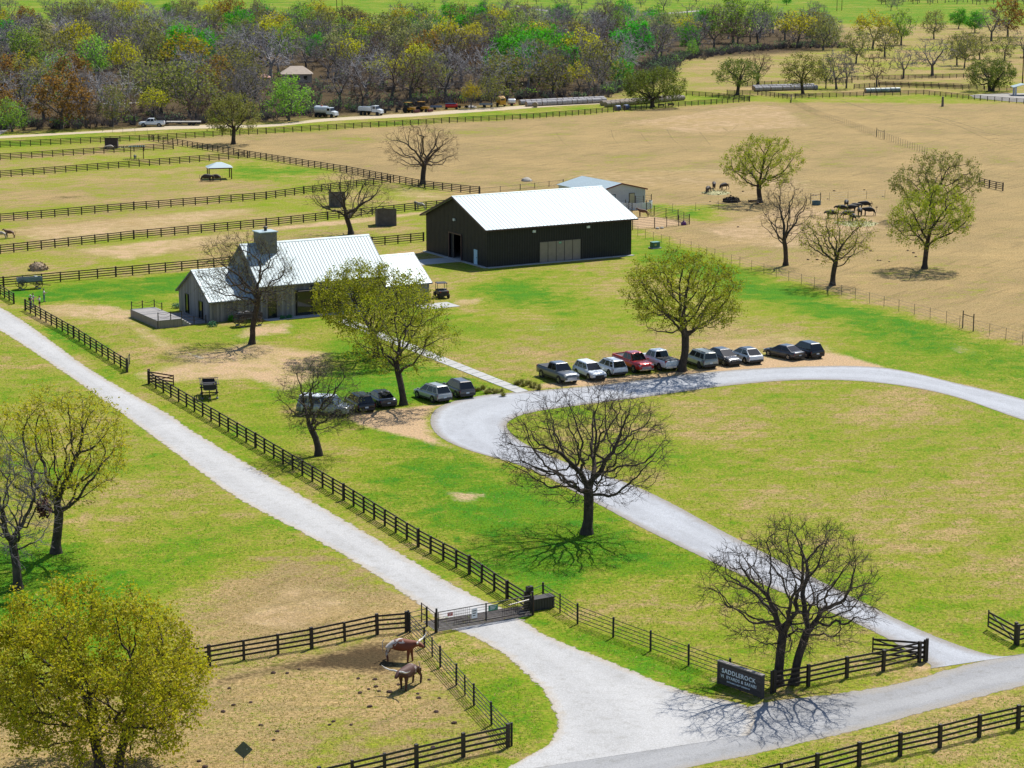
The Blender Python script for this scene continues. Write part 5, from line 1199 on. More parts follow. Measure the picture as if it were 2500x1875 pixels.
def car(kind, col, label, px, rz, roof=None, rails=False, two_tone=None, cover=None, rack=False, name=None, group='parked cars', dark_rim=False, scale=1.0):
    L, W, H, zb, zh, cf, wr = SPEC[kind]; hw = W / 2; P_ = PAINT[col]
    t = thing(name or {'pickup': 'pickup_truck', 'van': 'van', 'sedan': 'parked_car'}.get(kind, 'parked_suv'), label, {'pickup': 'pickup', 'van': 'van', 'sedan': 'car'}.get(kind, 'SUV'), G(*px) if not isinstance(px, Vector) else px, rz, group)
    t.scale = (scale * 1.05,) * 3
    a, b, c, d = [f * L for f in cf]; z0 = .30 if kind != 'pickup' else .42
    rear = zb if kind != 'sedan' else zb + .02
    if kind == 'pickup': rear = zb
    st = [(-L / 2, z0 + .12, rear - .10, hw * .90), (-L / 2 + .10, z0 + .02, rear - .01, hw * .97), (-L / 2 + .5, z0, rear, hw), (a, z0, zb, hw), (0, z0, zb, hw), (d, z0, zb - .01, hw), (d + .12, z0, zh + .01, hw * .995), (L / 2 - .42, z0, zh - .05, hw * .97), (L / 2 - .12, z0 + .02, zh - .16, hw * .91), (L / 2, z0 + .14, zh - .32, hw * .82)]
    bo_ = loft(st, body_ring).build('body', P_, t, smooth=True); md = bo_.modifiers.new('b', 'EDGE_SPLIT'); md.split_angle = R(48)
    # cabin
    wb_, wt = hw * .91, hw * .70; zr = H - .06
    q = [Vector((a, -wb_, zb - .04)), Vector((d, -wb_, zb - .04)), Vector((d, wb_, zb - .04)), Vector((a, wb_, zb - .04)), Vector((b, -wt, zr)), Vector((c, -wt, zr)), Vector((c, wt, zr)), Vector((b, wt, zr))]
    cb = MB().hexa(q).build('cabin', P_, t, bevel=.05)
    rm_ = PAINT[roof] if roof else P_
    ro_ = MB(); ro_.add([(b - .06, -wt - .01, zr - .01), (c + .06, -wt - .01, zr - .01), (c + .06, wt + .01, zr - .01), (b - .06, wt + .01, zr - .01), (b + .12, -wt * .82, H), (c - .16, -wt * .82, H), (c - .16, wt * .82, H), (b + .12, wt * .82, H)], [(3, 2, 1, 0), (4, 5, 6, 7), (0, 1, 5, 4), (1, 2, 6, 5), (2, 3, 7, 6), (3, 0, 4, 7)])
    ro = ro_.build('roof', rm_ if roof != 'glass' else M_CGL, t, bevel=.04)
    g = .07
    def lerp4(p0, p1, p2, p3, s0, s1, v0, v1):
        f = lambda s, v: (p0.lerp(p1, s)).lerp(p3.lerp(p2, s), v)
        return [f(s0, v0), f(s1, v0), f(s1, v1), f(s0, v1)]
    MB().pane(lerp4(q[1], q[2], q[6], q[5], .025, .975, .06, .97), .01).build('windshield', M_CGL, t)
    MB().pane(lerp4(q[3], q[0], q[4], q[7], .04, .96, .10, .96), .01).build('rear_window', M_CGL, t)
    cuts = ((.08, .47), (.51, .95)) if kind not in ('suv', 'boxy', 'van') else ((.05, .26), (.29, .60), (.63, .95))
    for side in (0, 1):
        for s0, s1 in cuts:
            pq = lerp4(q[0], q[1], q[5], q[4], s0, s1, .12, .90) if side == 0 else lerp4(q[2], q[3], q[7], q[6], 1 - s1, 1 - s0, .12, .90)
            MB().pane(pq, .01).build('side_window', M_CGL, t)
    # lamps, plates, trim
    for s in (-1, 1):
        MB().box((L / 2 - .16, s * hw * .70, zh - .27), (.26, hw * .34, .16), rz=-s * .25).build('headlight', M_HEAD, t)
        MB().box((-L / 2 + .09, s * hw * .80, rear - .24), (.14, hw * .26, .20 if kind != 'pickup' else .42)).build('tail_light', M_TAIL, t)
        MB().box((d - .10, s * (hw + .08), zb + .05), (.14, .18, .13)).build('mirror', P_ if not roof else PAINT['black'], t)
        MB().box((0, s * (hw - .005), z0 + .06), (L * .48, .04, .15)).build('sill', M_BLK, t)
        for x in (-L * .30, L * .31):
            arch = MB().lathe([(wr * 1.16, -.02), (wr * 1.16, .02)], (x, s * (hw - .012), wr), 18, 'Y'); arch.build('wheel_arch', M_BLK, t); add_wheel(t, x, s * (hw - .10), wr, .25, dark_rim)
    MB().box((L / 2 - .03, 0, z0 + .24), (.10, hw * 1.1, .24)).build('grille', M_BLK if kind != 'pickup' else M_CHR, t)
    MB().box((L / 2 - .02, 0, z0 + .06), (.14, hw * 1.7, .14)).build('front_bumper', M_BLK if kind != 'pickup' else M_CHR, t)
    MB().box((-L / 2 + .0, 0, z0 + .12), (.16, hw * 1.75, .22)).build('rear_bumper', M_BLK if kind != 'pickup' else M_CHR, t)
    MB().box((-L / 2 - .01, 0, rear - .40), (.04, .34, .16)).build('licence_plate', M_PLATE, t)
    if rails or rack:
        for s in (-1, 1): MB().bar((b + .1, s * wt * .92, H + .05), (c - .1, s * wt * .92, H + .05), .04, .05).build('roof_rail', M_BLK, t)
    if rack:
        for k in range(4): MB().bar((b + .3 + k * .5, -wt * .9, H + .09), (b + .3 + k * .5, wt * .9, H + .09), .06, .04).build('rack_bar', M_CHR, t)
    if kind == 'pickup':
        bx0, bx1 = -L / 2 + .10, a - .05
        if cover: MB().box(((bx0 + bx1) / 2, 0, zb + .02), (bx1 - bx0, W * .86, .05)).build('bed_cover', M_BLK, t)
        else:
            MB().box(((bx0 + bx1) / 2, 0, zb + .006), (bx1 - bx0 - .15, W * .76, .012)).build('bed_liner', M_BLK, t)
            for s in (-1, 1): MB().box(((bx0 + bx1) / 2, s * hw * .86, zb + .05), (bx1 - bx0, .12, .12)).build('bed_rail', P_, t)
            MB().box((bx0 + .02, 0, zb + .05), (.10, W * .8, .12)).build('tailgate_cap', P_, t)
    return t
TO, AW = R(-63), R(117)
car('pickup', 'grey', 'graphite grey pickup with covered bed, nose to the drive, behind bare branches', (1362, 927), TO + R(2), cover=True)
car('suv', 'white', 'white SUV facing the drive between the grey pickup and another white SUV', (1440, 921), TO - R(2))
car('suv', 'white', 'white SUV with roof rails backed to the drive, left of the red pickup', (1489, 911), AW, rails=True)
car('pickup', 'red', 'bright red crew-cab pickup facing the drive', (1545, 901), TO)
car('pickup', 'white', 'white pickup with black bed cover, tailgate to the drive, left of the oak trunk', (1607, 896), AW + R(1), cover=True)
car('boxy', 'sage', 'boxy sage-silver SUV with roof rack just right of the oak trunk', (1709, 892), AW - R(2), rack=True, dark_rim=True)
car('cross', 'black', 'black sloping-roofed SUV facing the drive between two pale cars', (1766, 886), TO + R(1))
car('cross', 'white', 'white crossover with dark glass roof, rear to the drive', (1820, 881), AW - R(3), roof='black')
car('sedan', 'navy', 'black sedan at the right end of the row, second from the end', (1914, 872), AW + R(12))
car('suv', 'black', 'black SUV parked last at the right end of the row', (1968, 868), AW - R(1))
car('suv', 'silver', 'silver SUV with black roof trim parked left of the concrete walk', (1056, 975), AW + R(8), rails=True)
car('suv', 'bronze', 'dark grey SUV nearest the end of the concrete walk', (1118, 963), AW, rails=True)
car('sedan', 'navy', 'dark blue-grey sedan parked left of the budding oak trunk', (929, 986), AW - R(3))
car('suv', 'black', 'black SUV half hidden between the silver van and the dark sedan', (877, 998), AW - R(4))
car('van', 'silver', 'large pale silver van behind the small twisted oak', (794, 1011), R(-14), roof='white')
# utility vehicle beside the house
t = thing('utility_vehicle', 'black open utility vehicle with roof parked at the right end of the house', 'utility vehicle', G(1078, 726), AW - R(10))
MB().box((.0, 0, .55), (2.6, 1.3, .35)).build('chassis', M_BLK, t, bevel=.04); MB().box((-.85, 0, .88), (1.0, 1.4, .36)).build('cargo_bed', M_BLK, t, bevel=.03); MB().hexa([Vector(q) for q in ((.75, -.6, .7), (1.45, -.5, .6), (1.45, .5, .6), (.75, .6, .7), (.7, -.6, 1.1), (1.4, -.5, .85), (1.4, .5, .85), (.7, .6, 1.1))]).build('hood', PAINT['black'], t)
MB().box((.05, 0, .95), (.5, 1.25, .45)).build('seat', PM('grey seat vinyl', (.06, .06, .065), None, 4, .6), t); MB().box((.15, 0, 1.98), (1.5, 1.4, .07)).build('roof', M_BLK, t, bevel=.02)
for x, y in ((-.35, -.65), (-.35, .65), (.75, -.62), (.75, .62)): MB().bar((x, y, .8), (x * .9, y, 1.96), .06).build('roll_bar', M_BLK, t)
for x in (-.95, 1.0):
    for s in (-1, 1): add_wheel(t, x, s * .68, .34, .28, True)
for s in (-1, 1): MB().box((-1.36, s * .5, .95), (.05, .14, .14)).build('tail_light', M_TAIL, t)
# ------------------------------------------------------------------ far machinery along the lane
def far_wheels(t, xs, w_, r=.5, wd=.3):
    for x in xs:
        for s in (-1, 1): add_wheel(t, x, s * w_, r, wd, True)
def truck(label, px, rz, kind):
    t = thing(kind + '_truck', label, 'truck', G(*px), rz)
    MB().box((-.4, 0, .85), (6.6, .9, .25)).build('chassis', M_BLK, t); far_wheels(t, (2.3, -1.6, -2.8), 1.0, .5)
    MB().hexa([Vector(q) for q in ((2.0, -.95, .6), (3.3, -.85, .6), (3.3, .85, .6), (2.0, .95, .6), (2.0, -.95, 1.75), (3.2, -.8, 1.5), (3.2, .8, 1.5), (2.0, .95, 1.75))]).build('hood', PAINT['white'], t, bevel=.05)
    MB().hexa([Vector(q) for q in ((.5, -1.05, .9), (2.05, -1.05, .9), (2.05, 1.05, .9), (.5, 1.05, .9), (.6, -.95, 2.6), (1.7, -.95, 2.6), (1.7, .95, 2.6), (.6, .95, 2.6))]).build('cab', PAINT['white'], t, bevel=.05)
    MB().pane([(2.07, .9, 1.75), (2.07, -.9, 1.75), (1.74, -.85, 2.5), (1.74, .85, 2.5)][::-1], .03, .05, .03).build('windshield', M_CGL, t)
    for s in (-1, 1): MB().box((1.25, s * 1.04, 2.1), (.8, .06, .6)).build('side_window', M_CGL, t); MB().box((3.25, s * .65, 1.15), (.12, .25, .2)).build('headlight', M_HEAD, t)
    if kind == 'tank': MB().lathe([(.3, -3.7), (.95, -3.6), (1.0, -3.3), (1.0, .1), (.95, .35), (.3, .4)], (0, 0, 1.95), 20, 'X').build('tank', PAINT['white'], t, smooth=False); MB().lathe([(.3, 2.9), (.3, 3.15)], (-1.6, 0, 0), 12).build('hatch', PAINT['red'], t)
    else:
        d = MB()
        for s in (-1, 1): d.box((-1.65, s * 1.1, 1.7), (4.0, .08, 1.0))
        d.box((-3.6, 0, 1.7), (.08, 2.2, 1.0)); d.box((.3, 0, 1.85), (.08, 2.2, 1.4)); d.box((-1.65, 0, 1.25), (4.0, 2.2, .1)); d.build('dump_bed', PAINT['white'], t)
    return t
truck('white tank truck parked beside the dirt lane under the wood', (798, 286), R(-32), 'tank')
truck('white dump truck parked right of the tank truck beside the dirt lane', (908, 281), R(-28), 'dump')
car('pickup', 'white', 'white crew-cab pickup hitched to a gooseneck trailer on the far lane', (371, 309), R(181), name='pickup_truck', group='far machinery', scale=1.05)
t = thing('gooseneck_trailer', 'long flat black gooseneck trailer behind the far white pickup', 'trailer', G(448, 306), R(2))
MB().box((0, 0, .95), (8.8, 2.3, .16)).build('deck', PM('pale trailer deck', (.45, .42, .38), None, 2, .8), t); MB().box((0, 0, .78), (8.8, 2.2, .16)).build('frame', M_BLK, t)
MB().bar((-4.3, 0, .95), (-5.0, 0, 1.9), .3).bar((-5.0, 0, 1.9), (-6.6, 0, 1.9), .3).bar((-6.6, 0, 1.9), (-6.6, 0, 1.2), .2).build('gooseneck', M_BLK, t); far_wheels(t, (1.6, 2.6), 1.0, .4)
def tractor(label, px, rz):
    t = thing('yellow_tractor', label, 'tractor', G(*px), rz, 'far machinery'); y = PAINT['yellow']
    MB().box((.9, 0, 1.1), (2.0, .8, .7)).build('hood', y, t, bevel=.04); MB().box((-.6, 0, 1.0), (1.2, 1.1, .6)).build('body', y, t)
    for x, s in ((-1.0, -1), (-1.0, 1), (.1, -1), (.1, 1)): MB().bar((x, s * .6, 1.2), (x, s * .6, 2.7), .09).build('canopy_post', M_BLK, t)
    MB().box((-.45, 0, 2.75), (1.7, 1.5, .12)).build('canopy', y, t); MB().box((-.6, 0, 1.5), (.5, .6, .5)).build('seat', M_BLK, t)
    for s in (-1, 1): add_wheel(t, -.9, s * .85, .75, .45, True); add_wheel(t, 1.5, s * .75, .45, .3, True); MB().bar((.6, s * .75, 1.0), (2.3, s * .7, .45), .14).build('loader_arm', y, t)
    MB().prism([(.1, 2.25), (.75, 2.25), (.75, 2.4), (.2, 2.9), (.1, 2.9)], -1.05, 1.05, 'Y') ; bk = MB(); bk.box((2.5, 0, .5), (.5, 2.1, .7)); bk.build('bucket', PM('rusty bucket', (.13, .03, .03), None, 3, .7), t)
tractor('yellow loader tractor with canopy, left of two by the wood', (1000, 275), R(-35)); tractor('yellow loader tractor with canopy, right of two by the wood', (1032, 273), R(-30))
def cart(label, px, rz, mat, L=3.2, name='farm_trailer'):
    t = thing(name, label, 'trailer', G(*px), rz, 'far machinery'); MB().box((0, 0, .75), (L, 1.5, .14)).build('deck', mat, t)
    for s in (-1, 1): MB().box((0, s * .75, .95), (L, .06, .35)).build('side_rail', mat, t)
    MB().bar((L / 2, 0, .7), (L / 2 + 1.1, 0, .5), .1).build('drawbar', M_BLK, t); far_wheels(t, (-.4,), .85, .36)
cart('blue farm trailer right of the yellow tractors', (1065, 268), R(5), PAINT['blue']); cart('grey flat trailer left of the yellow baler', (1186, 262), R(8), PM('grey trailer steel', (.30, .34, .38), None, 2, .6), 3.6)
cart('dark low trailer just right of the dump truck', (944, 276), R(2), M_BLK, 2.4); cart('small dark implement left of the yellow tractors', (972, 274), R(2), M_BLK, 1.4, 'farm_implement')
t = thing('seed_drill', 'red and blue seed drill on a yellow frame beside the wood', 'farm implement', G(1102, 267), R(5), 'far machinery')
MB().lathe([(.55, -1.7), (.55, 1.7)], (0, 0, 1.0), 14, 'X').build('hopper', PAINT['red'], t); MB().box((-.2, 0, 1.62), (3.0, .7, .14)).build('lid', PAINT['blue'], t); MB().box((0, 0, .42), (3.4, .3, .18)).build('frame', PAINT['yellow'], t); far_wheels(t, (-1.4, 1.4), .5, .36)
t = thing('hay_rake', 'yellow hay rake with raised tine arms beside the wood', 'hay rake', G(1130, 263), R(10), 'far machinery'); MB().box((0, 0, .7), (3.4, .2, .2)).build('frame', PAINT['yellow'], t)
for i in range(7): MB().bar((-1.8 + i * .55, 0, .7), (-2.5 + i * .62, .1, 2.6), .10).build('tine_arm', PAINT['yellow'], t)
far_wheels(t, (-1.0, 1.0), .7, .36)
t = thing('round_baler', 'tall yellow round baler at the edge of the wood', 'baler', G(1223, 260), R(-60), 'far machinery')
MB().lathe([(1.15, -.9), (1.2, -.8), (1.2, .8), (1.15, .9)], (0, 0, 1.75), 12, 'Y').build('chamber', PAINT['yellow'], t); MB().box((.6, 0, 1.5), (1.2, 1.9, 1.9)).build('housing', PAINT['yellow'], t, bevel=.08); MB().box((1.22, 0, 2.0), (.06, 1.2, .5)).build('vent', M_BLK, t); MB().bar((1, 0, .6), (3, 0, .5), .14).build('drawbar', M_BLK, t); far_wheels(t, (0,), 1.15, .55)
t = thing('tank_trailer', 'small white tank trailer left of the hay rows', 'tank trailer', G(1249, 258), R(10), 'far machinery'); MB().lathe([(.2, -1.1), (.65, -1.0), (.7, -.8), (.7, .8), (.65, 1.0), (.2, 1.1)], (0, 0, 1.25), 16, 'X').build('tank', PAINT['white'], t); MB().box((0, 0, .5), (2.2, .9, .14)).build('frame', PAINT['red'], t); far_wheels(t, (0,), .6, .35)
# ------------------------------------------------------------------ wagons
M_WAG = [PM('black wagon boards', (.030, .026, .035), (.02, .018, .025), 4, .7), PM('grey wagon boards', (.15, .165, .17), (.10, .11, .115), 4, .8), PM('dark wagon iron', (.04, .022, .018), (.025, .016, .014), 5, .6)]
M_BRL = PM('weathered barrel', (.20, .19, .18), (.13, .12, .115), 3, .8); M_CAR = PM('canvas grey boards', (.24, .27, .28), (.18, .20, .21), 3, .85)
WW = {}
def wagon_wheel(r):
    if r not in WW:
        rim = MB().lathe([(r * .90, -.04), (r, -.04), (r, .04), (r * .90, .04), (r * .90, -.04)], n=24, axis='Y', cap=False).mesh('rim', M_WAG[2]); sp = MB().bar((0, 0, 0), (r * .93, 0, 0), .04).mesh('spoke', PM('pale worn spokes', (.22, .14, .09), (.14, .09, .06), 5, .8)); hub = MB().lathe([(.05, -.16), (.10, -.10), (.10, .10), (.05, .16)], n=12, axis='Y').mesh('hub', M_WAG[2]); WW[r] = (rim, sp, hub)
    return WW[r]
def wagon(label, px, rz, bed, barrels=False, flare=False):
    t = thing('farm_wagon', label, 'wagon', G(*px), rz, 'old wagons')
    for x, r in ((-1.15, .62), (1.15, .52)):
        for s in (-1, 1):
            w_ = bpy.data.objects.new('wheel', None); link(w_, t); w_.location = (x, s * .78, r + .14); rim, sp, hub = wagon_wheel(r)
            inst('rim', rim, w_, (0, 0, 0)); inst('hub', hub, w_, (0, 0, 0))
            for i in range(12): inst('spoke', sp, w_, (0, 0, 0), (1, 1, 1), (0, i * math.pi / 6, 0))
            MB().box((x, s * .78, .07), (.42, .26, .14)).build('wheel_block', M_CAR, t)
        MB().bar((x, -.8, r + .14), (x, .8, r + .14), .1).build('axle', M_WAG[2], t)
    z = 1.05; fl = .22 if flare else 0; hh = .55
    MB().box((0, 0, z), (3.3, 1.05, .1)).build('floor', M_WAG[1], t)
    for s in (-1, 1):
        for k in range(3): MB().bar((-1.65, s * (.55 + fl * k * .55), z + .13 + k * .19), (1.65, s * (.55 + fl * k * .55), z + .13 + k * .19), .05, .17).build('side_board', bed, t)
    for x in (-1.66, 1.66): MB().box((x, 0, z + .3), (.05, 1.1 + fl, .52)).build('end_board', bed, t)
    MB().bar((0, 0, .75), (2.9, 0, .30), .09).build('tongue', M_WAG[2], t)
    MB().box((.9, 0, z + .62), (.36, 1.05 + fl, .06)).build('seat', bed, t)
    if flare:
        for x in (-1.7, 1.7): MB().bar((x, -1.05, z + .62), (x, 1.05, z + .62), .06).build('top_rail', M_WAG[2], t)
        for s in (-1, 1): MB().bar((-1.75, s * .95, z + .64), (1.75, s * .95, z + .64), .05).build('top_rail', M_WAG[2], t)
    return t
wagon('old wagon with grey-blue box by the fence at the far left', (73, 705), R(26), M_CAR)
wb_ = wagon('old wagon carrying barrels under the bare oak at the house', (607, 795), R(32), M_WAG[0])
wagon('black flare-sided wagon on the grass inside the road fence', (511, 968), R(-80), M_WAG[0], flare=True)
wp, wr_ = G(607, 795), R(32)
for i, (x, y) in enumerate(((-1.0, 0), (-.1, 0))):
    o = MB().lathe([(.30, -.45), (.36, -.3), (.39, 0), (.36, .3), (.30, .45)], n=16, axis='Y').build('barrel', M_BRL); o.location = wp + Vector((x * math.cos(wr_), x * math.sin(wr_), 1.52)); o.rotation_euler = (0, 0, wr_)
    tag(o, ('weathered barrel lying at the back of the wagon under the bare oak', 'weathered barrel lying in the middle of the wagon under the bare oak')[i], 'barrel', 'barrels on the wagon')
    hp = MB()
    for yy in (-.3, .3): hp.lathe([(.355, yy - .03), (.375, yy - .03), (.375, yy + .03), (.355, yy + .03)], n=16, axis='Y')
    hp.build('hoops', M_WAG[2], o)
# ================================================================== animals and people
def skin(name, verts, edges, rad, mat, parent=None, root=0, sub=2):
    me = bpy.data.meshes.new(name); bm = bmesh.new(); ly = bm.verts.layers.skin.verify(); vs = []
    for i, (v, r) in enumerate(zip(verts, rad)):
        x = bm.verts.new(v); x[ly].radius = r if isinstance(r, tuple) else (r, r); x[ly].use_root = (i == root); vs.append(x)
    for a, b in edges: bm.edges.new((vs[a], vs[b]))
    bm.to_mesh(me); bm.free(); me.materials.append(mat)
    o = bpy.data.objects.new(name, me); link(o, parent)
    m = o.modifiers.new('skin', 'SKIN'); m.use_smooth_shade = True; s = o.modifiers.new('sub', 'SUBSURF'); s.levels = sub; s.render_levels = sub
    return o
def chain(i0, n): return [(i, i + 1) for i in range(i0, i0 + n - 1)]
def hide(name, base, patch=None, scale=2.0, lo=.5, hi=.56, legs=None):
    if name in MATS: return MATS[name]
    m, t, b, o = nodes_of(name); p = N(t, 'TexCoord').outputs['Object']; f = noise(t, p, scale, 2, .5, .6); g = noise(t, p, 14, 3)
    if legs:
        sx = N(t, 'SeparateXYZ'); t.links.new(p, sx.inputs[0]); f = mth(t, 'ADD', f, mth(t, 'ADD', mth(t, 'MULTIPLY', sx.outputs[0], legs[0]), mth(t, 'MULTIPLY', mth(t, 'SUBTRACT', sx.outputs[2], 1.0), legs[1])))
    c = mixc(t, ramp(t, f, lo, hi), base, patch or tuple(x * .7 for x in base))
    c = mixc(t, mth(t, 'MULTIPLY', g, .35), c, tuple(x * .5 for x in base))
    t.links.new(c, b.inputs['Base Color']); b.inputs['Roughness'].default_value = .7; MATS[name] = m; return m
def stripes(name, a, b_, scale=9):
    m, t, b, o = nodes_of(name); p = N(t, 'TexCoord').outputs['Object']; w_ = N(t, 'TexWave'); w_.inputs['Scale'].default_value = scale; w_.inputs['Distortion'].default_value = 1.5; t.links.new(p, w_.inputs[0])
    t.links.new(mixc(t, ramp(t, w_.outputs['Fac'], .45, .55), a, b_), b.inputs['Base Color']); b.inputs['Roughness'].default_value = .75; return m
def quadruped(name, label, cat, loc, rz, mat, L=1.5, h=1.38, girth=.36, head=.15, neck=(.42, .18), thick=1.0, group=None, head_down=False, stride=.10, muzzle=None, headmat=None):
    "L body length hip to shoulder, h height of the back"
    t = thing(name, label, cat, loc, rz, group)
    zc = h - girth * .95
    V = [(-L / 2, 0, zc + .06), (-L * .2, 0, zc - .02), (L * .15, 0, zc - .05), (L / 2, 0, zc + .02)]; Rd = [(girth * .80, girth * .92), (girth * .92, girth), (girth * .95, girth * 1.05), (girth * .72, girth * .98)]
    E_ = chain(0, 4); hd = -1 if head_down else 1
    nx, nz = neck
    if head_down: pts = [(L / 2 + nx * .6, 0, zc - .15), (L / 2 + nx * 1.1, 0, zc - .52), (L / 2 + nx * 1.25, 0, zc - .82)]
    else: pts = [(L / 2 + nx * .6, 0, zc + nz * .7), (L / 2 + nx * 1.15, 0, zc + nz * 1.15), (L / 2 + nx * 1.15 + head * 2.1, 0, zc + nz * 1.15 - head * 1.3)]
    k = len(V); V += pts; Rd += [girth * .55, head, head * .55]; E_ += [(3, k), (k, k + 1), (k + 1, k + 2)]; hp = Vector(pts[1])
    lw = .10 * thick
    for sx, sgn, off in ((L / 2 - .02, 1, stride), (L / 2 - .02, -1, -stride)):
        k = len(V); y = sgn * girth * .52; V += [(sx, y, zc - girth * .45), (sx + off * .6, y, h * .33), (sx + off, y, .06), (sx + off + .06, y, .035)]; Rd += [lw * 1.35, lw * .68, lw * .55, lw * .6]; E_ += [(3, k), (k, k + 1), (k + 1, k + 2), (k + 2, k + 3)]
    for sx, sgn, off in ((-L / 2, 1, -stride), (-L / 2, -1, stride)):
        k = len(V); y = sgn * girth * .52; V += [(sx + .06, y, zc - girth * .40), (sx + .10 + off * .5, y, h * .50), (sx - .12 + off, y, h * .32), (sx - .06 + off, y, .06), (sx + off, y, .035)]; Rd += [lw * 1.7, lw * 1.05, lw * .62, lw * .55, lw * .6]; E_ += [(0, k), (k, k + 1), (k + 1, k + 2), (k + 2, k + 3), (k + 3, k + 4)]
    skin('body', V, E_, Rd, mat, t)
    tl = MB(); tl.path([(-L / 2 - girth * .6, 0, zc + girth * .5), (-L / 2 - girth * .9, 0, zc), (-L / 2 - girth * .85, .03, h * .34)], .03, 6); tl.build('tail', mat, t)
    for s in (-1, 1): MB().hexa([hp + Vector((x * .05 - .03, s * (head * .75 + y * .16), z * .05 + head * .6)) for x, y, z in ((-1, 0, -1), (1, 0, -1), (1, 0, 1), (-1, 0, 1), (-1, 1, -.6), (.4, 1, -.6), (.4, 1, .4), (-1, 1, .4))]).build('ear', mat, t)
    return t, hp
# two longhorns in the pen
M_LH1 = hide('red and white longhorn hide', (.19, .048, .020), (.66, .60, .55), 2.4, .56, .62, (-.16, .10)); M_LH2 = hide('dark red longhorn hide', (.085, .030, .022), (.50, .42, .38), 3.0, .64, .72, (-.12, .16))
M_HORN = PM('pale horn', (.72, .70, .66), (.62, .58, .52), 6, .4)
def horns(t, hp, span, up):
    for s in (-1, 1):
        pts = [Vector((0, s * .10, .10)), Vector((.02, s * span * .28, .14)), Vector((.10, s * span * .55, .15)), Vector((.22, s * span * .82, .15 + up * .45)), Vector((.30, s * span, .15 + up))]; rr = [.075, .066, .055, .038, .012]; b = MB()
        for i in range(4): b.tube(hp + pts[i], hp + pts[i + 1], rr[i], rr[i + 1], 8)
        b.build('horn', M_HORN, t)
l1 = G(975, 1614); t, hp = quadruped('longhorn', 'red and white longhorn standing beside the slanting pipe fence', 'longhorn', l1, R(-14), M_LH1, 1.55, 1.66, .46, .19, (.50, .12), 1.3); horns(t, hp, 1.0, .35)
l2 = G(1001, 1676); t, hp = quadruped('longhorn', 'dark red longhorn facing the camera with wide pale horns', 'longhorn', l2, R(-120), M_LH2, 1.55, 1.60, .46, .19, (.50, .14), 1.3); horns(t, hp, 1.1, .30)
# black cattle in the right pasture
M_COW = hide('black cattle hide', (.013, .012, .013), (.02, .018, .018)); M_BRN = hide('dark brown hide', (.045, .028, .02), (.03, .02, .016))
cows = [((2031, 533), 200, 'lying nearest the open sparse oak, left of the herd'), ((2057, 520), 180, 'at the left of the herd'), ((2076, 519), 10, 'in the middle of the herd with head turned right'), ((2066, 507), 260, 'at the back left of the herd'), ((2085, 514), 0, 'behind the middle of the herd'), ((2099, 527), 265, 'facing the camera in the herd'), ((2113, 510), 190, 'at the back right of the herd'), ((2123, 526), 178, 'broadside at the right of the herd'), ((2066, 534), 20, 'in front of the herd by the hay'), ((2082, 541), 280, 'nearest in front of the herd, head down in the hay')]
c0 = None
for px_, a, w_ in cows:
    lab = 'black cow ' + w_
    if c0 is None: c0, _ = quadruped('black_cow', lab, 'cow', G(*px_), R(a), M_COW, 1.55, 1.55, .47, .18, (.42, .05), 1.25, group='black cattle in the right pasture', head_down=False); cg0, _ = None, None
    else: copy_tree(c0, None, G(*px_), R(a), lab, FRND.uniform(.92, 1.05))
d0 = None
for px_, a, lab in (((1729, 471), 250, 'dark cow standing left of the scattered hay in the tan field'), ((1743, 460), 265, 'dark cow behind the scattered hay in the tan field'), ((1769, 463), 215, 'dark cow right of the scattered hay in the tan field')):
    if d0 is None: d0, _ = quadruped('dark_cow', lab, 'cow', G(*px_), R(a), M_BRN, 1.4, 1.42, .42, .17, (.40, -.05), group='dark cattle at the hay', head_down=True)
    else: copy_tree(d0, None, G(*px_), R(a), lab)
b0, _ = quadruped('water_buffalo', 'dark brown heavy animal at the left post of the pavilion', 'buffalo', G(503, 443), R(8), M_BRN, 1.7, 1.55, .48, .2, (.42, -.02), 1.2, 'dark animals at the pavilion')
copy_tree(b0, None, G(529, 442), R(172), 'black heavy animal inside the pavilion between its posts', .92)
quadruped('rhinoceros', 'pale stocky rhinoceros-like animal in front of the small dark shed', 'rhinoceros', G(270, 366), R(185), hide('pale grey hide', (.40, .34, .28), (.30, .26, .22)), 1.35, 1.2, .42, .2, (.42, -.05), 1.5)
quadruped('calf', 'small grey animal standing under the green pergola', 'calf', G(330, 388), R(270), hide('blue grey hide', (.22, .23, .24), (.16, .17, .18)), .9, .95, .26, .11, (.3, .08))
M_ZEB = stripes('grey striped hide', (.52, .47, .40), (.12, .10, .09)); M_HOR = hide('brown horse hide', (.16, .075, .035), (.11, .05, .028))
quadruped('zebra', 'grey striped zebra by the board fence at the barn corner', 'zebra', G(1028, 513), R(176), M_ZEB, 1.2, 1.38, .31, .12, (.40, .38))
quadruped('zebra', 'striped zebra at the left edge by the fifth paddock fence', 'zebra', G(4, 584), R(180), M_ZEB, 1.2, 1.32, .30, .12, (.40, .30), group='animals at the left edge')
quadruped('horse', 'reddish brown pony at the left edge by the fifth paddock fence', 'pony', G(25, 581), R(180), M_HOR, 1.15, 1.3, .30, .12, (.40, .32), group='animals at the left edge')
quadruped('horse', 'brown horse standing inside the steel corral', 'horse', G(1571, 530), R(176), M_HOR, 1.3, 1.42, .33, .13, (.42, .34))
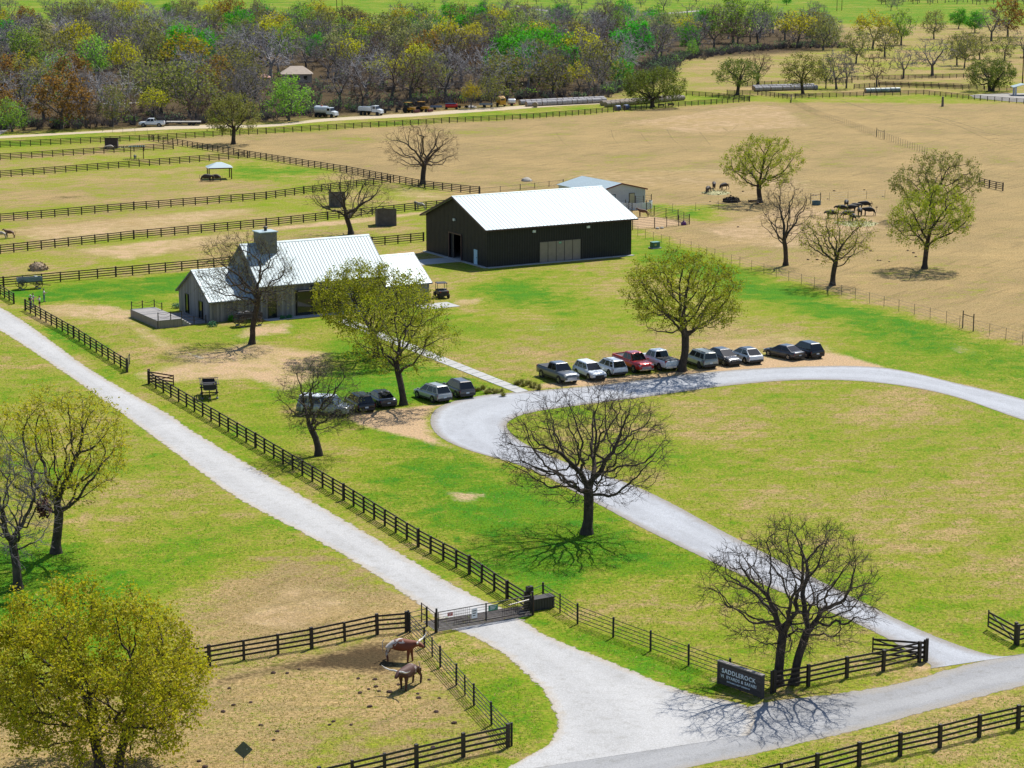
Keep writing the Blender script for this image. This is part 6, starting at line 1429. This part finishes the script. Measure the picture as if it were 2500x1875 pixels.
# ------------------------------------------------------------------ people
M_SKIN = PM('skin', (.42, .25, .17), (.38, .22, .15), 6, .6)
def person(label, px, rz, h, top, legs, hair, legs_len='long', hat=None, skirt=None, arm='phone', bag=None):
    k = h / 1.75; t = thing('person', label, 'person', G(*px), rz, 'visitors by the fence'); t.scale = (k,) * 3
    V = [(0, 0, .98), (0, 0, 1.15), (0, 0, 1.36), (0, 0, 1.50), (0.01, 0, 1.57), (.015, 0, 1.66), (.01, 0, 1.73)]; Rd = [(.13, .10), (.12, .09), (.13, .10), (.055, .055), (.07, .085), (.085, .095), (.055, .06)]; E_ = chain(0, 7)
    for s in (-1, 1):
        n = len(V); V += [(0, s * .10, .90), (.02 * s, s * .11, .50), (-.02 * s, s * .11, .09), (.12 - .02 * s, s * .12, .05)]; Rd += [.085, .06, .042, .038]; E_ += [(0, n), (n, n + 1), (n + 1, n + 2), (n + 2, n + 3)]
        n = len(V)
        hand = [(.16, s * .20, 1.14), (.36, s * .08, 1.22), (.43, s * .05, 1.25)] if arm == 'phone' or (arm == 'one' and s == 1) else [(0, s * .26, 1.12), (.04, s * .27, .86), (.06, s * .27, .77)]
        V += [(0, s * .19, 1.40)] + hand; Rd += [.058, .045, .034, .036]; E_ += [(2, n), (n, n + 1), (n + 1, n + 2), (n + 2, n + 3)]
        f0 = len(V); hx = Vector(hand[2])
        for q in range(5):
            V.append(tuple(hx + Vector((.06 + .012 * (2 - abs(q - 2)), (q - 2) * .019, .0 if q else .03)))); Rd.append(.009); E_.append((n + 3, f0 + q))
    skin('body', V, E_, Rd, M_SKIN, t)
    # clothes follow the body
    V = [(0, 0, 1.00), (0, 0, 1.15), (0, 0, 1.36), (0, 0, 1.44)]; Rd = [(.145, .115), (.135, .105), (.145, .115), (.09, .075)]; E_ = chain(0, 4)
    for s in (-1, 1):
        n = len(V); e = (.10, s * .22, 1.22) if arm == 'phone' or (arm == 'one' and s == 1) else (0, s * .245, 1.2); V += [(0, s * .19, 1.405), e]; Rd += [.072, .058]; E_ += [(2, n), (n, n + 1)]
    skin('shirt', V, E_, Rd, top, t)
    V = [(0, 0, 1.0), (0, 0, .93)]; Rd = [(.145, .115), (.14, .11)]; E_ = [(0, 1)]
    for s in (-1, 1):
        n = len(V)
        if legs_len == 'long': V += [(0, s * .10, .88), (.02 * s, s * .11, .50), (-.02 * s, s * .11, .10)]; Rd += [.10, .075, .06]; E_ += [(1, n), (n, n + 1), (n + 1, n + 2)]
        else: V += [(0, s * .10, .88), (.02 * s, s * .11, .58)]; Rd += [.105, .10]; E_ += [(1, n), (n, n + 1)]
    skin('trousers' if legs_len == 'long' else 'shorts', V, E_, Rd, legs, t)
    MB().lathe([(.02, 1.60), (.105, 1.62), (.115, 1.70), (.08, 1.76), (.02, 1.77)], (-.025, 0, 0), 12).build('hair', hair, t, smooth=True)
    if hat: MB().lathe([(.19, 1.70), (.19, 1.715), (.12, 1.72), (.11, 1.80), (.03, 1.83)], (0, 0, 0), 16).build('hat', hat, t)
    for s in (-1, 1): MB().box((.05 - .02 * s, s * .115, .045), (.27, .10, .09)).build('shoe', M_BLK, t, bevel=.02)
    return t
def cloth(n, c): return PM(n, c, tuple(x * .8 for x in c), 8, .85)
person('person in white hat with dark backpack and blue trousers behind the fence end', (75.5, 752.5), R(60), 1.72, cloth('white cotton', (.62, .60, .60)), cloth('blue denim', (.06, .09, .22)), PM('dark hair', (.03, .02, .018), None, 8, .6), hat=cloth('straw hat', (.60, .55, .45)))
person('person in pale top and shorts second from left by the fence end', (82, 748), R(20), 1.74, cloth('pale lilac cotton', (.48, .45, .58)), cloth('grey shorts', (.20, .20, .26)), PM('brown hair', (.08, .045, .03), None, 8, .6), 'short')
person('person with long dark hair in white top and black shorts', (97, 752.5), R(170), 1.66, cloth('white blouse', (.66, .70, .74)), cloth('black shorts cloth', (.02, .02, .024)), PM('auburn hair', (.09, .03, .02), None, 8, .6), 'short')
person('person in white shirt and long blue jeans standing apart on the grass', (108, 737), R(5), 1.78, cloth('white tee', (.62, .60, .66)), cloth('blue jeans', (.07, .13, .24)), PM('dark hair', (.03, .02, .018), None, 8, .6))
bp = G(75.5, 752.5) ; o = MB().box((0, 0, 0), (.16, .30, .42)).build('backpack', cloth('brown backpack canvas', (.10, .045, .03)), bevel=.05); o.location = bp + Vector((-.20 * math.cos(R(60)), -.20 * math.sin(R(60)), 1.24)); o.rotation_euler = (0, 0, R(60)); tag(o, 'dark brown backpack on the back of the person in the white hat', 'backpack')
# ================================================================== hay, plants and small things
HRND = random.Random(21)
M_HAY = PM('grey gold hay', (.34, .29, .24), (.24, .20, .18), 2.5, .95, bmp=.03, rnd=.3); M_HAYW = PM('net wrapped hay', (.40, .39, .40), (.28, .26, .27), 2, .8, rnd=.3); M_HAYT = PM('teal wrapped hay', (.13, .22, .22), (.30, .36, .36), 1.2, .5, rnd=.3); M_HAYB = PM('blue wrapped hay', (.04, .10, .26), (.08, .14, .30), 1.5, .5, rnd=.2); M_HAYE = PM('hay bale end', (.36, .27, .17), (.24, .17, .11), 3, .95, bmp=.03)
BALE = {}
def bale_mesh(m):
    if m.name not in BALE:
        b = MB(); b.lathe([(.60, -.67), (.72, -.64), (.76, -.55), (.76, .55), (.72, .64), (.60, .67)], n=18, axis='X'); me = b.mesh('bale', [m, M_HAYE]); n = len(me.polygons)
        me.polygons.foreach_set('material_index', [1 if abs(p.normal.x) > .8 else 0 for p in me.polygons]); BALE[m.name] = me
    return BALE[m.name]
def bale_row(label, a, b, n, m, group):
    A_, B_ = G(*a), G(*b); d = B_ - A_; an = math.atan2(d.y, d.x); k = max(.8, min(1.35, d.length / (n - 1) / 1.36)) if n > 1 else 1
    for i in range(n):
        f = i / max(1, n - 1); o = bpy.data.objects.new('hay_bale', bale_mesh(m)); link(o); o.location = A_.lerp(B_, f) + Vector((HRND.gauss(0, .04), HRND.gauss(0, .06), .74 * .97)); o.rotation_euler = (HRND.uniform(0, 6.28), 0, an + HRND.gauss(0, .02)); o.scale = (k * .985, 1, 1)
        end = 'leftmost' if i == 0 else 'rightmost' if i == n - 1 else None
        tag(o, ('%s bale of the %s' % (end, label)) if end else ('round bale inside the ' + label), 'hay bale', group)
bale_row('long front hay row beside the yellow baler', (1290, 260), (1473, 251), 16, M_HAYW, 'front hay row left of the evergreen oak')
bale_row('long back hay row beside the yellow baler', (1275, 256), (1468, 247), 16, M_HAYW, 'back hay row left of the evergreen oak')
bale_row('front hay row passing behind the evergreen oak trunk', (1483, 261), (1664, 245), 18, M_HAY, 'front hay row at the evergreen oak')
bale_row('back hay row passing behind the evergreen oak', (1473, 258), (1655, 243), 18, M_HAY, 'back hay row at the evergreen oak')
bale_row('front hay row in the far right hay yard', (1846, 223), (1990, 219), 16, M_HAYW, 'front hay row in the far yard'); bale_row('back hay row in the far right hay yard', (1842, 219), (1982, 215), 16, M_HAYW, 'back hay row in the far yard')
bale_row('short teal-wrapped row in the far right yard', (2118, 227), (2190, 225), 7, M_HAYT, 'teal wrapped bales')
o = bpy.data.objects.new('hay_bale', bale_mesh(M_HAY)); link(o); p = G(1307, 262); o.location = p + Vector((0, 0, .74)); o.rotation_euler = (0, 0, R(80)); tag(o, 'single loose round bale in front of the long hay rows', 'hay bale')
bale_row('blue-wrapped group by the fence under the evergreen oak', (1508, 270), (1528, 268), 2, M_HAYB, 'blue wrapped bales'); 
for (px_, m, lab) in (((1614, 260), M_BLK, 'left dark feed trough by the fence right of the evergreen oak'), ((1638, 258), M_BLK, 'right dark feed trough by the fence right of the evergreen oak')):
    t = thing('feed_trough', lab, 'trough', G(*px_), R(12), 'feed troughs'); MB().box((0, 0, .35), (1.7, .8, .12)).box((0, -.4, .5), (1.7, .06, .4)).box((0, .4, .5), (1.7, .06, .4)).build('tub', m, t)
    for x in (-.7, .7): MB().box((x, 0, .15), (.1, .7, .3)).build('leg', m, t)
def clump(name, label, px, r, h, mat, n=260, seed=1, cat='hay pile', kind=None, flat=.4, size=.16):
    rng = np.random.default_rng(seed); u = rng.normal(size=(n, 3)); u = nrm(u) * rng.random((n, 1)) ** .33; u[:, 2] = np.abs(u[:, 2])
    core = MB().lathe([(1.0, 0), (.92, .3), (.70, .62), (.35, .88), (.05, .95)], n=14); V0 = np.array([(x * r * (1 + .14 * math.sin(7 * x + 3 * y)), y * r * (1 + .1 * math.sin(5 * y)), z * h) for x, y, z in core.v])
    v, f = leaves(rng, u * [r * 1.08, r * 1.08, h], 1, r * .05, size, flat)
    t = thing(name, label, cat, G(*px), 0)
    o = MB(); o.v = [tuple(q) for q in V0]; o.f = core.f; o.m = core.m; o.build('heap', mat, t, smooth=False)
    inst('loose_straw' if 'hay' in name else 'loose_pieces', mesh_np('loose', v, f, mat), t, (0, 0, 0)); return t
clump('hay_heap', 'rounded heap of hay on the bare paddock behind the old wagon', (93, 659), 1.35, 1.15, M_HAYE, 500, 3, size=.3)
clump('hay_heap', 'loose hay spread between the three dark cows', (1748, 472), 2.6, .35, PM('green gold hay', (.42, .40, .20), (.34, .32, .16), 3, .95), 500, 4, size=.3)
clump('hay_heap', 'loose hay on the ground in front of the black herd', (2090, 546), 3.6, .14, MATS['green gold hay'], 500, 5, size=.3)
clump('hay_heap', 'pale scatter of hay beside the dark shed', (300, 360), 1.8, .2, MATS['green gold hay'], 300, 6, size=.3)
clump('brush_pile', 'dark brush and log pile left of the budding pasture oak', (1786, 493), 1.5, 1.0, PM('charred wood', (.05, .038, .03), None, 3, .9), 400, 7, 'brush pile', size=.4)
clump('gravel_heap', 'pale heap of stones at the edge of the wood', (1148, 262), 1.8, .6, PM('stone heap', (.45, .42, .38), (.34, .31, .28), 4, .9), 200, 8, 'stone heap', size=.3)
clump('boulder', 'pale rounded boulder in the field behind the white building', (1286, 442), 1.1, .8, PM('pale rock', (.45, .42, .36), (.33, .3, .26), 3, .9), 40, 9, 'boulder', size=.15)
for i, (px_, lab) in enumerate((((1838, 493), 'first'), ((1851, 498), 'second'))):
    o = MB().tube((-.9, 0, .22), (.9, .1, .2), .2, .16, 8).build('log', M_POSTW); o.location = G(*px_); o.rotation_euler = (0, 0, .4 + i); tag(o, 'dark fallen log %s the budding pasture oak' % ('left of' if i == 0 else 'at the foot of'), 'log', 'fallen logs')
# transformer, tank, pillar
t = thing('transformer_box', 'green utility box on the grass right of the barn', 'utility box', G(1599, 606), ban); MB().box((0, 0, .08), (1.7, 1.3, .16)).build('pad', M_CONC, t); MB().box((0, 0, .55), (1.3, .9, .8)).build('cabinet', PM('green utility steel', (.05, .14, .105), (.04, .11, .085), 3, .5), t, bevel=.02); MB().box((0, 0, .98), (1.36, .96, .06)).build('lid', PM('pale green lid', (.12, .32, .30), None, 3, .5), t); MB().box((-.2, -.46, .6), (.34, .02, .3)).build('warning_label', PM('yellow label', (.6, .5, .1), None, 3, .6), t)
t = thing('water_tank', 'round blue-grey stock tank by the wire fence brace', 'stock tank', G(1993, 500), 0); MB().lathe([(.80, 0), (.80, .66), (.84, .70), (.80, .70), (.76, .66), (.76, .05)], n=24).build('tank_wall', PM('blue galvanised tank', (.05, .13, .17), (.04, .10, .13), 3, .5), t); MB().lathe([(.75, .50), (.75, .54)], n=24).build('water_surface', glass_mat('tank water', (.03, .06, .07), .05), t)
t = thing('stone_pillar', 'lone grey stone pillar in the right field', 'pillar', G(2301, 260), 0)
for i in range(7): MB().lathe([(.34 - .012 * i, i * .40 + .01), (.37 - .012 * i, i * .40 + .06), (.37 - .012 * i, i * .40 + .34), (.34 - .012 * i, i * .40 + .39)], (HRND.gauss(0, .015), HRND.gauss(0, .015), 0), 9).build('stone', PM('grey pillar stone', (.19, .17, .15), (.12, .105, .095), 3, .9), t)
t = thing('tarp_bundle', 'purple tarp bundle at the corral corner', 'tarp', G(1669, 549), .4); MB().lathe([(.45, 0), (.5, .2), (.35, .5), (.1, .62)], n=9).build('cloth', PM('purple tarp', (.16, .03, .18), None, 4, .6), t); MB().lathe([(.12, .58), (.2, .72)], n=7).build('knot', MATS['purple tarp'], t)
for i, (px_, lab) in enumerate((((1581, 557), 'left'), ((1592, 556), 'right'))):
    o = MB().lathe([(.3, 0), (.36, .1), (.28, .24), (.1, .3)], n=8).build('stone_block', MATS['pale rock']); o.location = G(px_[0] + 24, px_[1] + 2); tag(o, '%s pale stone outside the corral fence' % lab, 'stone', 'stones at the corral')
# power poles
def pole(label, px, h, arms, two=False):
    t = thing('power_pole', label, 'power pole', G(*px), R(6)); 
    for x in ((-1.6, 1.6) if two else (0,)): MB().tube((x, 0, 0), (x, 0, h), .22, .16, 8).build('pole', M_POSTW, t)
    for z in arms: MB().bar((-3.4 if two else -1.2, 0, z), (3.4 if two else 1.2, 0, z), .22).build('cross_arm', M_POSTW, t)
    for x in (-1.0, 0, 1.0): MB().tube((x * (2.8 if two else 1), 0, arms[0]), (x * (2.8 if two else 1), 0, arms[0] + .5), .12).build('insulator', M_SEAM, t)
pole('H-shaped wooden power pole beyond the wood, top centre left', (829, 38), 13, (9.5,), True); pole('left slim power pole in the far green field', (2043, 27), 8, (7.4,)); pole('right slim power pole in the far green field', (2055, 26), 8, (7.4,)); pole('power pole at the far left beyond the wood', (2, 45), 12, (11,)); pole('tall wooden pole at the right edge by the carport', (2496, 205), 9, (8.4,))
a, b = G(2, 45) + Vector((0, 0, 11)), G(829, 38) + Vector((0, 0, 9.5)); wv = MB(); wv.path([a.lerp(b, i / 24) + Vector((0, 0, -14 * (i / 24) * (1 - i / 24))) for i in range(25)], .07, 4); o = wv.build('power_line', M_WIRE); tag(o, 'sagging power line above the wood at the upper left', 'power line')
# plants by the walk and house
TUFT = {}
def tuft_mesh(kind, seed):
    k = (kind, seed)
    if k not in TUFT:
        rng = np.random.default_rng(seed); n = 90; a = rng.random(n) * 6.28; r = rng.random(n) * .16; el = rng.uniform(.5, 1.4, n); L = rng.uniform(.35, .7, n)
        o = np.c_[np.cos(a) * r, np.sin(a) * r, np.zeros(n)]; d = np.c_[np.cos(a) * np.cos(el), np.sin(a) * np.cos(el), np.sin(el)]; s = np.c_[-np.sin(a), np.cos(a), np.zeros(n)] * .018
        m_ = o + d * L[:, None] * .6; e = o + d * L[:, None] - np.array([0, 0, .06])
        V = np.stack([o - s, o + s, m_ + s, m_ - s, e], 1).reshape(-1, 3); b5 = np.arange(n)[:, None] * 5; Fq = np.concatenate([b5 + [0, 1, 2, 3], b5 + [3, 2, 4, 4]]).reshape(-1, 4)
        me = bpy.data.meshes.new('blades'); me.from_pydata([tuple(x) for x in V], [], [tuple(dict.fromkeys(f.tolist())) for f in Fq]); me.materials.append(kind); TUFT[k] = me
    return TUFT[k]
M_ORN = PM('ornamental grass', (.30, .27, .05), (.20, .20, .035), 6, .8); M_GRN = PM('bluish green shrub', (.05, .22, .10), (.035, .16, .07), 6, .7)
for i in range(26):
    side = i % 2; f = (i // 2) / 13
    px_ = (1157 + 78 * f + HRND.uniform(-4, 4), 948 + 14 * f + HRND.uniform(-3, 8)) if side == 0 else (1262 + 60 * f + HRND.uniform(-4, 4), 934 + 12 * f + HRND.uniform(-2, 8))
    t = thing('sedge_clump', 'tawny grass clump in the bed on the %s side of the concrete walk end' % ('left' if side == 0 else 'right'), 'grass clump', G(*px_), HRND.uniform(0, 6), 'grass clumps beside the walk'); t.scale = (HRND.uniform(.8, 1.2),) * 3
    inst('blades', tuft_mesh(M_ORN, i % 4), t, (0, 0, 0))
for px_, r, lab in (((432, 752), .8, 'low blue-green shrub at the left wall of the house'), ((519, 797), .7, 'low blue-green shrub below the house corner'), ((566, 785), .5, 'small bright green sapling between the house corner and the barrel wagon'), ((690, 779), .4, 'small dark shrub under the house wall left of the big window'), ((706, 777), .4, 'small dark shrub under the house wall just before the big window'), ((448, 745), .5, 'small shrub right beside the low shrub at the left wall')):
    rng = np.random.default_rng(int(px_[0])); t = thing('shrub', lab, 'shrub', G(*px_), 0); u = nrm(rng.normal(size=(160, 3))) * rng.random((160, 1)) ** .4; u[:, 2] = np.abs(u[:, 2]); hh_ = 1.6 if 'sapling' in lab else .8
    v, f = leaves(rng, u * [r, r, r * hh_], 3, .06, .13); inst('foliage', mesh_np('foliage', v, f, LEAF['green'] if 'bright' in lab else M_GRN), t, (0, 0, .1)); MB().tube((0, 0, 0), (0, 0, r * hh_), .03).build('stem', M_POSTW, t)
# manure and clods, countable dark spots in the pastures
def clod(seed):
    b = MB(); b.lathe([(.16, 0), (.20, .05), (.13, .11), (.03, .14)], n=7); r = random.Random(seed); b.v = [(x * r.uniform(.8, 1.3), y * r.uniform(.8, 1.3), z) for x, y, z in b.v]; return b.mesh('clod', PM('dark manure', (.06, .028, .018), (.04, .02, .014), 8, .95))
CL = [clod(i) for i in range(3)]
spots = [(667, 1643), (701, 1644), (875, 1657), (916, 1659), (918, 1677), (900, 1683), (925, 1688), (879, 1692), (1047, 1660), (1022, 1704), (1072, 1705), (903, 1726), (1065, 1738), (814, 1762), (636, 1771), (678, 1786), (857, 1770), (1109, 1766), (668, 1807), (730, 1634), (973, 1672), (1020, 1694), (560, 1681), (570, 1722), (612, 1715), (545, 1738), (486, 1859), (500, 1873), (640, 1772), (1058, 1826), (950, 1690), (805, 1770)]
for i, q in enumerate(spots):
    o = inst('manure_clod', CL[i % 3], None, G(*q), (HRND.uniform(.5, .95),) * 3, (0, 0, HRND.uniform(0, 6))); tag(o, 'dark dropping on the straw ground of the longhorn pen', 'dropping', 'droppings in the longhorn pen')
for i in range(70):
    q = (HRND.uniform(1690, 2240), HRND.uniform(455, 640)); 
    if q[1] > 560 and q[0] < 1950: continue
    o = inst('manure_clod', CL[i % 3], None, G(*q), (HRND.uniform(.7, 1.3),) * 3, (0, 0, HRND.uniform(0, 6))); tag(o, 'dark dropping in the tan right-hand pasture around the herd', 'dropping', 'droppings in the right pasture')
# short grass standing in the near lawn and along road edges: nobody could count it
def grass():
    rng = np.random.default_rng(8); n = 200000
    y = 112 * (265 / 112) ** rng.random(n); x = rng.uniform(-.265, .265, n) * y; P = np.c_[x, y]; fd = field(P)
    RB = [o for o in bpy.data.objects if o.name.split('.')[0] in ('gravel_road', 'gravel_apron', 'asphalt_road', 'gravel_drive', 'dirt_track', 'worn_path')]
    keep = (fd['d'] < .4) & (fd['k'] < .4)
    for o in RB:
        me = o.data; m_ = len(me.vertices); co = np.zeros(m_ * 3); me.vertices.foreach_get('co', co); co = co.reshape(-1, 3); c = co.reshape(-1, 15, 3)
        poly = np.vstack([c[::4, 0, :2], c[::-4, -1, :2]]); lo_, hi_ = poly.min(0), poly.max(0); k = np.where(keep & (P > lo_).all(1) & (P < hi_).all(1))[0]
        keep[k] &= sdist(P[k], [tuple(q) for q in poly]) < -.1
    hp_ = [ho + bu * a + bv * b for a, b in ((-7.5, -3), (33, -3), (33, 11), (-7.5, 11))]; keep &= sdist(P, [tuple(q)[:2] for q in hp_]) < 0
    P = P[keep]; g = fd['g'][keep]; n = len(P)
    clus = .5 + .5 * np.sin(P[:, 0] * .9 + 3 * np.sin(P[:, 1] * .13)) * np.sin(P[:, 1] * .7 + 2 * np.sin(P[:, 0] * .21))
    h = (.035 + .08 * rng.random(n) ** 2 * (0.4 + clus)) * (.7 + .7 * g)
    V = []; 
    for k in range(2):
        a = rng.random(n) * 6.28; o = np.c_[P + rng.normal(size=(n, 2)) * .05, np.zeros(n)]; s = np.c_[np.cos(a), np.sin(a), np.zeros(n)] * (.022 + .03 * rng.random((n, 1))); e = o + np.c_[rng.normal(size=(n, 2)) * .045, h * (1 - .25 * k)]
        V.append(np.stack([o - s, o + s, e], 1))
    V = np.concatenate(V, 1).reshape(-1, 3); Fq = np.arange(len(V)).reshape(-1, 3)
    gg = np.repeat(g + rng.normal(size=n) * .28 + (clus - .5) * .3, 6)
    m, t, b, o_ = nodes_of('short grass'); at = N(t, 'Attribute'); at.attribute_name = 'green'; nz = noise(t, pos(t), .3, 3)
    dry = mixc(t, nz, (.42, .33, .12), (.30, .25, .09)); gr = mixc(t, nz, (.10, .25, .012), (.24, .30, .02)); c = mixc(t, ramp(t, at.outputs['Fac'], .36, .66), dry, gr)
    t.links.new(c, b.inputs['Base Color']); b.inputs['Roughness'].default_value = .8; b.inputs['Specular IOR Level'].default_value = .15
    tr_ = N(t, 'BsdfTranslucent'); t.links.new(mixc(t, 1.0, c, (1.5, 1.5, 1.5), 'MULTIPLY'), tr_.inputs[0]); mx = N(t, 'MixShader'); mx.inputs[0].default_value = .6; t.links.new(b.outputs[0], mx.inputs[1]); t.links.new(tr_.outputs[0], mx.inputs[2]); t.links.new(mx.outputs[0], o_.inputs[0])
    me = mesh_np('grass', V, Fq, m); a = me.attributes.new('green', 'FLOAT', 'POINT'); a.data.foreach_set('value', gg.astype(np.float32))
    tag(link(bpy.data.objects.new('grass', me)), 'short green and straw-coloured grass on the near lawns and verges', 'grass', kind='stuff')
grass()
# dead leaf clump caught in the bare oak at the left edge
tr = [o for o in bpy.data.objects if o.get('label', '').startswith('grey bare oak at the left edge')][0]
d = ray(106, 1240); q = CAMP + d * (tr.location.y / d.y); rng = np.random.default_rng(4); u = nrm(rng.normal(size=(240, 3))) * rng.random((240, 1)) ** .4
v, f = leaves(rng, u * [.55, .5, .75], 2, .08, .2); inst('dead_leaf_clump', mesh_np('dead_leaf_clump', v, f, PM('dead oak leaves', (.11, .035, .03), (.07, .025, .022), 4, .9)), tr, q - tr.location)
